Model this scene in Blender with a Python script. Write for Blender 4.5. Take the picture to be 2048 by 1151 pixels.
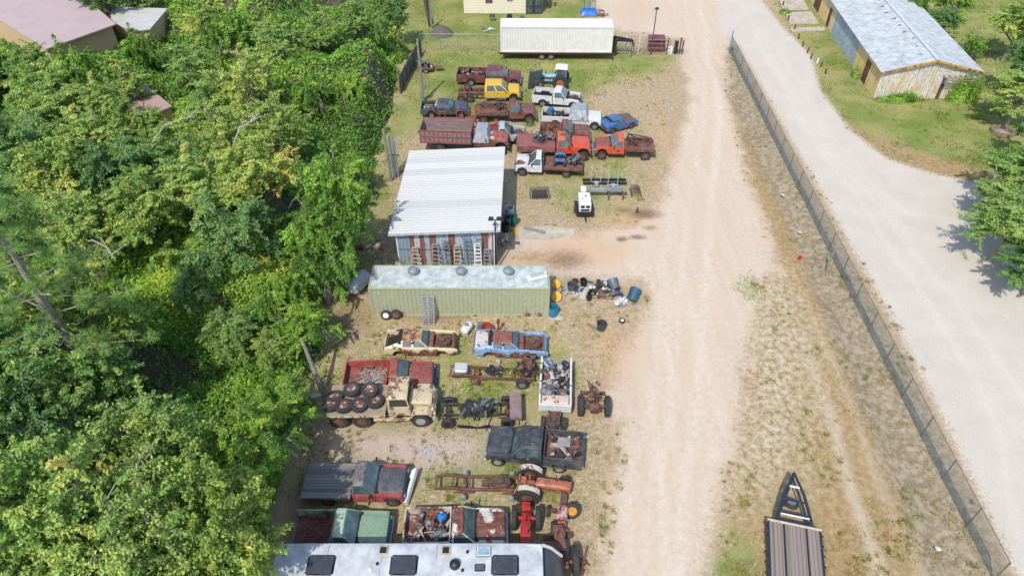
import bpy, bmesh, math, random
import numpy as np
from mathutils import Vector, Matrix
R=math.radians
random.seed(7)
for o in list(bpy.data.objects): bpy.data.objects.remove(o)
sc=bpy.context.scene; col=sc.collection
# ---------------------------------------------------------------- camera, sky, sun, exposure
H=33.5; PITCH=R(42); F=1380.0
cd=bpy.data.cameras.new('camera'); cam=bpy.data.objects.new('camera',cd); col.objects.link(cam)
cd.sensor_width=36; cd.lens=36*F/2048; cd.clip_end=2000; cd.clip_start=.5
cam.location=(0,0,H); cam.rotation_euler=(R(90)-PITCH,0,0); sc.camera=cam
SX,SY=.28,.70                                   # shadow of one metre of height, to the right and away
EL=math.atan2(1,math.hypot(SX,SY)); AZ=math.atan2(-SX,-SY)
w=bpy.data.worlds.new('World'); sc.world=w; w.use_nodes=True
nt=w.node_tree; sky=nt.nodes.new('ShaderNodeTexSky'); sky.sky_type='NISHITA'; sky.sun_disc=False
sky.sun_elevation=EL; sky.sun_rotation=AZ; sky.dust_density=1.0
nt.links.new(sky.outputs[0],nt.nodes['Background'].inputs[0]); nt.nodes['Background'].inputs[1].default_value=.15
sd=bpy.data.lights.new('sun','SUN'); sd.energy=2.6; sd.angle=R(.5); sd.color=(1,.955,.89)
so=bpy.data.objects.new('sun',sd); col.objects.link(so)
so.rotation_euler=Vector((-SX,-SY,1)).to_track_quat('Z','Y').to_euler()
sc.view_settings.view_transform='Standard'; sc.view_settings.look='None'; sc.view_settings.gamma=1
sc.view_settings.exposure=.66
# ---------------------------------------------------------------- helpers
def G(u,v,z=0.0):                                # a spot on the ground (or at height z) seen at a given bearing
    dx=(u-1024)/F; dy=-(v-575.5)/F
    d=Vector((dx,math.cos(PITCH)+dy*math.sin(PITCH),-math.sin(PITCH)+dy*math.cos(PITCH)))
    t=(z-H)/d.z
    return Vector((d.x*t,d.y*t,z))
def hx(s,k=1.0):
    s=s.lstrip('#'); r=[]
    for i in (0,2,4):
        c=int(s[i:i+2],16)/255; c=c/12.92 if c<=.04045 else ((c+.055)/1.055)**2.4
        r.append(min(1,c*k))
    return (*r,1)
M={}
def newmat(name):
    m=bpy.data.materials.new(name); m.use_nodes=True; n=m.node_tree.nodes; b=n['Principled BSDF']; M[name]=m
    return m,m.node_tree,b
def ramp(t,fac,stops,interp='LINEAR'):
    r=t.nodes.new('ShaderNodeValToRGB'); r.color_ramp.interpolation=interp
    e=r.color_ramp.elements
    while len(e)>1: e.remove(e[-1])
    e[0].position,e[0].color=stops[0]
    for p,c in stops[1:]:
        x=e.new(p); x.color=c
    t.links.new(fac,r.inputs[0]); return r.outputs[0]
def noise(t,scale,detail=4,rough=.6,coord='Object',sc3=None,off=(0,0,0)):
    tc=t.nodes.new('ShaderNodeTexCoord'); src=tc.outputs[coord]
    if sc3 or off!=(0,0,0):
        mp=t.nodes.new('ShaderNodeMapping'); t.links.new(src,mp.inputs[0]); src=mp.outputs[0]
        if sc3: mp.inputs['Scale'].default_value=sc3
        mp.inputs['Location'].default_value=off
    n=t.nodes.new('ShaderNodeTexNoise'); n.inputs['Scale'].default_value=scale; n.inputs['Detail'].default_value=detail
    n.inputs['Roughness'].default_value=rough; t.links.new(src,n.inputs['Vector']); return n.outputs[0]
def mix(t,fac,a,b,mode='MIX'):
    m=t.nodes.new('ShaderNodeMix'); m.data_type='RGBA'; m.blend_type=mode
    for s,v in ((m.inputs[0],fac),(m.inputs[6],a),(m.inputs[7],b)):
        if isinstance(v,(int,float)): s.default_value=v
        elif isinstance(v,tuple): s.default_value=v
        else: t.links.new(v,s)
    return m.outputs[2]
def mth(t,op,a,b=0.0,c=None,clamp=False):
    m=t.nodes.new('ShaderNodeMath'); m.operation=op; m.use_clamp=clamp
    for s,v in zip(m.inputs,(a,b) if c is None else (a,b,c)):
        if isinstance(v,(int,float)): s.default_value=v
        else: t.links.new(v,s)
    return m.outputs[0]
def bump(t,b,h,strength=.3,dist=.02):
    n=t.nodes.new('ShaderNodeBump'); n.inputs['Strength'].default_value=strength; n.inputs['Distance'].default_value=dist
    t.links.new(h,n.inputs['Height']); t.links.new(n.outputs[0],b.inputs['Normal'])
def mat(name,c,rough=.6,metal=0.0,var=.25,scale=3,sc3=None,c2=None,bmp=0.0):
    if name in M: return M[name]
    m,t,b=newmat(name); n=noise(t,scale,6,.65,sc3=sc3)
    c2=c2 or tuple(x*(1-var*1.6) for x in c[:3])+(1,)
    cc=ramp(t,n,[(.3,c2),(.62,c)]); t.links.new(cc,b.inputs['Base Color'])
    b.inputs['Roughness'].default_value=rough; b.inputs['Metallic'].default_value=metal
    if bmp: bump(t,b,n,bmp)
    return m
RU1=hx('#6a3524',.85); RU2=hx('#95553a',.9); RU3=hx('#3f261e')
def rusty(name,paint,amt=.4,scale=1.3,edge=.03,ru=(RU3,RU1,RU2),rough=.45,fade=None,sc3=None):
    """old paint with patches of rust; amt 0..1"""
    if name in M: return M[name]
    m,t,b=newmat(name)
    n1=noise(t,scale,8,.68,sc3=sc3); n2=noise(t,scale*5,6,.7,off=(3,1,2)); n3=noise(t,.6,2,.5,off=(7,2,5))
    k=mth(t,'ADD',n1,mth(t,'MULTIPLY',mth(t,'SUBTRACT',n3,.5),.35))
    tc=t.nodes.new('ShaderNodeTexCoord'); sp=t.nodes.new('ShaderNodeSeparateXYZ'); t.links.new(tc.outputs['Object'],sp.inputs[0])
    k=mth(t,'ADD',k,mth(t,'MULTIPLY',mth(t,'SUBTRACT',.78,sp.outputs[2],clamp=True),.30))
    th=.74-.5*amt
    msk=ramp(t,k,[(max(0,th-edge),(0,0,0,1)),(th+edge,(1,1,1,1))])
    rc=ramp(t,n2,[(.32,ru[0]),(.5,ru[1]),(.68,ru[2])])
    f=fade or tuple(x*.72 for x in paint[:3])+(1,)
    pc=ramp(t,n2,[(.3,f),(.6,paint)])
    dn=noise(t,2.2,5,.65,off=(11,3,6)); dm=ramp(t,dn,[(.42,(.03,.03,.03,1)),(.72,(.34,.34,.34,1))])
    t.links.new(mix(t,dm,mix(t,msk,pc,rc),hx('#9f978e',.8)),b.inputs['Base Color'])
    t.links.new(mth(t,'MULTIPLY_ADD',msk,.85-rough,rough),b.inputs['Roughness'])
    bump(t,b,mth(t,'ADD',mth(t,'MULTIPLY',n2,.15),n1),.5,.03)
    return m
# basics
black=mat('black_paint',hx('#26282b'),.45,var=.3)
tyre_m=mat('tyre_rubber',hx('#3a3a3b'),.85,var=.3,scale=6)
glass=None
def mkglass():
    m,t,b=newmat('car_glass'); n=noise(t,2,3)
    t.links.new(ramp(t,n,[(.3,hx('#2c3a3c')),(.7,hx('#56686a'))]),b.inputs['Base Color'])
    b.inputs['Roughness'].default_value=.12; b.inputs['Specular IOR Level'].default_value=.8; return m
glass=mkglass()
dark=mat('dark_interior',hx('#2a2623'),.9,var=.4,scale=5,c2=hx('#14120f'))
chrome=mat('worn_chrome',hx('#b8bcc0'),.3,.85,var=.3,scale=6)
white_p=mat('white_paint',hx('#dcdcd8'),.5,var=.12,scale=2)
grey_rim=mat('steel_rim',hx('#9a9a98'),.5,.4,var=.3,scale=8)
rust_rim=rusty('rusty_rim',hx('#8d8478'),.34,scale=5)
rust=rusty('heavy_rust',hx('#7a4a38'),.6,scale=2,ru=(hx('#3a221a'),hx('#693a29'),hx('#8e5640')))
rust_dk=rusty('dark_rust',hx('#4d3a32'),.5,scale=3,ru=(hx('#2b1d18'),hx('#4b2c21'),hx('#6e4231')))
alu=mat('aluminium',hx('#c3c7ca'),.42,.6,var=.2,scale=6)
lamp_m=mat('headlamp_glass',hx('#cfd3d0'),.2,var=.1)
amber=mat('amber_lens',hx('#c8561e'),.3,var=.1)
redlens=mat('red_lens',hx('#8e1c18'),.3,var=.1)
concrete=mat('concrete',hx('#cdbfab',.82),.9,var=.25,scale=1.2,bmp=.2)
wood=mat('weathered_wood',hx('#97897b',.8),.9,var=.35,scale=4,sc3=(1,8,8))
wood_dk=mat('dark_planks',hx('#77706c'),.9,var=.45,scale=3,sc3=(1,9,1))
galv=mat('galvanised_steel',hx('#9ea6a8'),.45,.5,var=.25,scale=5)

SPLIT={'steps':'step','rails':'rail','pillars':'pillar','corner_trims':'corner_trim','legs':'leg','posts':'post','frame_rails':'frame_member','door_panels':'door','toolboxes':'toolbox','screws':'screw','stake_pockets':'stake_pocket','scrap_pieces':'scrap_piece','tines':'tine','pipes':'pipe','straps':'strap','lifted_seams':'lifted_seam','seams':'seam'}
class MB:
    def __init__(s): s.v=[]; s.f=[]
    def add(s,vs,fs,mtx=None):
        o=len(s.v); s.v+= [tuple(mtx@Vector(p)) for p in vs] if mtx is not None else [tuple(p) for p in vs]
        s.f+=[tuple(i+o for i in f) for f in fs]; return s
    def box(s,x0,x1,y0,y1,z0,z1,mtx=None):
        return s.add([(x0,y0,z0),(x1,y0,z0),(x1,y1,z0),(x0,y1,z0),(x0,y0,z1),(x1,y0,z1),(x1,y1,z1),(x0,y1,z1)],
            [(3,2,1,0),(4,5,6,7),(0,1,5,4),(1,2,6,5),(2,3,7,6),(3,0,4,7)],mtx)
    def hexa(s,b,t):   # bottom and top rings of four points
        return s.add(list(b)+list(t),[(3,2,1,0),(4,5,6,7),(0,1,5,4),(1,2,6,5),(2,3,7,6),(3,0,4,7)])
    def tube(s,pts,rad,n=6):
        pts=[Vector(p) for p in pts]; rad=rad if isinstance(rad,(list,tuple)) else [rad]*len(pts)
        vs=[];fs=[]
        for i,p in enumerate(pts):
            d=(pts[min(i+1,len(pts)-1)]-pts[max(i-1,0)]); d=d.normalized() if d.length>1e-6 else Vector((0,0,1))
            a=d.cross(Vector((0,0,1)) if abs(d.z)<.9 else Vector((1,0,0))).normalized(); b=d.cross(a)
            for k in range(n):
                q=2*math.pi*k/n; vs.append(p+(a*math.cos(q)+b*math.sin(q))*rad[i])
        for i in range(len(pts)-1):
            for k in range(n):
                fs.append((i*n+k,i*n+(k+1)%n,(i+1)*n+(k+1)%n,(i+1)*n+k))
        fs.append(tuple(range(n))[::-1]); fs.append(tuple(range((len(pts)-1)*n,len(pts)*n)))
        return s.add(vs,fs)
    def lathe(s,prof,n=20,mtx=None):  # (r,z) round the z axis
        vs=[];fs=[]
        for r,z in prof:
            for k in range(n):
                q=2*math.pi*k/n; vs.append((r*math.cos(q),r*math.sin(q),z))
        for i in range(len(prof)-1):
            for k in range(n): fs.append((i*n+k,i*n+(k+1)%n,(i+1)*n+(k+1)%n,(i+1)*n+k))
        if prof[0][0]>1e-4: fs.append(tuple(range(n))[::-1])
        if prof[-1][0]>1e-4: fs.append(tuple(range((len(prof)-1)*n,len(prof)*n)))
        return s.add(vs,fs,mtx)
    def prism(s,prof,y0,y1,taper=None):  # side profile (x,z) extruded across
        n=len(prof); g=taper or (lambda x,z:1.0)
        vs=[(x,y0*g(x,z),z) for x,z in prof]+[(x,y1*g(x,z),z) for x,z in prof]
        fs=[tuple(range(n)),tuple(range(2*n-1,n-1,-1))]+[(i,n+i,n+(i+1)%n,(i+1)%n) for i in range(n)]
        return s.add(vs,fs)
    def panel(s,x0,x1,y0,y1,z0,z1,t=.04,crown=.04,nx=8,ny=8,edge=.03,nar=0.0,rib=0.0):
        # pressed sheet panel, z0 at x0 to z1 at x1, crowned, rolled edges, narrowing by nar toward x1
        vs=[];fs=[]; ym=(y0+y1)/2; hw=(y1-y0)/2
        for i in range(nx+1):
            a=i/nx; x=x0+(x1-x0)*a; 
            for j in range(ny+1):
                b=j/ny*2-1; y=ym+hw*b*(1-nar*a)
                e=edge*(max(0,abs(b)-.8)/.2)**2+edge*(max(0,abs(2*a-1)-.8)/.2)**2
                z=z0+(z1-z0)*a+crown*(1-b*b)*(1-(2*a-1)**2*.6)-e+rib*(math.exp(-((abs(b)-.35)/.08)**2))
                vs.append((x,y,z))
        W=ny+1
        for i in range(nx):
            for j in range(ny): fs.append((i*W+j,(i+1)*W+j,(i+1)*W+j+1,i*W+j+1))
        o=len(vs); ringi=[j for j in range(W)]+[i*W+ny for i in range(1,nx+1)]+[nx*W+j for j in range(ny-1,-1,-1)]+[i*W for i in range(nx-1,0,-1)]
        for q in ringi: vs.append((vs[q][0],vs[q][1],vs[q][2]-t))
        L=len(ringi)
        for k in range(L): fs.append((ringi[k],ringi[(k+1)%L],o+(k+1)%L,o+k))
        fs.append(tuple(range(o+L-1,o-1,-1)))
        return s.add(vs,fs)
    def corr(s,o,ud,vd,L,Hh,period=.28,depth=.035,wave=False):
        o,ud,vd=Vector(o),Vector(ud).normalized(),Vector(vd).normalized(); n=ud.cross(vd)
        vs=[];fs=[];xs=[]; k=0
        while k*period<L-1e-6:
            for a,d in (((0,0),(.3,0),(.5,1),(.8,1)) if not wave else ((0,0),(.25,.5),(.5,1),(.75,.5))):
                x=(k+a)*period
                if x<L: xs.append((x,d*depth))
            k+=1
        xs.append((L,0))
        for x,d in xs:
            vs.append(o+ud*x+n*d); vs.append(o+ud*x+n*d+vd*Hh)
        for i in range(len(xs)-1): fs.append((2*i,2*i+2,2*i+3,2*i+1))
        return s.add(vs,fs)
    def islands(s):
        par=list(range(len(s.v)))
        def fi(i):
            while par[i]!=i: par[i]=par[par[i]]; i=par[i]
            return i
        for f in s.f:
            for i in f[1:]: par[fi(i)]=fi(f[0])
        gr={}
        for f in s.f: gr.setdefault(fi(f[0]),[]).append(f)
        out=[]
        for fs in gr.values():
            ids=sorted({i for f in fs for i in f}); mp={i:k for k,i in enumerate(ids)}; m=MB(); m.v=[s.v[i] for i in ids]; m.f=[tuple(mp[i] for i in f) for f in fs]; out.append(m)
        return out
    def obj(s,name,m,parent=None,bevel=0,smooth=False,loc=(0,0,0),rot=(0,0,0),seg=2,solid=0):
        if name in SPLIT and parent is not None:
            r=None
            for q in s.islands(): r=q.obj(SPLIT[name],m,parent,bevel,smooth,loc,rot,seg)
            return r
        me=bpy.data.meshes.new(name); me.from_pydata(s.v,[],s.f); me.update()
        bm=bmesh.new(); bm.from_mesh(me); bmesh.ops.recalc_face_normals(bm,faces=bm.faces)
        if bevel:
            es=[e for e in bm.edges if len(e.link_faces)==2 and e.calc_face_angle(0)>R(35)]
            bmesh.ops.bevel(bm,geom=es,offset=bevel,segments=seg,affect='EDGES',clamp_overlap=True)
            smooth=True
        bm.to_mesh(me); bm.free()
        if smooth:
            for p in me.polygons: p.use_smooth=True
            try: me.set_sharp_from_angle(angle=R(40))
            except Exception: pass
        me.materials.append(m)
        o=bpy.data.objects.new(name,me); col.objects.link(o); o.location=loc; o.rotation_euler=rot
        if parent: o.parent=parent
        return o
def thing(name,label,cat,loc=(0,0,0),rz=0,group=None):
    o=bpy.data.objects.new(name,None); col.objects.link(o); o.empty_display_size=.3
    o.location=loc; o.rotation_euler=(0,0,rz); o['label']=label; o['category']=cat
    if group: o['group']=group
    return o
def tag(o,label,cat,group=None,kind=None):
    if label: o['label']=label
    if cat: o['category']=cat
    if group: o['group']=group
    if kind: o['kind']=kind
    return o
def dup(root,loc=None,rz=None,label=None,group=None,parent=None):
    r=root.copy(); col.objects.link(r)
    if loc is not None: r.location=loc
    if rz is not None: r.rotation_euler=(0,0,rz)
    if label: r['label']=label
    if group: r['group']=group
    if parent: r.parent=parent
    for ch in list(root.children): dup(ch,parent=r)
    return r
def rot(axis,deg): return Matrix.Rotation(R(deg),4,axis)
def T(x,y,z): return Matrix.Translation((x,y,z))
# value noise for numpy arrays
def vn(x,y,scale,seed=0):
    g=np.random.RandomState(seed).rand(256,256); x=np.asarray(x)/scale+1000; y=np.asarray(y)/scale+1000
    xi=np.floor(x).astype(int); yi=np.floor(y).astype(int); fx=x-xi; fy=y-yi; fx=fx*fx*(3-2*fx); fy=fy*fy*(3-2*fy)
    a=g[xi%256,yi%256]; b=g[(xi+1)%256,yi%256]; c=g[xi%256,(yi+1)%256]; d=g[(xi+1)%256,(yi+1)%256]
    return (a*(1-fx)+b*fx)*(1-fy)+(c*(1-fx)+d*fx)*fy
def sdf(px,py,poly):   # signed distance, positive inside
    poly=np.array(poly,float); x=np.asarray(px,float); y=np.asarray(py,float)
    d=np.full(x.shape,1e9); ins=np.zeros(x.shape,bool); n=len(poly)
    for i in range(n):
        ax,ay=poly[i]; bx,by=poly[(i+1)%n]; ex,ey=bx-ax,by-ay
        t=np.clip(((x-ax)*ex+(y-ay)*ey)/(ex*ex+ey*ey+1e-9),0,1)
        d=np.minimum(d,np.hypot(x-ax-t*ex,y-ay-t*ey))
        c=((ay>y)!=(by>y)); xx=(bx-ax)*(y-ay)/((by-ay) if by!=ay else 1e-9)+ax
        ins^=(c&(x<xx))
    return np.where(ins,d,-d)
def P(*uv): return [tuple(G(u,v)[:2]) for u,v in uv]
# ---------------------------------------------------------------- ground
WOOD=P((800,-60),(812,60),(797,165),(788,230),(758,300),(738,400),(705,510),(650,610),(662,700),(622,800),(600,880),(560,960),(540,1060),(480,1160),(430,1260))+[(-40,9),(-120,9),(-160,60),(-160,140),(-30,150)]
ROAD=P((1180,-60),(1200,40),(1245,62),(1368,78),(1362,120),(1385,190),(1368,260),(1345,340),(1325,400),(1270,455),(1160,470),(1040,462),(1010,530),(1100,548),(1290,560),(1290,640),(1250,700),(1225,780),(1245,900),(1225,1000),(1205,1160),(1190,1300),(1380,1300),(1405,1150),(1430,1010),(1472,900),(1492,750),(1502,650),(1508,560),(1560,545),(1530,450),(1492,350),(1462,220),(1448,110),(1470,70),(1500,-60))
WHITE=P((1430,-60),(1440,60),(1478,90),(1545,210),(1612,330),(1690,470),(1775,620),(1870,800),(1975,1020),(2040,1160),(2100,1300))+[(60,9),(95,20)]+P((2700,330),(2300,360),(2048,392),(1950,366),(1860,346),(1775,318),(1700,260),(1640,180),(1622,110),(1560,50),(1515,-10),(1500,-60))
LAWN1=P((800,-80),(1195,-80),(1195,45),(1250,100),(1368,112),(1300,160),(1200,175),(1160,215),(1060,235),(840,262),(790,290),(760,360),(745,470),(705,520),(725,400),(790,170))
LAWN2=P((1530,-90),(1560,20),(1600,110),(1640,200),(1700,275),(1790,318),(1920,340),(2048,360),(2300,330),(2800,200),(2800,-90))
LAWN3=P((1440,1050),(1520,1060),(1540,1170),(1400,1170))
DRY=P((1515,560),(1505,650),(1495,750),(1475,900),(1435,1010),(1400,1180),(2020,1180),(1950,1010),(1845,800),(1750,620),(1665,470),(1590,330),(1520,200),(1460,95),(1440,110),(1462,220),(1495,350),(1535,450),(1570,545))
DRYR=P((1640,200),(1720,260),(1830,300),(1960,335),(2060,352),(2060,385),(1950,368),(1850,345),(1760,318),(1690,262))
STRIP=P((1455,90),(1520,200),(1590,330),(1668,470),(1755,620),(1852,800),(1955,1010),(2030,1180),(1860,1180),(1795,1000),(1725,840),(1650,640),(1590,480),(1520,320),(1450,180))
PINK_GRAVEL=P((690,870),(800,858),(960,870),(965,915),(860,935),(740,925),(670,915))  # outline of the pale pinkish gravel patch
UPG=P((1010,235),(1300,235),(1330,330),(1310,420),(1250,452),(1030,452),(1010,330))
LEFTG=P((790,250),(822,300),(775,470),(770,530),(700,640),(640,700),(690,500),(740,300))
NGRASS=P((640,640),(1180,640),(1220,760),(1180,900),(1190,1100),(560,1100),(600,900))
def axis(a,b,st,lo,hi):
    m=list(np.arange(a,b+1e-6,st)); x=a;k=st; L=[]
    while x>lo: k*=1.5; x-=k; L.append(x)
    x=m[-1];k=st; U=[]
    while x<hi: k*=1.5; x+=k; U.append(x)
    return np.array(L[::-1]+m+U)
gx=axis(-50,62,.3,-700,700); gy=axis(12,104,.3,-300,900)
X,Y=np.meshgrid(gx,gy,indexing='ij')
# the line of the long chain-link fence
FA=G(1458,103); FB=G(1985,1160)
fd=(FB-FA).normalized(); fn=Vector((fd.y,-fd.x,0));
fdist=(X-FA.x)*fn.x+(Y-FA.y)*fn.y; falong=(X-FA.x)*fd.x+(Y-FA.y)*fd.y
side=np.sign((0-FA.x)*fn.x+(40-FA.y)*fn.y)
dl=fdist*side                                     # positive on the yard's side
ditch=-.28*np.exp(-((dl-1.6)/.9)**2)*np.clip(falong/3,0,1)
Zg=(vn(X,Y,6,1)-.5)*.05+(vn(X,Y,1.4,2)-.5)*.03+ditch+ditch*(vn(X,Y,1.0,9)-.5)*.5
def sm(d,wd): return np.clip(d/wd*.5+.5,0,1)
aR=sm(sdf(X,Y,ROAD),2.2); aW=sm(sdf(X,Y,WHITE),1.2); 
aG=np.maximum(np.maximum(sm(sdf(X,Y,LAWN1),3)*.92,sm(sdf(X,Y,LAWN2),2.0)),sm(sdf(X,Y,LAWN3),2)*.85)
aG=np.maximum(aG,sm(sdf(X,Y,WOOD),3)*.75)
aG=np.maximum(aG*1.0,sm(sdf(X,Y,NGRASS),4)*.57)
aG=np.maximum(aG,np.maximum(sm(sdf(X,Y,UPG),4)*.55,sm(sdf(X,Y,LEFTG),3)*.74))
aD=np.maximum(sm(sdf(X,Y,DRY),1.4),sm(sdf(X,Y,DRYR),1.5)*.95)
aS=sm(sdf(X,Y,STRIP),1.0)*.9
aK=np.zeros_like(X)                               # bare stained patches of damp dirt
for (u,v,a,b,k) in ((1290,428,1.6,.8,.8),(1250,420,1.2,.6,.6),(1243,478,.5,.4,.9),(1275,474,.9,.4,.8),(1130,520,2.2,1.6,.68),(1070,515,2.4,1.4,.5),(1300,455,.8,.5,.6),(1150,565,2,.8,.4),(870,625,3,1.2,.7),(700,640,3,2.5,.5),(640,870,2,3,.4),(620,990,1.5,3,.6)):
    g=G(u,v); q=((X-g.x)/a)**2+((Y-g.y)/b)**2; aK=np.maximum(aK,k*np.exp(-q*.8))
aD=aD*(1-sm(sdf(X,Y,LAWN3),2)*.9)
aQ=sm(sdf(X,Y,P((1470,540),(1570,540),(1610,640),(1630,800),(1590,960),(1440,1010),(1480,760))),2)
aO=np.zeros_like(X)
for (u,v,a,b,k) in ((1170,500,4.5,2.2,1),(1090,520,3,1.5,.9),(1250,440,3,2,.7),(1230,700,2.5,5,.6),(1400,420,3,10,.35),(1330,280,1.5,6,.6),(1270,20,4,8,.5)):
    g=G(u,v); aO=np.maximum(aO,k*np.exp(-(((X-g.x)/a)**2+((Y-g.y)/b)**2)))
aP=sm(sdf(X,Y,PINK_GRAVEL),2.5)
def pl(px,py,pts):
    d=np.full(px.shape,1e9)
    for (ax,ay),(bx,by) in zip(pts[:-1],pts[1:]):
        ex,ey=bx-ax,by-ay; t=np.clip(((px-ax)*ex+(py-ay)*ey)/(ex*ex+ey*ey),0,1); d=np.minimum(d,np.hypot(px-ax-t*ex,py-ay-t*ey))
    return d
aT=np.zeros_like(X); wx=X+(vn(X,Y,7,61)-.5)*1.2; wy=Y+(vn(X,Y,7,62)-.5)*1.2
for k,rt in enumerate((P((1300,1200),(1330,900),(1360,600),(1400,350),(1402,150),(1370,0)),P((1375,1200),(1392,900),(1412,600),(1436,350),(1428,150),(1400,0)),P((1262,1200),(1290,900),(1315,620),(1370,350),(1385,150)),
    P((1350,1200),(1340,800),(1330,600),(1260,520),(1080,500)),P((1420,1200),(1440,820),(1380,600),(1250,490),(1080,475)),
    P((1540,560),(1600,680),(1670,850),(1720,1000),(1770,1200)),P((1590,600),(1660,720),(1740,900),(1800,1050),(1850,1200)),
    P((1640,60),(1520,100),(1620,260),(1760,420),(1900,600),(2048,800)),P((1480,0),(1560,150),(1680,320),(1800,420),(2100,470)),P((1500,60),(1600,240),(1740,440),(1870,640),(2010,900),(2080,1200)),P((1530,60),(1640,240),(1790,440),(1930,640),(2080,880)))):
    aT=np.maximum(aT,np.exp(-(pl(wx,wy,rt)/(.28+.05*(k%3)))**2)*(.6+.4*(k%2)))
g0=G(1700,280)
def mk_ground():
    m,t,b=newmat('ground_surface'); b.inputs['Roughness'].default_value=.95; b.inputs['Specular IOR Level'].default_value=.1
    def at(n):
        a=t.nodes.new('ShaderNodeAttribute'); a.attribute_name=n; return a.outputs['Fac']
    nf=noise(t,14,5,.75); nm=noise(t,2.6,6,.68,off=(5,5,0)); nl=noise(t,.45,5,.6,off=(9,1,0)); nl2=noise(t,.22,4,.6,off=(31,4,0))
    ns=noise(t,1.4,5,.6,sc3=(1,.07,1),off=(2,8,0)); nff=noise(t,40,2,.6); nt2=noise(t,5,5,.7,off=(3,17,0))
    def msk(a,n,k,wd):
        s=mth(t,'ADD',a,mth(t,'MULTIPLY',mth(t,'SUBTRACT',n,.5),k))
        return ramp(t,s,[(.5-wd,(0,0,0,1)),(.5+wd,(1,1,1,1))])
    # bare, patchy yard dirt
    dirt=ramp(t,nm,[(.28,hx('#8f7b64',.8)),(.48,hx('#b8a184',.85)),(.68,hx('#d2bfa6',.86))])
    dirt=mix(t,ramp(t,nl,[(.45,(0,0,0,1)),(.7,(.7,.7,.7,1))]),dirt,hx('#c9a985',.8))
    straw=ramp(t,nf,[(.3,hx('#7c6d50',.85)),(.55,hx('#a39270',.9)),(.75,hx('#c4b48f',.9))])
    base=mix(t,ramp(t,nt2,[(.44,(0,0,0,1)),(.56,(.75,.75,.75,1))]),dirt,straw)
    lush=ramp(t,nf,[(.3,hx('#4d5c2c')),(.5,hx('#6c7c3c')),(.72,hx('#929c55',.95))])
    olive=ramp(t,nt2,[(.3,hx('#7f7a4c',.95)),(.6,hx('#aaa06a',.95))])
    lush=mix(t,ramp(t,nl2,[(.40,(.1,.1,.1,1)),(.6,(.8,.8,.8,1))]),lush,olive); lush=mix(t,ramp(t,nm,[(.57,(0,0,0,1)),(.72,(.5,.5,.5,1))]),lush,hx('#b5a27c',.85))
    grn=msk(at('a_green'),mth(t,'MULTIPLY_ADD',nt2,.55,mth(t,'MULTIPLY',nl,.45)),2.3,.14)
    c=mix(t,grn,base,lush)
    # pale pinkish gravel patch
    grav=ramp(t,nff,[(.35,hx('#a08a7a',.85)),(.62,hx('#d9c4b6',.85))])
    c=mix(t,msk(at('a_pink'),nt2,1.2,.2),c,grav)
    # golden dry strip with bare pale patches
    dry=ramp(t,mth(t,'MULTIPLY_ADD',nf,.3,mth(t,'MULTIPLY',nm,.7)),[(.32,hx('#877252',.88)),(.48,hx('#9f8760',.9)),(.58,hx('#b09871',.9)),(.70,hx('#bfab8a',.9))])
    dryp=ramp(t,mth(t,'MULTIPLY_ADD',nm,.65,mth(t,'MULTIPLY',nf,.35)),[(.36,hx('#75734f',.9)),(.44,hx('#988965',.92)),(.51,hx('#b9a78a',.93)),(.60,hx('#ccbca6',.93))])
    dry=mix(t,mth(t,'MULTIPLY',at('a_rut'),.5),dry,hx('#cfc2ae',.93)); dry=mix(t,mth(t,'MULTIPLY',at('a_patch'),.95),dry,dryp)
    c=mix(t,msk(at('a_dry'),nt2,1.0,.12),c,dry)
    strip=ramp(t,nm,[(.3,hx('#7c6f56',.88)),(.48,hx('#98896f',.88)),(.62,hx('#b3a48d',.88)),(.75,hx('#7c7f4c',.85))])
    c=mix(t,msk(at('a_strip'),nm,.9,.2),c,strip)
    # dirt road
    rd=ramp(t,mth(t,'MULTIPLY_ADD',ns,.4,mth(t,'MULTIPLY',nm,.6)),[(.3,hx('#c0ab93',.88)),(.5,hx('#cab8a2',.9)),(.7,hx('#d2c3b2',.92))])
    rd=mix(t,ramp(t,nff,[(.3,(.4,.4,.4,1)),(.45,(0,0,0,1))]),rd,hx('#b09c8a',.85))
    rd=mix(t,ramp(t,nl2,[(.45,(0,0,0,1)),(.7,(.45,.45,.45,1))]),rd,hx('#cdb69e',.9))
    rut=mth(t,'MULTIPLY',at('a_rut'),ramp(t,nm,[(.35,(.05,.05,.05,1)),(.65,(.45,.45,.45,1))]))
    rd=mix(t,rut,rd,hx('#ddd0c2',.93))
    c=mix(t,msk(at('a_road'),mth(t,'MULTIPLY_ADD',nt2,.6,mth(t,'MULTIPLY',nl,.4)),1.7,.12),c,rd)
    # white limestone road
    wd=ramp(t,mth(t,'MULTIPLY_ADD',nl,.5,mth(t,'MULTIPLY',nt2,.5)),[(.3,hx('#c5b9a9',.87)),(.55,hx('#cfc5b7',.88)),(.75,hx('#d7cec2',.9))])
    wd=mix(t,ramp(t,nff,[(.32,(.7,.7,.7,1)),(.44,(0,0,0,1))]),wd,hx('#958a7d',.75))
    wd=mix(t,ramp(t,noise(t,1.1,5,.6,sc3=(1,.12,1),off=(4,4,0)),[(.55,(0,0,0,1)),(.8,(.3,.3,.3,1))]),wd,hx('#b5aa9d',.85))
    wd=mix(t,mth(t,'MULTIPLY',rut,.6),wd,hx('#e0d8cd',.93))
    c=mix(t,msk(at('a_white'),nt2,1.3,.10),c,wd)
    c=mix(t,mth(t,'MULTIPLY',msk(at('a_sand'),nm,1.0,.25),.55),c,ramp(t,nf,[(.3,hx('#b88f66',.85)),(.7,hx('#d8b48a',.9))]))
    c=mix(t,mth(t,'MULTIPLY',msk(at('a_stain'),nm,.8,.22),.75),c,hx('#7d5f48',.75))
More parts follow.
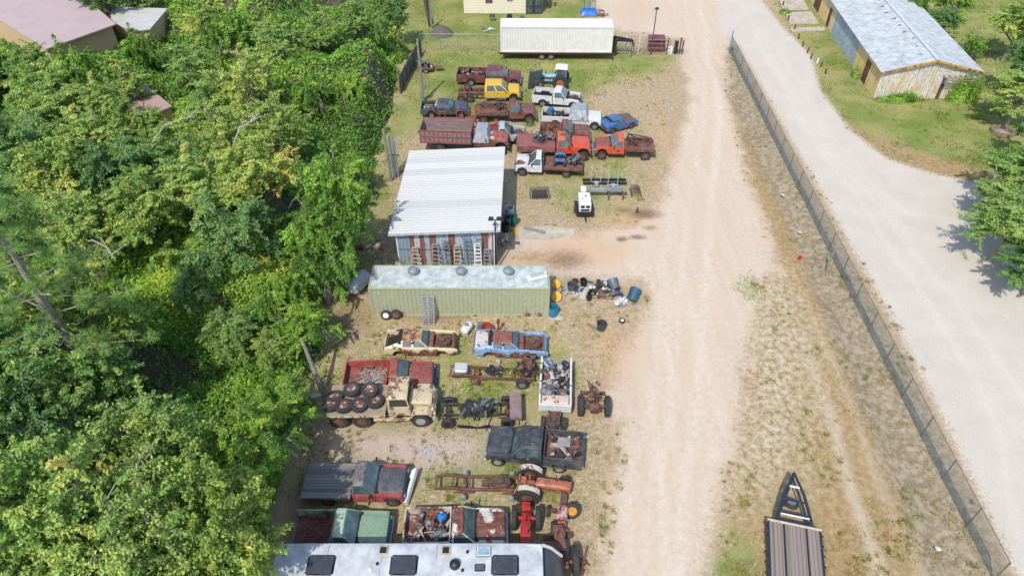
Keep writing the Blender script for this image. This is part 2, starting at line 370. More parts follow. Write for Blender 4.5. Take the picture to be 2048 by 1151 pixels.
    t.links.new(c,b.inputs['Base Color'])
    bump(t,b,mth(t,'ADD',nf,mth(t,'MULTIPLY',nff,.4)),.5,.05)
    return m
ground_m=mk_ground()
# one sheet of terrain, its faces shared out between ground and the two roads
NX,NY=X.shape
idx=np.arange(NX*NY).reshape(NX,NY)
quads=np.stack([idx[:-1,:-1],idx[1:,:-1],idx[1:,1:],idx[:-1,1:]],-1).reshape(-1,4)
def cellv(A): return (A[:-1,:-1]+A[1:,1:]).reshape(-1)/2
cls=np.zeros(len(quads),int); cls[cellv(aR)>.5]=1; cls[cellv(aW)>.5]=2
def np_mesh(name,co,faces,k=4):
    me=bpy.data.meshes.new(name); n=len(co); nf=len(faces)
    me.vertices.add(n); me.vertices.foreach_set('co',np.ascontiguousarray(co,dtype=np.float32).ravel())
    me.loops.add(nf*k); me.loops.foreach_set('vertex_index',np.ascontiguousarray(faces,dtype=np.int32).ravel())
    me.polygons.add(nf); me.polygons.foreach_set('loop_start',np.arange(0,nf*k,k,dtype=np.int32))
    try: me.polygons.foreach_set('loop_total',np.full(nf,k,dtype=np.int32))
    except Exception: pass
    me.update(calc_edges=True); return me
allco=np.stack([X,Y,Zg],-1).reshape(-1,3)
for k,nm_,lab in ((0,'ground','yard ground of patchy grass and bare dirt'),(1,'dirt_road','pinkish dirt road running up the middle of the yard'),(2,'gravel_road','white gravel road curving away to the right')):
    q=quads[cls==k]; used,inv=np.unique(q,return_inverse=True)
    me=np_mesh(nm_,allco[used],inv.reshape(-1,4)); me.materials.append(ground_m)
    me.polygons.foreach_set('use_smooth',np.ones(len(q),bool))
    for an,A in (('a_road',aR),('a_white',aW),('a_green',aG),('a_dry',aD),('a_strip',aS),('a_stain',aK),('a_pink',aP),('a_rut',aT),('a_patch',aQ),('a_sand',aO)):
        a=me.attributes.new(an,'FLOAT','POINT'); a.data.foreach_set('value',A.reshape(-1)[used].astype(np.float32))
    o=bpy.data.objects.new(nm_,me); col.objects.link(o); tag(o,lab,None,kind='structure')
# concrete pads
mb=MB()
for q in (((1036,455),(1100,452),(1150,458),(1148,470),(1095,480),(1036,476)),):
    pts=P(*q); n=len(pts); mb.add([(x,y,.0) for x,y in pts]+[(x,y,.05) for x,y in pts],[tuple(range(n,2*n))]+[(i,(i+1)%n,n+(i+1)%n,n+i) for i in range(n)])
tag(mb.obj('concrete_slab',concrete),'broken pale concrete slab beside the metal shed',None,kind='structure')
# ---- grass tufts
def blades():
    rng=np.random.RandomState(3); n=420000
    u=rng.uniform(560,2100,n); v=rng.uniform(-10,1180,n)
    dx=(u-1024)/F; dy=-(v-575.5)/F; dz=-math.sin(PITCH)+dy*math.cos(PITCH); t=-H/dz
    x=dx*t; y=(math.cos(PITCH)+dy*math.sin(PITCH))*t
    g=np.maximum.reduce([sm(sdf(x,y,LAWN1),3),sm(sdf(x,y,LAWN2),2),sm(sdf(x,y,LAWN3),2),sm(sdf(x,y,NGRASS),4)*.45,sm(sdf(x,y,UPG),4)*.45,sm(sdf(x,y,LEFTG),3)*.7])*(1-sm(sdf(x,y,PINK_GRAVEL),3))
    d=np.maximum(sm(sdf(x,y,DRY),2)*.3,sm(sdf(x,y,STRIP),1)*.35)
    r=np.maximum(sm(sdf(x,y,ROAD),2.2),sm(sdf(x,y,WHITE),1.2))
    nz=vn(x,y,1.3,21)*.6+vn(x,y,.5,22)*.4
    pr=np.maximum(g,d)*np.clip((nz-.38)*4,0,1)*(r<.40)
    # ragged weeds at the road's own edges
    keep=(rng.rand(n)<pr)
    x,y,g,d=x[keep],y[keep],g[keep],d[keep]; n=len(x)
    tall=vn(x,y,3,5); h=(.04+.07*tall**2)*(.6+.8*rng.rand(n))*(1+.5*(g>d)); wd=.012+.016*rng.rand(n)
    a=rng.rand(n)*6.283; lx=np.cos(a)*h*.8*rng.rand(n); ly=np.sin(a)*h*.8*rng.rand(n)
    px=-np.sin(a)*wd*(1+y/40); py=np.cos(a)*wd*(1+y/40)
    co=np.stack([np.stack([x-px,y-py,0*x],-1),np.stack([x+px,y+py,0*x],-1),np.stack([x+lx,y+ly,h],-1)],1).reshape(-1,3)
    me=np_mesh('grass',co,np.arange(3*n).reshape(-1,3),3)
    at=me.attributes.new('tint','FLOAT','FACE'); at.data.foreach_set('value',np.clip((g-d)*.5+.5+rng.randn(n)*.15,0,1).astype(np.float32))
    m,t,b=newmat('grass_blades'); aa=t.nodes.new('ShaderNodeAttribute'); aa.attribute_name='tint'
    t.links.new(ramp(t,aa.outputs['Fac'],[(0,hx('#b79e62',.8)),(.45,hx('#9a8d4e',.8)),(.75,hx('#76853a',.9)),(1,hx('#5f7a2c',.9))]),b.inputs['Base Color'])
    b.inputs['Roughness'].default_value=.8; b.inputs['Specular IOR Level'].default_value=.1
    me.materials.append(m); o=bpy.data.objects.new('grass',me); col.objects.link(o); o.location.z=.0
    tag(o,'short green and straw coloured grass growing over the yard','grass',kind='stuff')
blades()
def tufts():
    rng=np.random.RandomState(8); vs=[]; n=0; C_=[]
    for k in range(5200):
        u=rng.uniform(600,1330) if rng.rand()<.6 else rng.uniform(1440,1960); v=rng.uniform(0,1150); g=G(u,v); x=np.array([g.x]); y=np.array([g.y])
        if max(sdf(x,y,ROAD)[0],sdf(x,y,WHITE)[0])>.4 or sdf(x,y,WOOD)[0]>1: continue
        if vn(x,y,1.8,71)[0]<.52: continue
        C_.append((g.x,g.y))
    C_=np.array(C_); m=26; nC=len(C_); r=np.repeat(.05+.13*rng.rand(nC)**2,m); cx=np.repeat(C_[:,0],m)+rng.randn(nC*m)*r; cy=np.repeat(C_[:,1],m)+rng.randn(nC*m)*r
    h=np.repeat(.05+.14*rng.rand(nC)**2,m)*(.6+.8*rng.rand(nC*m)); a=rng.rand(nC*m)*6.28; w_=.018; lx=np.cos(a)*h*.8; ly=np.sin(a)*h*.8
    co=np.stack([np.stack([cx-np.sin(a)*w_,cy+np.cos(a)*w_,0*cx],-1),np.stack([cx+np.sin(a)*w_,cy-np.cos(a)*w_,0*cx],-1),np.stack([cx+lx,cy+ly,h],-1)],1).reshape(-1,3)
    me=np_mesh('weeds',co,np.arange(len(co)).reshape(-1,3),3); at=me.attributes.new('tint','FLOAT','FACE'); tt=np.repeat(rng.rand(nC)**.8,m)
    at.data.foreach_set('value',np.clip(tt+rng.randn(nC*m)*.08,0,1).astype(np.float32)); me.materials.append(M['grass_blades'])
    o=bpy.data.objects.new('weeds',me); col.objects.link(o); tag(o,'scattered small weed tufts on the bare yard dirt and the bank','weeds',kind='stuff')
tufts()
# ---------------------------------------------------------------- foliage
def leafmat(name,stops,trans=.3):
    m,t,b=newmat(name); a=t.nodes.new('ShaderNodeAttribute'); a.attribute_name='tint'
    stops=[(p,tuple(min(1,(x*.93+.07*(c[0]+c[1]+c[2])/3)*g_) for x,g_ in zip(c[:3],(1.20,1.20,1.08)))+(1,)) for p,c in stops]; oi=t.nodes.new('ShaderNodeObjectInfo')
    f=mth(t,'ADD',a.outputs['Fac'],mth(t,'MULTIPLY',mth(t,'SUBTRACT',oi.outputs['Random'],.5),.25))
    c=ramp(t,f,stops); t.links.new(c,b.inputs['Base Color']); b.inputs['Roughness'].default_value=.5
    b.inputs['Specular IOR Level'].default_value=.35
    tr=t.nodes.new('ShaderNodeBsdfTranslucent'); t.links.new(mix(t,.35,c,hx('#9db54a'),'MIX'),tr.inputs[0])
    ms=t.nodes.new('ShaderNodeMixShader'); ms.inputs[0].default_value=trans
    t.links.new(b.outputs[0],ms.inputs[1]); t.links.new(tr.outputs[0],ms.inputs[2]); t.links.new(ms.outputs[0],t.nodes['Material Output'].inputs[0])
    return m
leafA=leafmat('leaves_mid',[(0,hx('#54753c')),(.35,hx('#739846')),(.65,hx('#93b05a')),(.9,hx('#b5c266')),(1,hx('#ccb35c'))],.35)
leafB=leafmat('leaves_yellowgreen',[(0,hx('#5e803c')),(.35,hx('#86a248')),(.65,hx('#a9b956')),(.92,hx('#ccca64')),(1,hx('#d6b55c'))],.35)
leafC=leafmat('leaves_dark',[(0,hx('#44683a')),(.4,hx('#5f8548')),(.75,hx('#7ba058')),(1,hx('#a3b562'))],.35)
leafV=leafmat('leaves_vine',[(0,hx('#3d5c2c')),(.22,hx('#567f34')),(.5,hx('#79a23c')),(.75,hx('#9ac048')),(.95,hx('#bccf52')),(1,hx('#cdc052'))],.45)
leafP=leafmat('pine_needles',[(0,hx('#4d6f3e')),(.5,hx('#7b9c52')),(1,hx('#abc266'))])
bark=mat('grey_bark',hx('#a59a8c',.8),.9,var=.35,scale=3,bmp=.3)
bark_p=mat('pale_dead_wood',hx('#c4bcb0',.85),.85,var=.3,scale=4)
def leaves(c,n,size,seed,tint,jit=.9,up=.6,out=None,aspect=.55):
    """c: centres (n,3). one folded-diamond quad each"""
    rng=np.random.RandomState(seed); k=len(c)
    nr=rng.randn(k,3)*jit; nr[:,2]+=up
    if out is not None: nr+=out
    nr/=np.linalg.norm(nr,axis=1,keepdims=True)+1e-9
    r=rng.randn(k,3); a=np.cross(nr,r); a/=np.linalg.norm(a,axis=1,keepdims=True)+1e-9; b=np.cross(nr,a)
    s=(size*(.6+.8*rng.rand(k)))[:,None]
    v=np.stack([c-a*s,c-b*s*aspect+nr*s*.12,c+a*s,c+b*s*aspect+nr*s*.12],1)
    return v.reshape(-1,3),tint
def leafobj(name,v,tint,m):
    n=len(v)//4; me=np_mesh(name,v,np.arange(4*n).reshape(-1,4))
    a=me.attributes.new('tint','FLOAT','FACE'); a.data.foreach_set('value',np.clip(tint,0,1).astype(np.float32)); me.materials.append(m)
    return me
TREES=[]
def make_tree(seed,RR,HH,m,nl=17,tw=15,per=120,leaf=.085,flat=.7,droop=.25):
    rng=np.random.RandomState(seed); rnd=random.Random(seed)
    tb=MB(); th=HH*.40; lean=Vector((rnd.uniform(-.5,.5),rnd.uniform(-.5,.5),0)); top=Vector((0,0,th))+lean
    tb.tube([(0,0,-.3),(lean.x*.3,lean.y*.3,th*.5),top],[.22,.18,.14],8)
    cs=[];ts=[];ou=[]; asym=rnd.uniform(0,6.28)
    for k in range(nl):
        an=k*2.4+rnd.uniform(-.6,.6); f=((k+.5)/nl)**.55
        rr=RR*(.12+.62*f)*rnd.uniform(.7,1.25)*(1+.22*math.cos(an-asym))
        hz=HH-(HH-th)*(.10+.80*f**1.6)*rnd.uniform(.6,1.2)
        p=Vector((math.cos(an)*rr,math.sin(an)*rr,max(hz,th*.7)))
        s0=top-Vector((0,0,rnd.uniform(0,th*.3))); mid=(s0+p)/2+Vector((rnd.uniform(-.4,.4),rnd.uniform(-.4,.4),rnd.uniform(-.1,.5)))
        tb.tube([s0,mid,p],[.09,.06,.035],5); lt=rnd.gauss(.5,.10); dead=rnd.random()<.07
        for j in range(tw):
            q=rnd.uniform(.25,1.0); st=(mid.lerp(p,(q-.25)/.75)); 
            d=Vector(rng.randn(3)); d.z=d.z*.55+.30; d+=Vector((math.cos(an),math.sin(an),0))*.55; d.normalize()
            L=RR*rnd.uniform(.14,.42); e=st+d*L; e.z-=droop*L*rnd.uniform(0,1.5); md=(st+e)/2+Vector((0,0,L*.12))
            tb.tube([st,md,e],[.024,.015,.006],3)
            if dead: continue
            n=int(per*rnd.uniform(.35,1.5)); u=rng.rand(n)**.8; wd=L*rnd.uniform(.12,.30)*(1.05-.6*u)
            A=np.array(st)*((1-u)**2)[:,None]+np.array(md)*(2*u*(1-u))[:,None]+np.array(e)*(u**2)[:,None]
            g=rng.randn(n,3)*np.array([1,1,.55]); cs.append(A+g*wd[:,None]*.62)
            ts.append(lt+rnd.gauss(0,.09)+rng.randn(n)*.09+(rng.rand(n)<.015)*.5); ou.append(g*.35+np.array([d.x,d.y,.2])*.4)
    cs=np.concatenate(cs); ts=np.concatenate(ts); ou=np.concatenate(ou)
    v,ts=leaves(cs,len(cs),leaf,seed+1,ts,out=ou,jit=.8,up=.7)
    me=leafobj('crown',v,ts,m); t=thing('broadleaf_tree','x','tree')
    tb.obj('trunk',bark,t,smooth=True); co=bpy.data.objects.new('crown',me); col.objects.link(co); co.parent=t
    return t
PT={}
def tree(var,u,v,hh,rr,label,group=None,zc=.68,name=None,rz=None):
    """crown centre seen at (u,v); hh height, rr crown radius"""
    proto,R0,H0=PT[var]; b=G(u,v,hh*zc); b.z=0
    if not proto.get('used'): o=proto; proto['used']=1
    else: o=dup(proto)
    o.location=b; o.rotation_euler=(0,0,random.uniform(0,6.28) if rz is None else rz); o.scale=(rr/R0,rr/R0,hh/H0)
    o['label']=label
    if group: o['group']=group
    elif 'group' in o: del o['group']
    if name: o.name=name
    return o
for var,args in dict(a=(11,3.7,10,leafA,19,18,130,.085),b=(12,3.5,9,leafB,17,16,130,.085),c=(13,3.8,11,leafC,19,18,130,.09),d=(14,3.6,9.5,leafB,17,14,62,.08),e=(15,3.3,8,leafV,17,17,130,.08,.7,.9),f=(16,3.5,9,leafA,22,18,90,.075,.7,.5),g=(17,3.5,10,leafC,16,20,110,.08,.7,.6)).items():
    PT[var]=(make_tree(*args),args[1],args[2])
def finish_protos():
    for var in PT:
        p=PT[var][0]
        if p.get('used'): del p['used']
GW='broadleaf trees of the wood left of the yard'
WT=[ (248,262,7.5,2.9,'b','small yellow-green tree directly below the small mauve roof'),(395,560,6,2.6,'g','low dark tree in the middle of the wood above the open slope'),(455,655,5,2.3,'f','low thin tree on the creeper slope left of the leaning trunk'),(545,585,5.5,2.2,'e','low bright tree on the creeper slope below left of the steel tank'),(540,690,4,1.8,'d','thin low tree on the creeper slope just left of the leaning trunk'),
(205,205,8.5,2.7,'a','tall green tree hiding the left part of the small mauve roof'),(300,258,7,2.4,'a','green tree below right of the small mauve roof'),(150,140,9.5,3.2,'e','bright green tree against the lower right wall of the mauve-roofed house'),(60,130,8,3.0,'a','green tree against the tan wall of the mauve-roofed house'),(275,95,7,2.6,'e','bright green tree directly below the pale white shed roof'),
# u,v,h,r,variant,label
(90,190,9,4.2,'a','green tree in front of the mauve-roofed house wall'),
(30,280,9,3.8,'g','dark green tree at the left edge below the mauve-roofed house'),
(175,275,8.5,3.8,'a','green tree just left of the small mauve shed roof'),
(120,330,9,4,'b','yellow-green tree in the left wood above the pine'),
(235,165,7,3.0,'a','green tree below the white sheet roof'),
(385,125,7,3.4,'f','yellow-green tree right of the white sheet roof'),
(420,40,7.5,3.6,'b','tall yellowish tree by the top edge right of the white roof'),
(470,60,9,3.8,'e','bright green tree by the top edge left of the wood path'),
(560,90,9,3.6,'a','green tree beside the shaded gap in the wood'),
(440,190,8,3.6,'f','pale tree with twigs above the small mauve shed'),
(490,160,10,4.4,'d','thin-leaved tree with bare grey limbs in the upper wood'),
(440,270,8.5,4.0,'d','sparse grey-green tree with pale limbs right of the small mauve roof'),
(540,250,9,4,'d','sparse tree with pale branches beside the bright vines'),
(330,320,8,3.6,'a','green tree below the small mauve shed roof'),
(230,330,9,3.9,'g','dark tree below left of the small mauve roof'),
(500,340,10,4.2,'b','yellow-green tree with long limbs left of the vine slope'),
(390,370,9.5,4.0,'a','green tree in the middle of the upper wood'),
(672,372,12,3.3,'e','yellow-green tree hung with creepers near the shed'),
(280,410,9.5,4,'b','yellow-green tree in the middle of the wood right of the pine'),
(170,440,9.5,3.6,'a','green tree touching the right side of the pine'),
(470,450,9,3.7,'g','green tree above the dark hollow of the wood'),
(625,480,8.5,3.2,'e','drooping bright green tree nearest the big steel tank'),(660,455,4.5,2.2,'e','low creeper mound between the shed and the wood'),(645,540,4.2,2.2,'e','low creeper-covered tree just above left of the big steel tank'),(700,330,4.5,2.0,'e','creeper-covered bush left of the steel posts'),(600,640,4.5,2.3,'e','creeper-covered tree just above the top of the leaning dead trunk'),(560,800,5,2.3,'e','creeper-covered tree left of the tail of the tan military truck'),
(120,640,11,4.2,'b','yellow-green tree at the left edge below the pine'),
(40,720,11,4,'c','dark green tree on the left edge at mid height'),
(150,770,10,4,'a','green tree left of the bright open slope'),
(60,860,11,3.6,'g','dark tree in the lower left wood above the bare twigs'),
(300,880,10,3.6,'f','pale yellow-green tree in the lower wood'),
(240,940,10,3.4,'d','thin grey-green tree left of the flatbed pickup'),
(60,1010,13,4.2,'a','big green tree in the bottom left corner'),
(180,1060,13,4,'a','big green tree second from the bottom left corner'),
(60,1120,13,3.6,'a','tall tree cut by the bottom left corner'),
(290,1110,12,3.4,'f','yellow-green tree at the bottom edge between the corner and the camper'),
(400,1000,11,3.4,'b','yellow-leaved tree left of the green pickup'),
(440,1080,10.5,2.8,'b','yellow-leaved tree nearest the camper roof'),
(480,880,7.5,2.8,'e','low green tree left of the dark flatbed pickup'),
(700,170,6,2.6,'e','bright vine-draped tree beside the plank fence'),
(640,60,8,3,'a','green tree at the top edge right of the wood path'),
(720,30,8,3,'f','yellow-green tree at the top edge left of the plank fence'),
(790,20,6.5,2.2,'c','dark tree behind the plank fence at the top edge'),
(610,180,7,2.9,'e','bright green tree below the shaded gap in the wood'),
(-60,420,10,4,'c','tree just outside the left edge behind the pine'),
(-70,600,11,4.5,'a','tree outside the left edge of the wood'),
(-60,900,12,4,'a','tree outside the lower left edge of the wood'),
(-50,120,9,4,'a','tree outside the left edge beside the mauve-roofed house'),
(280,-25,7,3,'a','green tree behind the white sheet roof by the top edge'),
(200,-30,9,4,'c','dark tree beyond the mauve-roofed house'),
]
for (u,v,h,r,va,lab) in WT: tree(va,u,v,h,r,lab,GW)
# the trees on the right lawn
GR='trees on the right lawn'
tree('f',2030,440,6.2,3.7,'round green oak at the right edge overhanging the white gravel road',GR,zc=.62)
tree('a',2045,340,6.0,3.6,'green oak at the right edge above the oak that overhangs the road',GR,zc=.6)
tree('a',2055,170,6.5,3.6,'green tree at the right edge beside the yellow metal building',GR)
tree('b',2045,40,7,3.8,'yellow-green tree in the top right corner',GR)
tree('c',2110,250,7,3.4,'dark tree just outside the right edge by the fire ring',GR)
tree('e',1825,5,5,3.4,'bright green tree behind the metal-roofed building at the top edge',GR,zc=.55)
tree('e',1905,0,5,3.2,'leafy green tree right behind the metal-roofed building by the lawn',GR,zc=.55)
tree('c',1885,45,4,2.4,'low bushy tree against the back of the metal roof',GR,zc=.5)
tree('e',1950,95,3.0,1.7,'round green shrub alone on the lawn behind the metal building',GR,zc=.5,name='shrub')
tree('c',735,-60,8,3.5,'dark tree beyond the top of the plank fence',GW)
tree('c',2085,530,5,3.4,'dark low oak at the right edge just below the round oak',GR,zc=.55)
tree('a',2000,395,4.6,2.4,'smaller green oak on the road side of the round oak at the right edge',GR,zc=.55)
tree('c',2075,440,6.0,3.6,'dark oak cut by the right edge behind the round oak',GR,zc=.55)
tree('c',2080,110,7,3.6,'dark tree cut by the right edge between the two lawn trees',GR)
finish_protos()
# pine with long needles on the left edge
def pine():
    rng=np.random.RandomState(5); t=thing('pine_tree','long-needled green pine reaching in from the left edge','tree')
    hh=17; tb=MB(); tb.tube([(0,0,-.3),(0,0,hh*.6),(0,0,hh)],[.3,.2,.05],8)
    tips=[]; 
    for k in range(34):
        z=hh*(.42+.56*k/34); L=(3.6*(1-(k/34))**.7+.5); an=k*2.4
        e=Vector((math.cos(an)*L,math.sin(an)*L,z+.4)); tb.tube([(0,0,z),e],[.06,.02],4)
        for q in range(9):
            f=rng.uniform(.35,1.05); o=rng.randn(3)*.45*f; tips.append((e.x*f+o[0],e.y*f+o[1],z+.4*f+o[2]*.6))
    vs=[];ts=[]
    for p in tips:
        n=90; d=rng.randn(n,3); d[:,2]+=.5; d/=np.linalg.norm(d,axis=1,keepdims=True)
        s=np.cross(d,rng.randn(n,3)); s/=np.linalg.norm(s,axis=1,keepdims=True); L=rng.uniform(.25,.42,(n,1)); p=np.array(p)
        w_=.009
        vs.append(np.stack([p-s*w_,p+s*w_,p+d*L+s*w_*.6,p+d*L-s*w_*.6],1).reshape(-1,3)); ts.append(rng.uniform(.2,.9)+rng.randn(n)*.15)
    me=leafobj('crown',np.concatenate(vs),np.concatenate(ts),leafP)
    tb.obj('trunk',bark,t); co=bpy.data.objects.new('crown',me); col.objects.link(co); co.parent=t
    b=G(30,500,13.5); t.location=(b.x-.2,b.y,0)
pine()
# the creeper-covered undergrowth: hummocks hidden by leaves
def under():
    rng=np.random.RandomState(9)
    def hgt(x,y):
        e=sdf(x,y,WOOD); k=np.clip(e/2.6,0,1); k=k*k*(3-2*k)
        m=(vn(x,y,5,31)**1.5)*4.6+vn(x,y,2.0,32)*1.1+vn(x,y,.8,33)*.4
        gapd=np.minimum(np.hypot((x-G(610,30).x)/1.5,(y-G(610,30).y)/9),9)
        return k*m*np.clip(gapd,.1,1),e
    # ground-hugging mass
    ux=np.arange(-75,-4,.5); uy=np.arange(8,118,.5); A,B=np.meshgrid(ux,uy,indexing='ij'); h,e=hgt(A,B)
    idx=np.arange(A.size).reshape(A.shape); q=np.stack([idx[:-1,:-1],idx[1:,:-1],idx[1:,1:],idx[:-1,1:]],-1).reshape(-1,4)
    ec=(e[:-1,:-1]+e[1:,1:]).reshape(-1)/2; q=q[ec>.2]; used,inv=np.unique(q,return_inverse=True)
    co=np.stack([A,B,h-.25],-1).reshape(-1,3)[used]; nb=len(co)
    n=620000; u=rng.uniform(-260,860,n); v=rng.uniform(-60,1260,n)
    dx=(u-1024)/F; dy=-(v-575.5)/F; dz=-math.sin(PITCH)+dy*math.cos(PITCH); t=(2-H)/dz
    x=dx*t; y=(math.cos(PITCH)+dy*math.sin(PITCH))*t; hh,ee=hgt(x,y); ok=(ee>-.5+vn(x,y,1.2,41)*1.3)&(dz<-.1)&(x>-110); x,y,hh,ee=x[ok],y[ok],hh[ok],ee[ok]; n=len(x)
    gap=(vn(x,y,2.6,54)*.6+vn(x,y,.9,55)*.4); kk=rng.rand(n)<np.clip((gap-.24)*5,.10,1); x,y,hh,ee=x[kk],y[kk],hh[kk],ee[kk]; n=len(x)
    tt=vn(x,y,7,51)*.75+vn(x,y,1.6,52)*.35+vn(x,y,.5,56)*.15-.12+rng.randn(n)*.09+(vn(x,y,1.5,53)>.86)*(rng.rand(n)<.15)*.4
    hh=hh+(vn(x,y,.45,57)-.4)*.55*(vn(x,y,3,58)); c=np.stack([x,y,hh-.1+rng.rand(n)**2*.45],-1)
    sz=.062+.0013*np.hypot(y,x)
    lv,tt=leaves(c,n,1.0,77,tt,jit=.75,up=.9)
    lv=lv.reshape(-1,4,3); cc=lv.mean(1,keepdims=True); lv=(cc+(lv-cc)*sz[:,None,None]).reshape(-1,3)
    me=leafobj('undergrowth',np.concatenate([co,lv]) if False else lv,tt,leafV)
    o=bpy.data.objects.new('undergrowth',me); col.objects.link(o); tag(o,'green creepers and brush covering the floor of the wood','undergrowth',kind='stuff')
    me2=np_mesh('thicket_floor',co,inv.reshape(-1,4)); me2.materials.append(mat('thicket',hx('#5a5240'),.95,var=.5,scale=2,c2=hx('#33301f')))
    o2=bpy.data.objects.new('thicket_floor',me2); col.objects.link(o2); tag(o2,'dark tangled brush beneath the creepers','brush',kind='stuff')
    return hgt
HG=under()
# bare limbs poking out of the wood
def limb(u0,v0,z0,u1,v1,z1,r,label,fork=2,seed=0):
    rnd=random.Random(seed); a=G(u0,v0,z0); b=G(u1,v1,z1); mb=MB(); m_=(a+b)/2+Vector((rnd.uniform(-.3,.3),0,rnd.uniform(-.2,.2)))
    a2=a+(a-b)*.6; a2.z=a.z-1.6
    mb.tube([a2,a,m_,b],[r*.9,r*.75,r*.5,r*.2],6)
    for k in range(fork):
        s=m_.lerp(b,rnd.uniform(0,.8)); e=s+Vector((rnd.uniform(-.9,.9),rnd.uniform(-.5,.9),rnd.uniform(-.2,.7)))
        mb.tube([s,(s+e)/2+Vector((.1,0,.1)),e],[r*.5,r*.35,r*.12],5)
    return tag(mb.obj('bare_branch',bark_p,smooth=True),label,'branch','bare limbs rising from the wood')
for i,a in enumerate([(95,985,6,140,890,8,.06,'pale bare twig rising in the lower left wood, left one of two'),(250,985,6,308,900,8,.07,'curved pale bare branch in the lower left wood, right one of two'),
    (185,480,7,230,520,8,.06,'bare grey branch curving over the dark hollow of the wood'),(1980,400,3,1995,335,6.6,.05,'white dead twigs on top of the oak at the right edge'),
    (480,255,9,515,235,10,.09,'pale dead limb forking in the middle of the upper wood'),(330,250,9,390,232,10,.06,'pale bare branch right of the small mauve roof'),
    (595,350,8,618,372,8.5,.05,'small white dead twig above the creepers near the shed')]): limb(*a,fork=5,seed=i)
# leaning dead trunk beside the red pickup
mb=MB(); a=G(648,792); b=G(602,676,3.6); mb.tube([a,a.lerp(b,.5)+Vector((.03,0,.05)),b],[.19,.14,.08],8)
tag(mb.obj('dead_trunk',bark,smooth=True),'leaning grey dead tree trunk at the wood edge beside the red pickup','trunk')
mb=MB(); p=G(634,796); mb.box(-.28,.28,-.2,.2,0,.3,T(*p)@rot('Z',25)).box(-.31,.31,-.22,.22,.3,.34,T(*p)@rot('Z',25))
tag(mb.obj('crate',concrete,bevel=.03),'dirty pale box at the foot of the leaning dead trunk','box')
# ---------------------------------------------------------------- buildings, containers, fences, poles
# metal shed
roof_m=mat('shed_roof_metal',hx('#dad8d3',.84),.65,.0,var=.14,scale=.9,sc3=(.4,3.5,1),c2=hx('#a6a5a2',.95))
def stripes(name,cols,per=.75,ax=0,rusta=.25):
    m,t,b=newmat(name); tc=t.nodes.new('ShaderNodeTexCoord'); s=t.nodes.new('ShaderNodeSeparateXYZ'); t.links.new(tc.outputs['Object'],s.inputs[0])
    k=mth(t,'FLOOR',mth(t,'DIVIDE',s.outputs[ax],per)); wn=t.nodes.new('ShaderNodeTexWhiteNoise'); wn.noise_dimensions='1D'; t.links.new(k,wn.inputs['W'])
    n=len(cols); c=ramp(t,wn.outputs['Value'],[(i/n,cols[i]) for i in range(n)],'CONSTANT')
    n1=noise(t,1.2,7,.7,sc3=(2.5,2.5,.6)); n2=noise(t,6,5,.7)
    rc=ramp(t,n2,[(.35,hx('#5c3322')),(.6,hx('#96573c'))])
    c=mix(t,ramp(t,n1,[(.62-rusta*.3,(0,0,0,1)),(.68-rusta*.3,(1,1,1,1))]),c,rc)
    c=mix(t,mth(t,'MULTIPLY',n2,.35),c,hx('#6b6f70')); t.links.new(c,b.inputs['Base Color']); b.inputs['Roughness'].default_value=.6; b.inputs['Metallic'].default_value=.15
    return m
def shed_wall():
    m,t,b=newmat('patched_sheet_wall'); tc=t.nodes.new('ShaderNodeTexCoord'); s=t.nodes.new('ShaderNodeSeparateXYZ'); t.links.new(tc.outputs['Object'],s.inputs[0])
    bl,ru,pa,wh=hx('#8097a8'),hx('#80452f'),hx('#9db1bd'),hx('#b9c0c0')
    st=[(0,bl),(.135,ru),(.18,wh),(.235,ru),(.285,pa),(.335,ru),(.41,pa),(.53,ru),(.60,pa),(.68,bl),(.76,pa),(.86,ru),(.93,wh),(.97,ru)]
    c=ramp(t,mth(t,'DIVIDE',s.outputs[0],7.2),st,'CONSTANT'); n2=noise(t,6,5,.7); n1=noise(t,1.6,7,.7,sc3=(2.5,2.5,.5))
    c=mix(t,ramp(t,n1,[(.56,(0,0,0,1)),(.62,(1,1,1,1))]),c,ramp(t,n2,[(.35,hx('#6a3d2c')),(.6,hx('#a0694c'))]))
    c=mix(t,mth(t,'MULTIPLY',n2,.3),c,hx('#8d9294')); t.links.new(c,b.inputs['Base Color']); b.inputs['Roughness'].default_value=.6; return m
shed_wall_m=shed_wall()
roof_m=stripes('shed_roof_sheets',[hx('#dddcd8',.82),hx('#d9d8d4',.81),hx('#dfdeda',.82),hx('#d1d2cf',.81),hx('#dad9d6',.82)],.9,1,-.30)
SH=thing('metal_shed','metal shed with white ribbed roof and patched rusty wall of ladders','shed',(-8.45,39.7,0),R(-1.3))
sw,sdp=7.2,10.6; hL,hR=3.25,3.7
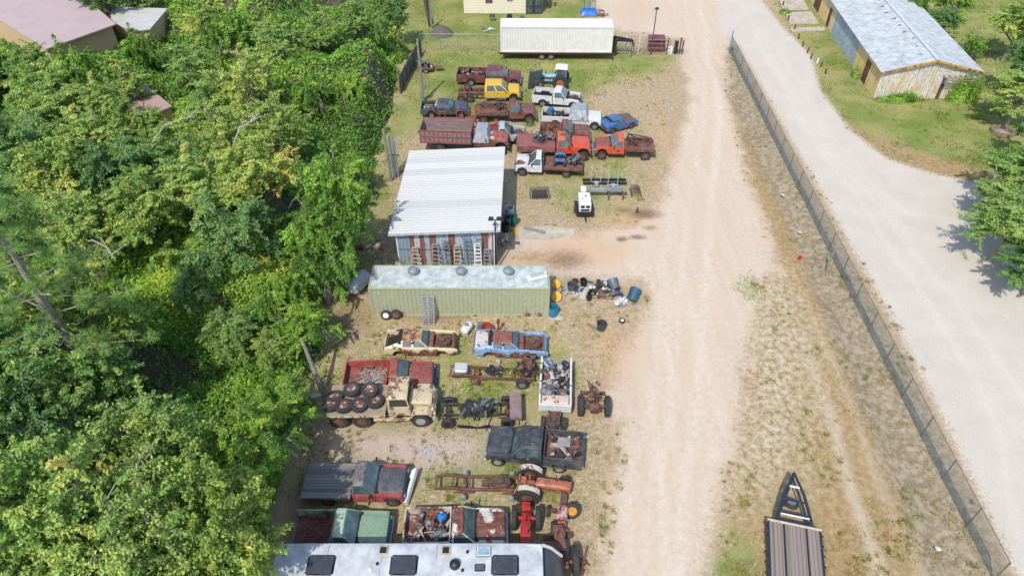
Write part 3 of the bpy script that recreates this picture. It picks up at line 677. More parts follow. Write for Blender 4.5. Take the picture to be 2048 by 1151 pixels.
def shed():
    z=lambda x:hL+(hR-hL)*x/sw
    m=MB(); m.corr((0,0,0),(1,0,0),(0,0,1),sw,hL-.02,.26,.03)
    m.add([(0,.035,hL-.05),(sw,.035,hL-.05),(sw,.035,hR)],[(0,1,2)]); m.obj('front_wall',shed_wall_m,SH)
    m=MB(); m.corr((sw,0,0),(0,1,0),(0,0,1),sdp,hR-.05,.26,.03); m.corr((0,sdp,0),(0,-1,0),(0,0,1),sdp,hL-.05,.26,.03); m.corr((sw,sdp,0),(-1,0,0),(0,0,1),sw,hL,.26,.03)
    m.obj('side_wall',mat('blue_grey_sheet',hx('#8c9ba6'),.5,.3,var=.3),SH)
    m=MB(); ov=.42; ux=Vector((sw+2*ov,0,(hR-hL)/sw*(sw+2*ov))).normalized(); L=(sw+2*ov)
    o=Vector((-ov,-ov,hL+.06-(hR-hL)/sw*ov)); yy=0; Lr=sdp+2*ov
    vs=[];fs=[];ys=[]; k=0; per=.30
    while k*per<Lr:
        for q,d in ((0,0),(.50,0),(.62,.07),(.80,.07),(.92,0)): 
            if (k+q)*per<Lr: ys.append(((k+q)*per,d))
        k+=1
    ys.append((Lr,0)); nxs=6
    for i,(y,d) in enumerate(ys):
        for j in range(nxs+1): p=o+ux*(L*j/nxs); vs.append((p.x,p.y+y,p.z+d))
    W=nxs+1
    for i in range(len(ys)-1):
        for j in range(nxs): fs.append((i*W+j,i*W+j+1,(i+1)*W+j+1,(i+1)*W+j))
    m.add(vs,fs); m.obj('roof',roof_m,SH)
    m=MB(); e=o+ux*L; 
    m.hexa([(o.x,o.y-.02,o.z-.16),(e.x,e.y-.02,e.z-.16),(e.x,e.y,e.z-.16),(o.x,o.y,o.z-.16)],[(o.x,o.y-.02,o.z-.01),(e.x,e.y-.02,e.z-.01),(e.x,e.y,e.z-.01),(o.x,o.y,o.z-.01)])
    m.box(e.x+.003,e.x+.03,e.y,e.y+Lr,e.z-.16,e.z+.02); m.obj('roof_trim',mat('pale_trim',hx('#c6cdd0'),.5,.2),SH)
    m=MB()
    for zz in (1.6,): m.box(.1,sw-.1,-.05,-.02,zz,zz+.04)
    m.obj('rail',rust_dk,SH)
    m=MB(); m.box(0,.1,-.07,-.035,0,hL-.1); m.box(sw-.09,sw,-.07,-.035,0,hR-.2); m.obj('corner_trims',white_p,SH)
    m=MB(); m.box(sw+.035,sw+.07,.7,1.4,0,2); m.obj('door',mat('grey_door',hx('#7f8a90'),.6),SH)
shed()
# ladders leaning on the shed wall
lad_al=alu; lad_wd=mat('wooden_ladder',hx('#b8aa98'),.8,var=.3); lad_gr=mat('grey_ladder',hx('#8b9094'),.5,.3)
def stepladder(x,w0,w1,h,m,label,steps=7,tilt=14,name='stepladder'):
    t=thing(name,label,'ladder',(SH.location.x+x+.1,39.7-.25-h*math.sin(R(tilt))-x*.022,0),0,'ladders leaning on the shed wall')
    Rm=rot('X',-tilt); a=MB(); 
    for s in (-1,1): a.hexa([(s*w0/2-.03,-.04,0),(s*w0/2+.03,-.04,0),(s*w0/2+.03,.04,0),(s*w0/2-.03,.04,0)],[(s*w1/2-.03,-.04,h),(s*w1/2+.03,-.04,h),(s*w1/2+.03,.04,h),(s*w1/2-.03,.04,h)])
    a.v=[tuple(Rm@Vector(p)) for p in a.v]; a.obj('rails',m,t)
    a=MB()
    for k in range(steps):
        z=h*(k+.7)/(steps+.3); wd=(w0+(w1-w0)*z/h)/2-.02; d=.11 if name=='stepladder' else .04
        a.box(-wd,wd,-d,.03,z,z+.035)
    a.v=[tuple(Rm@Vector(p)) for p in a.v]; a.obj('steps',m,t)
    if name=='stepladder':
        a=MB(); a.box(-w1/2-.03,w1/2+.03,-.13,.12,h,h+.05); a.v=[tuple(Rm@Vector(p)) for p in a.v]; a.obj('top_cap',m,t)
        a=MB()
        for s in (-1,1): a.box(s*w0/2*.8-.02,s*w0/2*.8+.02,.07,.1,.1,h-.1)
        for k in range(3): a.box(-w0/2*.8,w0/2*.8,.07,.1,.4+k*h*.3,.44+k*h*.3)
        a.v=[tuple(Rm@Vector(p)) for p in a.v]; a.obj('rear_frame',m,t)
    return t
stepladder(1.25,.62,.40,2.0,lad_wd,'short stepladder leaning in the tree shade at the left end of the shed wall',6)
stepladder(2.75,.68,.38,2.35,lad_al,'pale stepladder second from the left on the patched shed wall',7)
stepladder(3.55,.72,.36,2.6,lad_gr,'grey stepladder with a dark top, third from the left on the shed wall',8)
stepladder(4.35,.62,.34,2.25,lad_wd,'pale stepladder against the rust-red sheet near the middle of the shed wall',7)
stepladder(5.1,.46,.42,2.95,lad_gr,'narrow grey extension ladder in the middle of the row on the shed wall',9,10,'extension_ladder')
stepladder(5.85,.62,.36,2.5,white_p,'tall white stepladder right of the extension ladders on the shed wall',8)
stepladder(5.92,.42,.42,3.1,lad_al,'bright ladder standing highest behind the white stepladder on the shed wall',10,6,'extension_ladder')
stepladder(6.5,.5,.36,1.9,lad_al,'short aluminium stepladder farthest right on the shed wall',6)
# roof lamp pole beside shed, utility poles
def lamp_pole(u,v,h,label,heads=1,m=None,rz=0):
    m=m or mat('brown_pole',hx('#4a3f3a'),.6); p=G(u,v); t=thing('lamp_pole',label,'lamp pole',p,rz)
    MB().tube([(0,0,0),(0,0,h)],[.07,.05],8).obj('pole',m,t,smooth=True)
    a=MB(); a.tube([(-.3,0,h),(.3,0,h)],.03,5)
    a.obj('arm',m,t)
    for s in ((-1,1) if heads==2 else (0,)):
        b=MB(); b.hexa([(s*.28-.2,-.22,h+.05),(s*.28+.2,-.22,h+.05),(s*.28+.2,.1,h-.02),(s*.28-.2,.1,h-.02)],[(s*.28-.15,-.15,h+.3),(s*.28+.15,-.15,h+.3),(s*.28+.15,.12,h+.2),(s*.28-.15,.12,h+.2)])
        b.obj('lamp_head',black,t,bevel=.02)
    return t
lamp_pole(992,541,4.7,'tall dark floodlight pole in front of the shed corner',2,black)
lamp_pole(1301,110,5.2,'slim dark lamp pole beside the maroon dumpster')
def upole(u,v,h,r,label,lean=(0,0),extra=True):
    p=G(u,v); t=thing('utility_pole',label,'utility pole',p,0)
    MB().tube([(0,0,0),(lean[0],lean[1],h)],[r,r*.7],9).obj('pole',bark,t,smooth=True)
    if extra:
        MB().tube([(r,-r,.2),(r+lean[0]*.6,-r,h*.6)],.05,6).obj('conduit',galv,t)
        MB().box(r-.02,r+.25,-.2,.12,1.3,1.9).obj('meter_box',galv,t,bevel=.02)
    return t
upole(846,202,6.5,.16,'wooden utility pole with a meter box on the grass left of the small dark pickup')
upole(863,57,4.2,.12,'slim pole with a blue ladder rung frame by the top of the plank fence')
# bundle of steel posts left of the shed
for i,(u,v,h,r,m,lab) in enumerate(((783,362,5.0,.13,bark,'thick grey wooden post left of the shed, tallest of its cluster'),(790,358,4.2,.09,galv,'rusty-based steel post in the cluster left of the shed'),(797,354,3.6,.08,mat('blue_pipe',hx('#8fa6b4'),.5,.2),'pale blue pipe standing right of the post cluster left of the shed'))):
    tag(MB().tube([(0,0,0),(-.12+.05*i,.1,h)],[r,r*.9],9).obj('post',m,smooth=True,loc=G(u,v)),lab,'post','posts clustered left of the shed')
t=thing('pipe_rack','rack of pale blue and grey pipes leaning beside the posts left of the shed','pipe rack',G(792,350))
for k in range(5): MB().tube([(-.25+.12*k,-.3,0),(-.3+.12*k,.5,4.0-.3*(k%3))],.035,6).obj('pipe',galv if k%2 else M['blue_pipe'],t)
MB().box(-.4,.45,.1,.16,1.9,2.0).obj('crossbar',rust,t)
# green container
grn_c=rusty('green_container_paint',hx('#b0b492',.88),-.05,.8,rough=.6,fade=hx('#9da27e',.87))
ctop=mat('container_roof',hx('#ced4d0',.9),.6,.1,var=.2,scale=1.6,c2=hx('#939b90'))
GC=thing('shipping_container','long pale green shipping container with three round roof vents','container',(-9.65,34.25,0))
def container(t,L,W,h,m,mt,z0=0.0):
    a=MB(); q=.035
    a.corr((.12,q,z0+.16),(1,0,0),(0,0,1),L-.24,h-.28,.29,-q)
    a.corr((L-.12,W-q,z0+.16),(-1,0,0),(0,0,1),L-.24,h-.28,.29,-q)
    a.corr((0+q,W-.12,z0+.16),(0,-1,0),(0,0,1),W-.24,h-.28,.29,-q)
    a.obj('side_wall',m,t)
    a=MB()
    for x in (0,L-.12):
        for y in (0,W-.12): a.box(x,x+.12,y,y+.12,z0,z0+h)
    for y in (-.004,W-.096): a.box(.12,L-.12,y,y+.1,z0,z0+.16); a.box(.12,L-.12,y,y+.1,z0+h-.12,z0+h-.002)
    for x in (.003,L-.103): a.box(x,x+.1,.12,W-.12,z0,z0+.16); a.box(x,x+.1,.12,W-.12,z0+h-.12,z0+h-.002)
    a.obj('frame',m,t)
    a=MB()
    for s in (0,1): a.box(L-.06,L-.02,.12+s*(W-.24)/2+.01,.12+(s+1)*(W-.24)/2-.01,z0+.16,z0+h-.12)
    d=a.obj('door',m,t)
    a=MB()
    for y in (.5,.95,W-.95,W-.5): a.tube([(L-.0,y,z0+.1),(L-.0,y,z0+h-.1)],.02,6)
    a.obj('lock_rod',galv,d)
    a=MB(); k=0; vs=[];fs=[];xs=[]
    while k*.42<L-.24:
        for q_,d_ in ((0,0),(.5,0),(.6,.02),(.9,.02)):
            if (k+q_)*.42<L-.24: xs.append((.12+(k+q_)*.42,d_))
        k+=1
    xs.append((L-.12,0))
    for x,d_ in xs: vs+= [(x,.09,z0+h-.03+d_),(x,W-.09,z0+h-.03+d_)]
    fs=[(2*i,2*i+2,2*i+3,2*i+1) for i in range(len(xs)-1)]
    a.add(vs,fs); a.obj('roof',mt,t)
container(GC,12.2,2.44,2.6,grn_c,ctop)
for x in (2.9,6.15,9.4):
    a=MB(); a.lathe([(.17,2.57),(.17,2.75),(.30,2.78),(.36,2.92),(.33,3.04),(.2,3.12),(.0,3.14)],24,T(x,1.5,0)); v_=a.obj('roof_vent',galv,GC,smooth=True)
    a=MB()
    for k in range(20):
        q=k*R(18); a.box(.335,.365,-.004,.004,2.8,3.02,T(x,1.5,0)@Matrix.Rotation(q,4,'Z'))
    a.obj('vane',chrome,v_)
t=thing('metal_sheet','bent pale metal channels lying on the right end of the green container roof','metal panel',(1.75,35.5,2.62),.35)
MB().box(-.8,.6,-.3,.25,.0,.03).obj('sheet',white_p,t); MB().box(-.5,.5,-.06,.02,.03,.09).box(-.5,.5,.12,.2,.03,.09).obj('channel',alu,t)
t=thing('ramp_ladder','short wide aluminium ramp ladder leaning on the green container front','ladder',(-5.7,33.40,0),0)
a=MB(); 
for x in (-.4,.0,.4): a.box(x-.035,x+.035,0,.07,0,2.25)
a.v=[tuple(rot('X',-18)@Vector(p)) for p in a.v]; a.obj('rails',alu,t)
a=MB()
for k in range(13): a.box(-.38,.38,-.01,.06,.1+k*.165,.17+k*.165)
a.v=[tuple(rot('X',-18)@Vector(p)) for p in a.v]; a.obj('steps',alu,t)
# white container on gooseneck trailer
wc=mat('white_container_paint',hx('#e0ddd6',.9),.55,var=.1,scale=1.5); wct=mat('white_container_roof',hx('#e6e3da',.95),.5,var=.08)
p=G(1001,122)
WT_=thing('gooseneck_trailer','flat gooseneck trailer carrying the white container','trailer',(p.x,p.y+.1,0),R(-.6))
WCN=thing('shipping_container','long white shipping container loaded on the gooseneck trailer at the back','container',(p.x,p.y+.1,.98),R(-.6))
container(WCN,12.6,2.5,2.9,wc,wct)
def wheel(parent,x,y,r,w,tm=None,rm=None,side=-1,rimr=.58,lug=0,name='wheel',z=None,rotm=None,dish=.3):
    tm=tm or tyre_m; rm=rm or grey_rim; rr=r*rimr; a=MB()
    prof=[(rr,-w*.36),(r*.86,-w*.5),(r*.97,-w*.42),(r,-w*.2),(r,w*.2),(r*.97,w*.42),(r*.86,w*.5),(rr,w*.36)]
    Mx=rotm if rotm is not None else rot('X',90)
    a.lathe(prof,22,Mx)
    if lug:
        for k in range(lug):
            q=2*math.pi*k/lug
            for s in (-1,1):
                a.box(r*.955,r*1.035,-.03,.03,-w*.23,w*.23,Mx@Matrix.Rotation(q+s*.07,4,'Z')@T(0,0,s*w*.23)@Matrix.Rotation(s*.5,4,'X'))
    o=a.obj(name,tm,parent,smooth=not lug,loc=(x,y,z if z is not None else r))
    b=MB()
    for s in (-1,1):
        k=w*.40*s; b.lathe([(rr*1.02,k),(rr*.93,k*1.0),(rr*.85,k*.55),(rr*.45,k*.45),(rr*.35,k*.9),(rr*.12,k*1.0),(0,k*1.0)],18,Mx)
    b.obj('rim',rm,o,smooth=True)
    b=MB()
    for q in range(6): b.lathe([(rr*.09,side*-1*0+w*.2*s_),(rr*.09,w*.235*s_)],5,Mx@Matrix.Rotation(q*R(60),4,'Z')@T(rr*.65,0,0)) if False else None
    return o
a=MB(); a.box(-.1,12.6,.0,.14,.72,.95).box(-.1,12.6,2.36,2.5,.72,.95)
for k in range(13): a.box(.1+k,.2+k,.14,2.36,.75,.93)
a.obj('frame',black,WT_)
a=MB(); a.box(-.1,12.7,-.03,-.003,.86,.93); a.obj('reflector_strip',redlens,WT_)
for x in (4.7,5.75):
    wheel(WT_,x,.25,.4,.25); wheel(WT_,x,2.25,.4,.25)
a=MB()
for y in (.8,1.7):
    a.hexa([(12.6,y-.06,.7),(13.0,y-.06,.7),(13.0,y+.06,.7),(12.6,y+.06,.7)],[(12.7,y-.06,2.1),(13.3,y-.06,2.2),(13.3,y+.06,2.2),(12.7,y+.06,2.1)])
    a.hexa([(12.9,y-.06,2.0),(15.0,y*.3+.84-.06,1.75),(15.0,y*.3+.84+.06,1.75),(12.9,y+.06,2.0)],[(12.9,y-.06,2.25),(15.0,y*.3+.84-.06,2.0),(15.0,y*.3+.84+.06,2.0),(12.9,y+.06,2.25)])
a.tube([(15,1.2,2.0),(15.2,1.2,1.2)],.09,8); a.obj('gooseneck',black,WT_,bevel=.02)
a=MB(); a.box(14.95,15.0,1.0,1.1,0,1.7).box(12.75,12.87,.1,.22,0,.8).box(12.75,12.87,2.2,2.32,0,.8); a.obj('jack_leg',rust_dk,WT_)
# ---- chain link fences
def diamond(mb,A,B,z0,z1,sp,r,zf=None):
    A,B=Vector(A),Vector(B); L=(B-A).length; d=(B-A)/L; h=z1-z0; n=Vector((-d.y,d.x,0))*r; k=-h
    while k<L:
        for s in (0,1):
            t0,t1=(k,k+h) if s==0 else (k+h,k); za,zb=z0,z1
            def pt(t,z): 
                q=A+d*t; return Vector((q.x,q.y,z+(zf(q) if zf else 0)))
            # clip ends
            lo,hi=0.0,1.0
            for e in (0,L):
                if (t0-e)*(t1-e)<0:
                    f=(e-t0)/(t1-t0)
                    if (e==0)==(t0<t1): lo=max(lo,f)
                    else: hi=min(hi,f)
            if min(t0,t1)>=L or max(t0,t1)<=0: continue
            p=pt(t0+(t1-t0)*lo,za+(zb-za)*lo); q=pt(t0+(t1-t0)*hi,za+(zb-za)*hi)
            up=Vector((0,0,r)); mb.add([p-n,p+up,p+n,q-n,q+up,q+n],[(0,1,4,3),(1,2,5,4),(2,0,3,5)])
        k+=sp
def clf(A,B,h,n,label,sp=.14,group=None,zf=None,pm=galv,rw=.0045):
    t=thing('chain_link_fence',label,'fence',(0,0,0),0,group); A,B=Vector(A),Vector(B)
    for i in range(n+1):
        p=A.lerp(B,i/n); MB().tube([(p.x,p.y,-.3),(p.x,p.y,h)],.035,6).obj('post',pm,t)
    a=MB(); a.tube([(A.x,A.y,h),(B.x,B.y,h)],.02,6); a.obj('top_rail',pm,t)
    a=MB(); diamond(a,A,B,.02,h,sp,rw); a.obj('mesh',pm,t)
    return t
fence_m=mat('fence_wire',hx('#6d7376'),.5,.3,var=.2)
clf((FA.x,FA.y,0),(FB.x,FB.y,0),1.85,22,'long chain link fence running down between the dirt road and the white road',sp=.115,pm=fence_m,rw=.006)
p0=G(842,101); p1=G(1000,103); clf(p0,p1,2.0,4,'chain link fence on the grass left of the white container',sp=.18)
p0=G(1228,103); p1=G(1290,106); clf(p0,p1,2.0,2,'short chain link fence between the white container and the dumpster',sp=.18,pm=galv)
# posts of the fence's end and the braced post by the orange cup
tag(MB().tube([(0,0,0),(0,0,2.7)],.07,8).obj('fence_post',mat('blue_post',hx('#6f93a8'),.5),loc=G(1459,108)+Vector((-.1,.05,0))),'blue-topped thick end post of the long chain link fence','post')
a=MB(); p=G(1652,541); a.tube([(0,0,0),(0,0,2.1)],.06,8).tube([(.05,0,1.7),(-.7,1.5,.1)],.035,6); tag(a.obj('fence_post',galv,loc=p),'thick braced steel post halfway along the long fence','post')
# privacy plank fence
pk=mat('grey_planks',hx('#6f675e'),.9,var=.4,scale=3,sc3=(8,8,1)); A=G(842,108); B=G(800,188)
t=thing('plank_fence','dark weathered plank privacy fence at the edge of the wood','fence'); L=(B-A).length; d=(B-A)/L; ang=math.atan2(d.y,d.x)
a=MB(); k=0; rr_=random.Random(4)
while k*.15<L: a.box(k*.15,k*.15+.14,-.01,.012,0,1.85+rr_.uniform(-.04,.04)); k+=1
a.obj('planks',pk,t,loc=A,rot=(0,0,ang))
for k in range(7): MB().box(k*L/6-.05,k*L/6+.05,.014,.11,0,1.8).obj('post',pk,t,loc=A,rot=(0,0,ang))
A=G(858,56); B=G(846,0); B=B+(B-A)*.5
t=thing('plank_fence','dark plank fence running to the top edge left of the gravel heap','fence'); L=(B-A).length; d=(B-A)/L; ang=math.atan2(d.y,d.x); a=MB(); k=0
while k*.15<L: a.box(k*.15,k*.15+.14,-.01,.012,0,1.85+rr_.uniform(-.04,.04)); k+=1
a.obj('planks',pk,t,loc=A,rot=(0,0,ang))
# beige house at the top
siding=mat('beige_siding',hx('#e3d8bd',.9),.7,var=.06); p=G(928,27); q=G(1084,27)
HS=thing('house','cream clapboard house wall with two small windows by the top edge','house',p,0); Lh=q.x-p.x
a=MB(); k=0
while k*.2<3.2:
    z=k*.2; a.add([(0,0,z),(Lh,0,z),(Lh,.03,z+.2),(0,.03,z+.2)],[(0,1,2,3)]); a.add([(0,0,z),(Lh,0,z),(Lh,.03,z),(0,.03,z)],[(0,1,2,3)]); k+=1
a.box(0,Lh,.035,7,0,3.2); a.obj('wall',siding,HS)
a=MB(); a.prism([(-.5,3.1),(3.5,4.9),(7.5,3.1),(7.5,3.2),(3.5,5.05),(-.5,3.2)],-.4,Lh+.4); a.v=[(y,x,z) for x,y,z in a.v]; a.obj('roof',mat('brown_shingle',hx('#6f6259'),.9),HS)
for (x,w_,z,hh,m) in ((2.9,.75,1.4,1.1,mat('red_frame',hx('#9a4436'),.6)),(5.6,.7,1.6,.8,white_p)):
    w__=MB().box(x-.08,x+w_+.08,-.05,-.012,z-.08,z+hh+.08).obj('window',m,HS); MB().box(x,x+w_,-.065,-.053,z,z+hh).obj('pane',glass,w__)
for s in (0,1): 
    d_=MB().box(Lh-2.1+s*1.05,Lh-1.1+s*1.05,-.3,-.08,0,2.1).obj('door',mat('dark_gate',hx('#3a3c40'),.5),HS,bevel=.02)
    MB().box(Lh-1.95+s*1.05,Lh-1.25+s*1.05,-.315,-.303,.2,.9).box(Lh-1.95+s*1.05,Lh-1.25+s*1.05,-.315,-.303,1.1,1.9).obj('panel',glass,d_)
# mauve-roofed houses in the wood
mauve=mat('mauve_roof',hx('#b59f9b',.95),.7,var=.08,scale=.5); tan=mat('tan_wall',hx('#cfae86',.9),.8,var=.08)
def slab_roof(name,label,pts,z,m,t_=.12,wallm=None,cat='house'):
    t=thing(name,label,cat); n=len(pts)
    if len(pts[0])==2: pts=[G(u,v,z) for u,v in pts]
    c=sum((Vector(p) for p in pts),Vector())/n
    a=MB(); a.add([tuple(p) for p in pts]+[(p[0],p[1],p[2]-t_) for p in pts],[tuple(range(n)),tuple(range(2*n-1,n-1,-1))]+[(i,n+i,n+(i+1)%n,(i+1)%n) for i in range(n)]); a.obj('roof',m,t)
    if wallm:
        w_=[Vector(p).lerp(c,.07) for p in pts]; a=MB(); a.add([(p[0],p[1],p[2]-t_-.02) for p in w_]+[(p[0],p[1],0) for p in w_],[(i,n+i,n+(i+1)%n,(i+1)%n) for i in range(n)]); a.obj('wall',wallm,t)
    return t
hA=slab_roof('house','big mauve-roofed house with a tan wall in the top left corner',[(-4,38),(92,98),(232,48),(165,-8),(70,-40),(-80,10)],4.4,mauve,wallm=tan)
e0=G(-4,38,4.4); e1=G(92,98,4.4)
for f in (.35,.6):
    p=e0.lerp(e1,f); q=e0.lerp(e1,f+.1); nn=Vector((.0,-.0,0)); c=Vector((sum(G(u,v,4.4).x for u,v in ((-4,38),(92,98),(232,48),(165,-8)))/4,sum(G(u,v,4.4).y for u,v in ((-4,38),(92,98),(232,48),(165,-8)))/4,4.4))
slab_roof('shed','pale white metal shed roof beside the mauve-roofed house',[(222,13),(335,17),(300,58),(262,62),(222,42)],3.2,mat('pale_sheet_roof',hx('#cfccc4',.9),.5,.1,var=.12,scale=.8),wallm=tan,cat='shed')
slab_roof('shed','small mauve ribbed roof showing among the trees','' or [(235,168),(292,170),(344,212),(305,228),(225,205)],3.2,mat('mauve_ribbed_roof',hx('#b9988e',.95),.6,.1,var=.12),wallm=tan,cat='shed')
# yellow and blue metal building on the right, real corners found from its footprint and 3.1 m eaves
mossy=stripes('blue_white_sheet',[hx('#7f93a2'),hx('#a9b2b4'),hx('#8ea1ae'),hx('#c3c4bf'),hx('#75899a'),hx('#b3bab8')],.32,0,.18)
def peel(name,stops,sc=.9,sc3=(1,1,.45)):
    m,t,b=newmat(name); n=noise(t,sc,6,.7,sc3=sc3); n2=noise(t,8,4,.6)
    c=ramp(t,n,stops,'CONSTANT'); c=mix(t,mth(t,'MULTIPLY',n2,.3),c,hx('#7b7468')); t.links.new(c,b.inputs['Base Color']); b.inputs['Roughness'].default_value=.7; return m
yel=hx('#c99a2c',.95)
gable_m=peel('peeling_gable',[(0,yel),(.43,hx('#d6d0c4')),(.475,hx('#8496a2')),(.505,hx('#dcd7cc')),(.56,yel),(.60,hx('#7d909d')),(.64,hx('#dad5ca'))],1.3,(2.6,2.6,.28))
yel_m=peel('yellow_stripes',[(0,hx('#c9a244')),(.46,hx('#d8b44c')),(.52,hx('#c9c6bb')),(.58,hx('#9aa8ad')),(.68,hx('#9a6244'))],1.2,(3,3,.3))
c0=G(1746,197); c1=G(1935,197); cB=G(1658,60)           # near-left, near-right, a far point of the left wall
ax_=(c1-c0); ax_.z=0; Wb=13.2; 
ang=math.atan2((G(1746,197)-G(1658,58)).x*-1,(G(1746,197)-G(1658,58)).y*-1)
YB=thing('metal_building','long rusting metal building with peeling yellow and blue sheet walls','building',c0,0)
back=(cB-c0).normalized(); 
hb=3.0; rdg=4.2; right=Vector((-back.y,back.x,0))*-1; gr=G(1935,197)-c0; 
Wb=11.2; Lb=34.0; right=Vector((gr.x,gr.y,0)).normalized()
Wb=gr.length
A_=Matrix(((right.x,back.x,0,0),(right.y,back.y,0,0),(0,0,1,0),(0,0,0,1)))
def yb(m): m.v=[tuple(A_@Vector(p)) for p in m.v]; return m
def ybo(m,n,mm,p=YB,**k): return yb(m).obj(n,mm,p,**k)
m=MB(); m.corr((0,8.0,0),(0,-1,0),(0,0,1),8.0,hb,.25,.03); ybo(m,'yellow_wall',yel_m)
m=MB(); m.corr((0,17.5,0),(0,-1,0),(0,0,1),9.5,hb,.25,.03)
mo=mat('x',(0,0,0,1)); 
wall2=peel('blue_sheet_side',[(0,hx('#6f8698')),(.42,hx('#8196a6')),(.52,hx('#b7bcb9')),(.58,hx('#7d94a5')),(.68,hx('#cdc8bb'))],1.5,(4,4,.35))
ybo(m,'side_wall',wall2)
m=MB(); m.corr((0,Lb,0),(0,-1,0),(0,0,1),Lb-17.5,hb-.2,.25,.03); ybo(m,'far_wall',yel_m)
m=MB(); m.corr((0,0,0),(1,0,0),(0,0,1),Wb,hb-.02,.25,.03); m.add([(0,.04,hb-.03),(Wb,.04,hb-.03),(Wb*.5,.04,rdg)],[(0,1,2)]); ybo(m,'gable_wall',gable_m)
m=MB(); m.corr((Wb,0,0),(0,1,0),(0,0,1),Lb,hb,.25,.03); ybo(m,'side_wall',wall2)
rf=mat('blue_white_roof',hx('#c3c8c9',.82),.7,.0,var=.2,scale=1.3,sc3=(1,1,1),c2=hx('#8b9092'))
m=MB()
for s in (0,1):
    ex=-.3 if s==0 else Wb+.3; rx=Wb*.5; vs=[];fs=[];ys=[];k=0
    dz=(rdg-hb)/(Wb*.5)*.3
    while k*.32<22: 
        for q_,d_ in ((0,0),(.5,0),(.65,.04),(.85,.04)): ys.append((-.3+(k+q_)*.32,d_))
        k+=1
    for y,d_ in ys: vs+= [(ex,y,hb+.06-dz+d_),(rx,y,rdg+.08+d_)]
    m.add(vs,[(2*i,2*i+2,2*i+3,2*i+1) for i in range(len(ys)-1)])
ybo(m,'roof',rf)
m=MB(); rq=random.Random(6)
for k in range(11):
    y=1.5+k*1.9; x=Wb*.5-rq.uniform(.3,1.0); zz=rdg+.08-(Wb*.5-x)/(Wb*.5+.3)*(rdg-hb)+.055; m.hexa([(x-rq.uniform(.2,.5),y,zz-.10),(x,y,zz),(x,y+.10,zz),(x-.3,y+.12,zz-.07)],[(x-.3,y,zz-.05),(x,y,zz+.012),(x,y+.10,zz+.012),(x-.3,y+.12,zz-.05)])
yb(m).obj('lifted_seams',rust_dk,YB)
m=MB()
for s in (0,1):
    ex=-.3 if s==0 else Wb+.3; dz=(rdg-hb)/(Wb*.5)*.3; m.add([(ex,22.0,hb+.06-dz),(Wb*.5,22.0,rdg+.08),(Wb*.5,Lb,rdg+.08),(ex,Lb,hb+.06-dz)],[(0,1,2,3)])
ybo(m,'far_roof',rusty('rusty_far_roof',hx('#a78d84'),.5,1.2))
m=MB(); m.box(Wb*.5-.2,Wb*.5+.2,-.32,22,rdg+.10,rdg+.16); ybo(m,'ridge_cap',mat('ridge_white',hx('#cfd6d8'),.5,.2))
m=MB()
for s in (0,1):
    ex=-.3 if s==0 else Wb+.3; dz=(rdg-hb)/(Wb*.5)*.3
    m.hexa([(ex,-.36,hb-.14-dz),(Wb*.5,-.36,rdg-.12),(Wb*.5,-.33,rdg-.12),(ex,-.33,hb-.14-dz)],[(ex,-.36,hb+.09-dz),(Wb*.5,-.36,rdg+.11),(Wb*.5,-.33,rdg+.11),(ex,-.33,hb+.09-dz)])
ybo(m,'roof_trim',rusty('yellow_trim',hx('#c79a3a'),.4,2))
m=MB(); m.box(-.05,-.01,3.2,4.5,0,2.4); ybo(m,'door',mat('brown_door',hx('#6b4234'),.8))
m=MB(); m.box(-.05,-.01,19.0,20.0,0,2.2).box(-.05,-.01,24.0,26.5,0,2.4); ybo(m,'door',M['brown_door'])
m=MB()
for x in (6.4,8.6,10.4): 
    if x<Wb: m.box(x,x+.35,-.12,-.0,0,2.3)
ybo(m,'post',rust_dk)
m=MB()
for z in (2.0,2.25,2.5): m.box(6.2,min(10.9,Wb),-.7,-.6,z,z+.06)
for k in range(8): m.box(6.3+k*.55,6.38+k*.55,-.9,-.0,2.52,2.58)
ybo(m,'trellis',mat('grey_trellis',hx('#8b8880'),.8))
# weeds along the gable, low bush
def bushblob(u,v,rx,ry,h,n,leaf,m,label,name='bush',cat='bush',seed=1,at=None,group=None):
    rng=np.random.RandomState(seed); p=at or G(u,v); g=rng.randn(n,3); g/=np.linalg.norm(g,axis=1,keepdims=True); r=rng.rand(n)**.4
    lob=1+.35*np.sin(g[:,0]*5+seed)*np.cos(g[:,1]*6)
    c=np.stack([g[:,0]*rx*r*lob,g[:,1]*ry*r*lob,np.abs(g[:,2])*h*r*lob*(.7+.5*vn(g[:,0]*3,g[:,1]*3,1,seed))],-1)
    v_,ts=leaves(c,n,leaf,seed,.45+rng.randn(n)*.15+(vn(c[:,0],c[:,1],.5,seed)-.5)*.5)
    me=leafobj(name,v_,ts,m); o=bpy.data.objects.new(name,me); col.objects.link(o); o.location=p; return tag(o,label,cat,group)
e=c0+right*2.6-back*.6; o=bushblob(0,0,2.4,.6,.8,3500,.09,leafV,'low strip of weeds along the foot of the yellow gable wall',at=e,seed=3); o.rotation_euler[2]=math.atan2(right.y,right.x)
e=c0+right*min(9.6,Wb-.8)-back*.6; bushblob(0,0,1.7,.9,2.5,6000,.1,leafV,'creeper climbing the trellis at the right corner of the peeling gable',at=e,seed=5,name='climbing_plant',cat='climber')
e=c0+back*5.2-right*.5; bushblob(0,0,.4,.7,1.1,800,.08,leafA,'small weed clump by the brown door of the metal building',at=e,seed=8)
bushblob(1569,27,.7,.5,.6,1000,.1,leafA,'small green bush at the edge of the concrete apron near the top',seed=9)
bushblob(792,112,1.6,1.8,1.9,6000,.11,leafA,'green bush just left of the plank fence',seed=12)
bushblob(780,120,1.3,1.5,1.7,5000,.11,leafV,'bright bush behind the plank fence',seed=13)
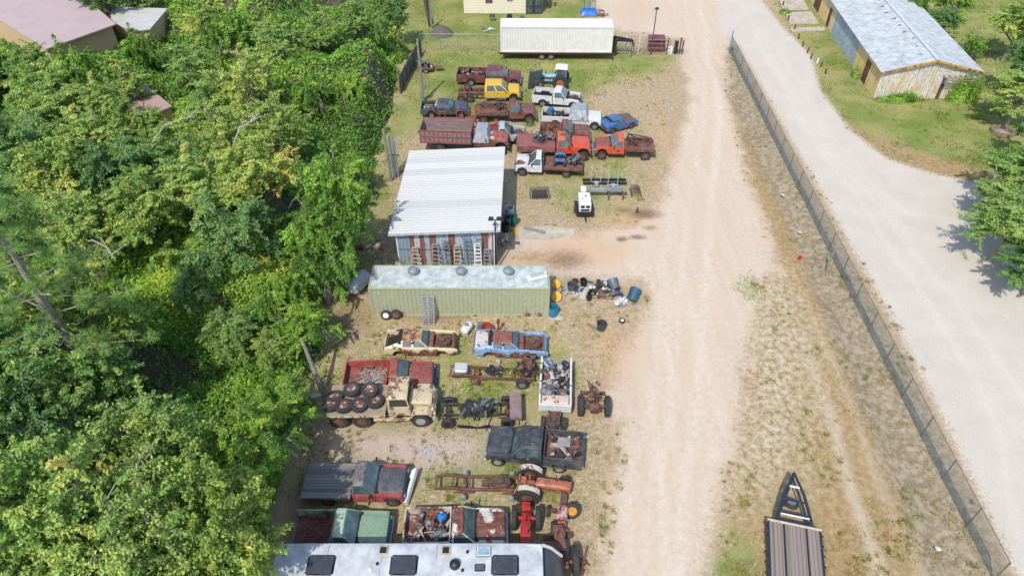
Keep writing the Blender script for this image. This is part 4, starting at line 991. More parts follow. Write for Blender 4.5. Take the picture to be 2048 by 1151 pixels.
# concrete apron
pts=P((1558,-10),(1598,-10),(1640,45),(1578,50)); 
for i,(pt,lab) in enumerate(((P((1552,-20),(1596,-20),(1618,20),(1566,22)),'cracked grey concrete apron at the top of the right lawn'),(P((1571,26),(1622,24),(1638,48),(1580,49)),'grey concrete apron patch in front of the yellow wall'),(P((1580,57),(1648,54),(1650,62),(1584,65)),'narrow pale concrete strip across the grass'))):
    n=4; m=MB(); m.add([(x,y,0) for x,y in pt]+[(x,y,.06) for x,y in pt],[tuple(range(n,2*n))]+[(i,(i+1)%n,n+(i+1)%n,n+i) for i in range(n)])
    tag(m.obj('concrete_apron',concrete),lab,None,kind='structure')
# stubby rusty posts along the lawn
st=[(1566,12,'red stub post beside the concrete apron nearest the top edge'),(1576,41,'red stub post at the lower corner of the apron'),(1588,60,'leaning brown stub post at the end of the concrete strip'),(1597,78,'brown stub post just below the concrete strip'),(1605,93,'short rusty stub post, second below the concrete strip'),(1614,106,'rusty stub post above the white-painted one'),(1622,118,'rusty stub post beside the white-painted one'),(1634,127,'white-painted stub post on the lawn'),(1641,134,'rusty stub post right below the white-painted one'),(1651,148,'rusty stub post lowest of the row on the lawn')]
for i,(u,v,l) in enumerate(st):
    m=white_p if 'white-painted stub' in l and l.startswith('white') else rusty('stub_red',hx('#8d4234'),.4,4); a=MB().tube([(0,0,0),(.06*((i*7)%3-1),0,.62)],[.11,.1],8)
    tag(a.obj('bollard',m,loc=G(u,v),smooth=True),l,'bollard','stub posts along the edge of the right lawn')
# fire ring
p=G(2003,266); t=thing('fire_ring','round stone fire ring full of pale ash on the right lawn','fire ring',p)
a=MB(); rr_=random.Random(8)
for k in range(16): 
    a.box(.78,1.05,-.19,.19,0,.42+rr_.uniform(-.05,.05),Matrix.Rotation(k*R(22.5),4,'Z'))
a.obj('stone_wall',mat('brown_stone',hx('#927b62'),.9,scale=5),t,bevel=.03)
MB().lathe([(.85,.05),(.5,.22),(0,.3)],16).obj('ash',mat('ash',hx('#a7a29b'),.95,var=.5,scale=6,c2=hx('#3c3a38')),t,smooth=True)
# ---------------------------------------------------------------- vehicles
def spot(rear,front,W):
    """ground points of the near lower rear and front ends -> centre, heading, length"""
    a=G(*rear); b=G(*front); d=b-a; L=d.length; d/=L; up=Vector((-d.y,d.x,0)); up=up if up.y>0 else -up
    c=(a+b)/2+up*(W/2); return Vector((c.x,c.y,0)),math.atan2(d.y,d.x),L
def arch(xc,r,z0,n=9,rev=False):
    p=[(xc+r*math.cos(R(180)*k/n),z0+r*math.sin(R(180)*k/n)) for k in range(n+1)]
    p=[(x,z) for x,z in p if z>=z0-1e-6]; return p if not rev else p[::-1]
def junk(n,x0,x1,y0,y1,z,h,seed,mats,name,label,loc,rz,cat='scrap'):
    """loose heap of metal and plastic pieces"""
    rnd=random.Random(seed); t=thing(name,label,cat,loc,rz)
    for mi,m in enumerate(mats):
        a=MB()
        for k in range(n//len(mats)+1):
            c=T(rnd.uniform(x0,x1),rnd.uniform(y0,y1),z+rnd.uniform(.03,h))@Matrix.Rotation(rnd.uniform(0,6),4,Vector((rnd.uniform(-.3,.3),rnd.uniform(-.3,.3),1)).normalized())
            q=rnd.random()
            if q<.45: s=rnd.uniform(.08,.4); a.box(-s,s,-s*rnd.uniform(.1,.7),s*.3,-.03,rnd.uniform(.01,.16),c)
            elif q<.75: L=rnd.uniform(.15,.6); p=c@Vector((-L,0,0)); p2=c@Vector((L,0,rnd.uniform(-.1,.2))); a.tube([p,p2],rnd.uniform(.015,.05),6)
            else: r_=rnd.uniform(.07,.2); a.lathe([(r_,0),(r_,rnd.uniform(.05,.2)),(r_*.6,.2),(0,.2)],10,c@Matrix.Rotation(rnd.uniform(0,1.6),4,'X'))
        a.obj('scrap_pieces',m,t)
    return t
jm=[mat('junk_grey',hx('#8a8d90'),.5,.4,var=.5,scale=5),mat('junk_dark',hx('#3a3a3c'),.6,var=.5,scale=5),rust,mat('junk_pale',hx('#b6b1a8'),.6,var=.4,scale=5)]
def engine(t,x,y,z,s=1.0,name='engine',m=None):
    a=MB(); a.box(-.4*s,.35*s,-.22*s,.22*s,0,.35*s).box(-.35*s,.3*s,-.34*s,-.2*s,.2*s,.42*s).box(-.35*s,.3*s,.2*s,.34*s,.2*s,.42*s).box(.35*s,.45*s,-.2*s,.2*s,.05*s,.4*s).box(-1.0*s,-.4*s,-.13*s,.13*s,0,.25*s)
    a.lathe([(.17*s,.4*s),(.17*s,.5*s),(0,.52*s)],12,T(-.02,0,0)); a.lathe([(.16*s,0),(.16*s,.04)],12,T(.47*s,0,.25*s)@rot('Y',90))
    for k in range(4):
        for q in (-1,1): a.tube([(-.25*s+k*.16*s,q*.3*s,.3*s),(-.25*s+k*.16*s,q*.42*s,.12*s)],.03*s,5)
    a.v=[(p[0]+x,p[1]+y,p[2]+z) for p in a.v]; return a.obj(name,m or rust_dk,t,bevel=.012,seg=1)
def greenhouse(t,x0b,x1b,x0t,x1t,wb,wt,zb,zt,m,roofm,glassm=None,crew=False,rear=True,pillar=.09,interior=True,crown=.05,glass_on=True):
    """cab above the belt: pillars as one frame, panes between, pressed roof on top"""
    hb_,ht=wb/2,wt/2
    def P3(f,g,zz):   # f along 0..1 rear..front, g -1..1
        k=(zz-zb)/(zt-zb); xa=x0b+(x0t-x0b)*k; xb=x1b+(x1t-x1b)*k; w_=hb_+(ht-hb_)*k; return Vector((xa+(xb-xa)*f,g*w_,zz))
    a=MB(); pz=[zb,zt]
    def pil(f0,f1,g0,g1):
        a.hexa([P3(f0,g0,zb),P3(f1,g0,zb),P3(f1,g1,zb),P3(f0,g1,zb)],[P3(f0,g0,zt),P3(f1,g0,zt),P3(f1,g1,zt),P3(f0,g1,zt)])
    for s in (-1,1):
        g1=s; g0=s*.90
        pil(0,.10,min(g0,g1),max(g0,g1)); pil(.94,1,min(g0,g1),max(g0,g1))
        if crew: pil(.49,.56,min(g0,g1),max(g0,g1))
    a.obj('pillars',m,t,bevel=.012,seg=1)
    if interior:
        b=MB(); b.box(x0b+.12,x1b-.25,-hb_*.85,hb_*.85,zb-.28,zb-.05).box(x0b+.12,x0b+.35,-hb_*.82,hb_*.82,zb-.05,zb+.25)
        if crew: b.box((x0b+x1b)/2-.05,(x0b+x1b)/2+.12,-hb_*.82,hb_*.82,zb-.05,zb+.25)
        b.obj('seat',dark,t,bevel=.03,seg=1)
        b=MB(); b.box(x1b-.3,x1b-.02,-hb_*.86,hb_*.86,zb-.2,zb+.02); b.obj('dashboard',dark,t)
    if glass_on:
        gm=glassm or glass; zo=.02
        def pane(pts,nm,off):
            n=(pts[1]-pts[0]).cross(pts[3]-pts[0]).normalized(); 
            if n.dot(off)<0: n=-n
            q=[p+n*(-.006) for p in pts]; r=[p+n*(-.016) for p in pts]; c=MB(); c.hexa(r,q); return c.obj(nm,gm,t)
        z0,z1=zb+.03,zt-.05
        pane([P3(1,-.88,z0),P3(1,.88,z0),P3(1,.88,z1),P3(1,-.88,z1)],'windshield',Vector((1,0,0)))
        if rear: pane([P3(0,-.86,z0),P3(0,.86,z0),P3(0,.86,z1),P3(0,-.86,z1)],'rear_window',Vector((-1,0,0)))
        for s in (-1,1):
            seg_=[(.11,.49),(.57,.93)] if crew else [(.11,.93)]
            for f0,f1 in seg_: pane([P3(f0,s,z0),P3(f1,s,z0),P3(f1,s,z1),P3(f0,s,z1)],'side_window',Vector((0,s,0)))
    r_=MB(); r_.panel(x0t-.03,x1t+.05,-ht-.02,ht+.02,zt+.03,zt+.03,.07,crown,10,10,.06); r_.obj('roof',roofm,t,smooth=True)
def doors(t,xs,W,z0,z1,m,hm=None):
    for s in (-1,1):
        for (x0,x1) in xs:
            a=MB(); a.box(x0+.012,x1-.012,s*W/2-.004 if s>0 else -W/2-.012,s*W/2+.012 if s>0 else -W/2+.004,z0,z1); d=a.obj('door',m,t,bevel=.008,seg=1)
            b=MB(); b.box(x0+.08,x0+.22,s*(W/2+.025)-.01,s*(W/2+.025)+.01,z1-.14,z1-.10); b.obj('handle',hm or chrome,d)
def front_clip(t,xf,hb_,W,zl,zh,zb,ax,ar,wz,m,hoodm,hood=True,bay=False,gap=.0,grillm=None,lampm=None,bumper=True,bm=None,fl=.0):
    """fenders with wheel arches, hood, grille, lamps, bumper"""
    for s in (-1,1):
        prof=[(xf,zl)]+[(xf,zh-.08),(xf-.06,zh)]+[(hb_,zb),(hb_,zl-.05)]+[(x,z) for x,z in arch(ax,ar,zl-.05)][::-1][:]
        prof=[(xf,zl+.0),(xf,zh-.10),(xf-.08,zh),(hb_,zb),(hb_,zl-.05)]+[(x,z) for x,z in arch(ax,ar,zl-.05,rev=True)]
        a=MB(); y0,y1=(s*W/2-s*.26,s*W/2) ; a.prism(prof,min(y0,y1),max(y0,y1)); a.obj('fender',m,t,bevel=.035)
    if not bay:
        a=MB(); a.box(ax-ar-.15,xf-.05,-W/2+.27,W/2-.27,zl,zh-.12); a.obj('engine_block',dark,t)
    else:
        a=MB(); a.box(hb_+.02,xf-.05,-W/2+.27,W/2-.27,zl-.1,zl+.05); a.obj('engine_bay',dark,t); engine(t,(hb_+xf)/2,0,zl+.06,1.0,m=jm[2] if bay==2 else rust_dk)
        c=MB(); c.box(hb_-.0,hb_+.05,-W/2+.2,W/2-.2,zl,zb-.02); c.obj('firewall',m,t)
    if hood: 
        a=MB(); a.panel(hb_+.02,xf-.03,-W/2+.16,W/2-.16,zb+.03,zh+.015,.06,.05,12,12,.05,.04,.012); a.obj('hood',hoodm,t,smooth=True)
    a=MB(); a.box(xf-.05,xf+.012,-W/2+.1,W/2-.1,zl+.08,zh-.06); g_=a.obj('grille',grillm or black,t,bevel=.015,seg=1)
    b=MB()
    for k in range(4): z=zl+.14+k*(zh-zl-.26)/3.5; b.box(xf+.014,xf+.03,-W/2+.36,W/2-.36,z,z+.025)
    b.obj('grille_bar',chrome,g_)
    for s in (-1,1):
        b=MB(); b.lathe([(.10,0),(.10,.035),(.05,.055),(0,.06)],14,T(xf+.012,s*(W/2-.24),(zl+zh)/2)@rot('Y',90)); b.obj('headlight',lampm or lamp_m,t,smooth=True)
    if bumper:
        a=MB(); a.box(xf+.02,xf+.14,-W/2,W/2,zl-.12,zl+.06); a.obj('front_bumper',bm or chrome,t,bevel=.03)
def bedbox(t,x0,x1,W,zf,zr,ax,ar,m,fm,gate=True,railm=None,th=.07,liner=None):
    for s in (-1,1):
        prof=[(x0,zf-.28),(x0,zr),(x1,zr),(x1,zf-.28)]+[(x,z) for x,z in arch(ax,ar,zf-.28)]
        prof=[(x1,zf-.28),(x1,zr),(x0,zr),(x0,zf-.28)]+arch(ax,ar,zf-.28,rev=True)
        a=MB(); y0,y1=sorted((s*W/2,s*(W/2-th))); a.prism(prof,y0,y1); a.obj('bed_side',m,t,bevel=.018)
        b=MB(); y0,y1=sorted((s*(W/2-th-.002),s*(W/2-.30))); b.box(ax-ar*.95,ax+ar*.95,y0,y1,zf,zf+.2); b.obj('wheel_well',fm,t,bevel=.04)
        b=MB(); y0,y1=sorted((s*(W/2+.004),s*(W/2-th-.02))); b.box(x0,x1,y0,y1,zr+.003,zr+.03); b.obj('bed_rail',railm or m,t,bevel=.008,seg=1)
    a=MB(); vs=[];k=0
    a.box(x0+.02,x1-.02,-W/2+th,W/2-th,zf-.06,zf-.004)
    n=9
    for k in range(n): y=-W/2+th+(W-2*th)*(k+.25)/n; a.box(x0+.05,x1-.05,y,y+(W-2*th)/n*.5,zf-.003,zf+.012)
    a.obj('bed_floor',fm,t)
    MB().box(x1-.05,x1,-W/2+th,W/2-th,zf-.01,zr).obj('bed_front',m,t)
    if gate: MB().box(x0-.03,x0+.03,-W/2+.02,W/2-.02,zf-.1,zr-.01).obj('tailgate',m,t,bevel=.012)
def under(t,L,W,z=.42):
    a=MB()
    for s in (-1,1): a.box(-L/2+.15,L/2-.2,s*.42-.05,s*.42+.05,z-.06,z+.1)
    for x in (-L/2+.3,-L/4,0,L/4): a.box(x,x+.08,-.42,.42,z-.03,z+.06)
    a.obj('frame_rails',rust_dk,t)
def mirrors(t,x,W,z,m=None):
    for s in (-1,1): a=MB(); a.box(x-.03,x+.04,s*(W/2+.17)-.09,s*(W/2+.17)+.09,z,z+.18); a.box(x-.01,x+.01,min(s*W/2,s*(W/2+.1)),max(s*W/2,s*(W/2+.1)),z+.04,z+.07); a.obj('mirror',m or black,t,bevel=.015,seg=1)
def pickup(name,label,rear,front,paint,hoodm=None,roofm=None,W=1.95,cab=1.25,crew=False,bedm=None,floorm=None,bed=True,lift=0.0,gate=True,bay=False,hood=True,rimm=None,
      hl=1.35,zr=1.25,rw=.37,glassm=None,wheels=(1,1,1,1),cat='pickup truck',lower=None,bumper=True,roofz=1.78,group=None,bm=None,dual=False,Lmax=None,glass_on=True,grillm=None,front_wheel_r=None,mir=True):
    c,rz,L=spot(rear,front,W); t=thing(name,label,cat,c,rz,group); hoodm=hoodm or paint; roofm=roofm or paint; z=lift
    xf=L/2-.14; hbx=xf-hl; cb=hbx-.45-cab; zl=.50+z; zh=1.04+z; zb=1.14+z; ax=xf-.62; ar=rw+.08
    rx=-L/2+L*.235
    under(t,L,W,.5+z)
    front_clip(t,xf,hbx,W,zl,zh,zb,ax,ar,rw,lower or paint,hoodm,hood,bay,bumper=bumper,bm=bm,grillm=grillm)
    a=MB(); a.prism([(cb,zl-.05),(cb,zb),(hbx,zb),(hbx,zl-.05)],-W/2+.012,W/2-.012); 
    a.f=[f for i,f in enumerate(a.f)]; a.obj('cab',lower or paint,t,bevel=.03)
    a=MB(); a.box(hbx-.04,hbx+.16,-W/2+.12,W/2-.12,zb-.02,zb+.012); a.obj('cowl',dark,t)
    xs=[(cb+.08,(cb+hbx)/2),((cb+hbx)/2,hbx-.04)] if crew else [(max(cb+.08,hbx-1.12),hbx-.04)]
    doors(t,xs,W-.024,zl,zb-.03,lower or paint)
    greenhouse(t,cb+.02,hbx-.02,cb+.10,hbx-.62,W-.06,W*.76,zb+.001,roofz+z-.05,paint,roofm,glassm,crew or cab>1.5,glass_on=glass_on)
    if mir: mirrors(t,hbx-.25,W,zb+.05)
    if bed:
        bedbox(t,-L/2+.10,cb-.06,W-.02,.72+z,zr+z,rx,ar+.02,bedm or paint,floorm or rust,gate)
        if bumper:
            MB().box(-L/2-.02,-L/2+.08,-W/2+.1,W/2-.1,.48+z,.62+z).obj('rear_bumper',bm or chrome,t,bevel=.02)
        for s in (-1,1):
            if not gate: break
            MB().box(-L/2+.075,-L/2+.095,s*(W/2-.13)-.05,s*(W/2-.13)+.05,.82+z,1.08+z).obj('tail_light',redlens,t)
    for i,(x,s) in enumerate(((ax,-1),(ax,1),(rx,-1),(rx,1))):
        if wheels[i]: 
            wheel(t,x,s*(W/2-.13),rw,.24,rm=rimm,z=rw if not lift else rw+0.0)
    t['L']=L; t['cb']=cb; t['hbx']=hbx; t['rx']=rx
    for k in ('L','cb','hbx','rx'): PR[(t.name,k)]=t[k]; del t[k]
    return t
PR={}
def onv(t,x,y,z):  # a spot on a vehicle in world space
    q=t.rotation_euler.z; return Vector((t.location.x+x*math.cos(q)-y*math.sin(q),t.location.y+x*math.sin(q)+y*math.cos(q),z))
def flatbed(t,x0,x1,W,z,m,plank=False,frame=None,name='flat_deck',th=.09):
    if plank:
        a=MB(); n=12
        for k in range(n): y=-W/2+W*k/n; a.box(x0,x1,y+.006,y+W/n-.006,z-.05,z)
        a.obj(name,m,t)
    else: MB().box(x0,x1,-W/2,W/2,z-.03,z).obj(name,m,t,bevel=.008,seg=1)
    a=MB()
    for s in (-1,1): a.box(x0,x1,s*W/2-.04,s*W/2+.04,z-.15,z-.052 if plank else z-.034)
    x=x0+.1
    while x<x1: a.box(x,x+.06,-W/2+.05,W/2-.05,z-.14,z-.053); x+=.5
    for s in (-1,1): a.box(x0+.1,x1-.1,s*.42-.05,s*.42+.05,z-.35,z-.145)
    a.obj('deck_frame',frame or rust_dk,t)
# --- paints
P_mar=rusty('maroon_paint',hx('#6a2c30'),.18,1.5); P_yel=rusty('yellow_paint',hx('#e0b52c',.92),.05,2); P_wh=rusty('white_truck_paint',hx('#dcdcd9',.92),.10,2)
P_dk=rusty('charcoal_blue_paint',hx('#3b444e'),.12,2,fade=hx('#2c333b')); P_ru=rusty('brown_rusted_paint',hx('#6e4638'),.6,1.5,ru=(hx('#48281f'),hx('#6c3c2d'),hx('#865040')))
P_or=rusty('orange_paint',hx('#cc4a24',.95),.12,1.5,fade=hx('#b5381c')); P_rd=rusty('faded_red_paint',hx('#a5383a'),.22,1.3,fade=hx('#8a2f2c')); P_rdh=rusty('red_brown_hood',hx('#8d4032'),.65,1.0,edge=.09,ru=(hx('#5d2f24'),hx('#79402f'),hx('#8d5140')))
P_blk=rusty('black_truck_paint',hx('#33373c'),.10,1.5,fade=hx('#3e4246'),rough=.38); P_gr=rusty('pale_green_paint',hx('#8fa58e'),.22,1.1,fade=hx('#6d8d74'))
P_grd=rusty('green_hood_paint',hx('#6f9070'),.30,1.3,fade=hx('#8fa08a')); P_whr=rusty('white_flaking_paint',hx('#cfc6bb'),.42,1.0); P_whR=rusty('white_rusted_through',hx('#d2c9bf'),.72,.8,edge=.02)
P_tan=rusty('desert_tan_paint',hx('#cbb894'),.40,2.6,edge=.015,ru=(hx('#3b2a20'),hx('#6a4732'),hx('#8d6247'))); P_gry=rusty('grey_blue_paint',hx('#a4b2ba'),.2,1.5); P_grw=rusty('grey_scuffed_hood',hx('#3d3f42'),.18,2,fade=hx('#5c5a58'))
P_blu=rusty('blue_car_paint',hx('#1f5a98'),.12,1.3,fade=hx('#35699f')); P_mblu=rusty('mid_blue_paint',hx('#5c8cb5'),.24,1.3,fade=hx('#a3b9c8')); P_cream=rusty('cream_yellow_paint',hx('#dccfa0',.92),.30,1.3,fade=hx('#d3c6a4'))
# 1 maroon crew cab
t=pickup('pickup_truck','maroon crew cab pickup with junk in its bed, in front of the white container',(912,172),(1042,176),P_mar,crew=True,cab=1.9,W=2.0,hl=1.3,floorm=dark)
o=onv(t,-1.9,0,0); junk(34,-.9,.9,-.75,.75,.72,.7,1,jm,'scrap_heap','heap of grey scrap in the maroon crew cab pickup bed',o,t.rotation_euler.z)
# upended truck bed liner
t=thing('camper_shell','dark grey truck cap stood on end beside the blue tractor','camper shell',G(1068,176),R(112))
a=MB(); a.prism([(0,0),(.15,.05),(.25,2.0),(.1,2.25),(-.1,2.25),(-.12,.1)],-.72,.72); a.v=[tuple(rot('Y',-14)@Vector(p)) for p in a.v]; a.obj('shell',mat('slate_grey_paint',hx('#56626d'),.5),t,bevel=.05)
a=MB(); a.box(-.16,-.13,-.55,.55,.4,1.9); a.v=[tuple(rot('Y',-14)@Vector(p)) for p in a.v]; a.obj('window',glass,t)
# 2 yellow cab-chassis
def cabchassis():
    t=pickup('cab_truck','bright yellow crew cab truck with a bare rusty tandem frame behind','' or (916,206),(1042,206),P_yel,crew=True,cab=1.9,W=2.0,hl=1.25,bed=False,lower=P_yel,wheels=(1,1,0,0),lift=.12)
    L=PR[(t.name,'L')]; cb=PR[(t.name,'cb')]
    a=MB()
    for s in (-1,1): a.box(-L/2,cb,s*.45-.06,s*.45+.06,.75,.98)
    for k in range(5): a.box(-L/2+.2+k*.5,-L/2+.3+k*.5,-.45,.45,.8,.95)
    a.box(-L/2+.1,-L/2+.9,-.8,-.5,.7,1.0); a.obj('rear_frame',rust,t,bevel=.01,seg=1)
    for x in (-L/2+.35,-L/2+1.25):
        for s in (-1,1): wheel(t,x,s*.85,.42,.28,rm=rust_rim)
    a=MB(); a.box(cb+.1,L/2-1.5,-1.012,-.985,.52,.62).box(cb+.1,L/2-1.5,.985,1.012,.52,.62); a.obj('lower_trim',alu,t)
    wheel(t,-L/2+1.0,.2,.38,.22,rm=rust_rim,z=1.2,rotm=rot('X',80),name='spare_wheel')
cabchassis()
pickup('pickup_truck','white pickup with an open engine bay, right of the yellow truck',(1062,213),(1160,222),P_wh,W=1.95,cab=.9,bay=1,hood=False,floorm=dark)
t=pickup('pickup_truck','small charcoal extended cab pickup on the grass by the utility pole',(841,238),(938,238),P_dk,W=1.75,cab=1.25,zr=1.1,roofz=1.55,rw=.33,floorm=dark)
junk(14,-.7,.7,-.5,.5,.72,.35,4,[rust,jm[3]],'scrap_heap','rusty coils in the small charcoal pickup bed',onv(t,-1.3,0,0),t.rotation_euler.z)
# 3 brown tow truck
def wrecker(label,rear,front,cabm,hoodm,bodym,roofm,W=2.1,boomm=rust_dk,name='tow_truck',lift=.12):
    t=pickup(name,label,rear,front,cabm,hoodm=hoodm,roofm=roofm,bed=False,W=W,cab=.75,hl=1.4,lift=lift,cat='tow truck',rw=.42,rimm=rust_rim,wheels=(1,1,0,0))
    L=PR[(t.name,'L')]; cb=PR[(t.name,'cb')]; flatbed(t,-L/2,cb-.1,W,1.12,bodym)
    a=MB()
    for s in (-1,1):
        a.tube([(cb-.3,s*.55,1.1),(cb-.35,s*.35,2.0)],.05,6); a.tube([(cb-.35,s*.35,2.0),(-L/2+.3,s*.08,1.75)],.06,6); a.tube([(cb-1.6,s*.75,1.12),(cb-.35,s*.35,2.0)],.05,6); a.tube([(-L/2+.9,s*.6,1.12),(-L/2+.3,s*.08,1.75)],.04,6)
    a.tube([(cb-.35,-.4,2.0),(cb-.35,.4,2.0)],.05,6); a.obj('boom',boomm,t)
    a=MB(); a.box(-.35,.35,-.3,.3,1.13,1.5,T(cb-.9,0,0)).lathe([(.2,-.4),(.2,.4)],14,T(cb-1.0,0,1.55)@rot('X',90)); a.obj('winch',rust_dk,t,bevel=.02,seg=1)
    a=MB(); a.box(-L/2+.2,cb-.3,-W/2+.02,-W/2+.3,1.13,1.32).box(-L/2+.2,cb-.3,W/2-.3,W/2-.02,1.13,1.32); a.obj('toolboxes',bodym,t,bevel=.02,seg=1)
    for s in (-1,1): wheel(t,-L/2+.85,s*(W/2-.2),.44,.36,rm=rust_rim)
    return t
wrecker('brown fully rusted tow truck with boom, behind the grey-cab pickup',(950,250),(1074,248),P_ru,P_ru,P_ru,P_ru)
# 4 white pickup with tarp cab
t=pickup('pickup_truck','white pickup whose cab is wrapped in a silver tarp',(1081,256),(1204,262),P_wh,W=2.0,cab=1.0,hl=1.55,floorm=dark)
tarp=mat('silver_tarp',hx('#a9adb2'),.5,.2,var=.3,scale=3,bmp=.5)
def tarpmesh(x0,x1,w,z0,z1,t,seed=0,name='tarp'):
    rng=random.Random(seed); nx,ny=14,14; vs=[];fs=[]
    for i in range(nx+1):
        for j in range(ny+1):
            a_=i/nx*2-1; b_=j/ny*2-1; e=max(abs(a_)**5,abs(b_)**6); x=(x0+x1)/2+(x1-x0)/2*a_*(1+.12*e); y=w/2*b_*(1.0+.04*e)
            k=max(abs(a_),abs(b_)); z=z1-(z1-z0)*max(0,(k-.72)/.28)**1.3+rng.uniform(-.035,.035)
            vs.append((x+rng.uniform(-.02,.02),y+rng.uniform(-.02,.02),z))
    for i in range(nx):
        for j in range(ny): fs.append((i*(ny+1)+j,(i+1)*(ny+1)+j,(i+1)*(ny+1)+j+1,i*(ny+1)+j+1))
    m=MB(); m.add(vs,fs); return m
cb=PR[(t.name,'cb')]; hb1=PR[(t.name,'hbx')]
tp=tarpmesh(cb-.05,hb1+.25,2.06,1.0,1.93,None,2).obj('tarp',tarp,smooth=True,loc=t.location,rot=t.rotation_euler); tag(tp,'silver grey tarp wrapped over the cab of the white pickup','tarp')
junk(16,-.9,.9,-.7,.7,.72,.5,6,[jm[1],jm[0]],'scrap_heap','dark scrap in the bed of the tarp-wrapped white pickup',onv(t,-1.5,0,0),t.rotation_euler.z)
a=MB(); a.lathe([(.0,0),(.28,.0),(.3,.7),(.27,.74),(0,.74)],16); tag(a.obj('drum',mat('blue_plastic',hx('#2f67a0'),.4),loc=onv(t,-2.1,.4,.74)),'blue drum in the bed of the tarp-wrapped white pickup','drum')
# 5 cars
def muscle(name,label,rear,front,side,roofm,hoodm,W=1.85,bay=True,hood=False,fast=True,trunk=None,wheels=(1,1,1,1),sink=0.0,glass_on=True,bumpm=None,innerm=None,rim=None):
    c,rz,L=spot(rear,front,W); t=thing(name,label,'car',c,rz); k=L/4.8; z=-sink
    xf=L/2-.05; fx=xf-.85*k; rx=-L/2+1.0*k; hb1=-L/2+2.98*k; rb=-L/2+.3*k
    for s in (-1,1):
        prof=[(xf,.42+z),(xf+.02,.66+z),(xf-.08,.78+z),(hb1,.90+z),(hb1-1.4*k,.92+z),(rx+.1,1.0+z),(-L/2+.1,.90+z),(-L/2,.70+z),(-L/2+.06,.40+z)]
        prof=prof+arch(rx,.38,.30+z,rev=True)[0:]+[(rx+.5,.26+z),(fx-.5,.26+z)]+arch(fx,.38,.30+z,rev=True)
        y0,y1=sorted((s*W/2,s*(W/2-.2))); m=MB(); m.prism(prof,y0,y1); m.obj('body_side',side,t,bevel=.03)
    MB().box(-L/2+.1,xf-.1,-W/2+.21,W/2-.21,.28+z,.36+z).obj('floor_pan',rust_dk,t)
    MB().box(xf-.06,xf+.0,-W/2+.21,W/2-.21,.42+z,.74+z).obj('front_panel',innerm or side,t)
    MB().box(-L/2+.04,-L/2+.1,-W/2+.21,W/2-.21,.42+z,.86+z).obj('rear_panel',side,t,bevel=.02)
    MB().box(hb1,hb1+.05,-W/2+.2,W/2-.2,.36+z,.89+z).obj('firewall',rust_dk,t)
    if bay: engine(t,(hb1+xf)/2+.05,0,.38+z,.95); junk_=0
    if hood: m=MB(); m.panel(hb1+.02,xf-.04,-W/2+.12,W/2-.12,.93+z,.79+z,.05,.05,12,12,.04,.03); m.obj('hood',hoodm,t,smooth=True)
    else:
        m=MB(); 
        m.box(hb1+.03,hb1+.3,-W/2+.2,W/2-.2,.86+z,.9+z); m.box(xf-.2,xf-.1,-W/2+.2,W/2-.2,.68+z,.74+z)
        m.tube([(hb1+.2,-.5,.85+z),(xf-.3,-.6,.72+z)],.03,5).tube([(hb1+.2,.5,.85+z),(xf-.3,.6,.72+z)],.03,5).lathe([(.2,.8+z),(.2,.9+z),(0,.92+z)],14,T((hb1+xf)/2,0,0)); m.obj('engine_bay_trim',rust,t)
        if hoodm: m=MB(); m.box(hb1+.06,hb1+.75*k,-W/2+.22,W/2-.22,.40+z,.5+z); m.obj('inner_panel',hoodm,t)
    zt=1.22+z; wt=W*.60
    greenhouse(t,rb+.55*k,hb1-.0,rb+.95*k,hb1-.50*k,W-.16,wt,.93+z,zt,side,roofm,glass,True,True,glass_on=glass_on,crown=.03)
    for s in (-1,1):
        m=MB(); yo,yi,yt,yti=s*(W/2-.07),s*(W/2-.17),s*wt/2,s*(wt/2-.08); xr=-L/2+1.3*k
        m.hexa([(-L/2+.15,yo,.90+z),(xr,yo,.94+z),(xr,yi,.94+z),(-L/2+.15,yi,.90+z)],[(-L/2+.3,yo*.97,.95+z),(xr,yt,zt+.0),(xr,yti,zt+.0),(-L/2+.3,yi*.97,.95+z)]); m.obj('quarter_panel',side,t,bevel=.015,seg=1)
        m=MB(); m.hexa([(xf-.1,s*(W/2-.22),.44+z),(xf+.22,s*(W/2-.22),.46+z),(xf+.16,s*(W/2-.02),.46+z),(xf-.1,s*(W/2-.01),.44+z)],[(xf-.1,s*(W/2-.22),.76+z),(xf+.2,s*(W/2-.22),.66+z),(xf+.14,s*(W/2-.04),.66+z),(xf-.1,s*(W/2-.02),.76+z)]); m.obj('fender_tip',side,t,bevel=.03)
    # deck behind the rear window
    m=MB(); m.panel(-L/2+.06,rb+.62*k,-W/2+.12,W/2-.12,.90+z,.97+z,.05,.02,6,8,.03); m.obj('trunk_lid',trunk or side,t,smooth=True) if trunk is not False else MB().box(-L/2+.2,rb+.5*k,-.5,.5,.37+z,.6+z).obj('trunk_floor',dark,t,bevel=.03)
    m=MB(); m.box(xf+.02,xf+.12,-W/2+.04,W/2-.04,.42+z,.56+z); 
    if bumpm: m.obj('front_bumper',bumpm,t,bevel=.03); MB().box(-L/2-.1,-L/2-.0,-W/2+.04,W/2-.04,.45+z,.6+z).obj('rear_bumper',bumpm,t,bevel=.03)
    for s in (-1,1):
        MB().box((hb1-1.35*k),hb1-.1,s*W/2-.004 if s>0 else -W/2-.01,s*W/2+.01 if s>0 else -W/2+.004,.42+z,.87+z).obj('door',side,t,bevel=.006,seg=1)
        MB().box(-L/2-.01,-L/2+.035,s*.6-.2,s*.6+.2,.62+z,.78+z).obj('tail_light',redlens,t)
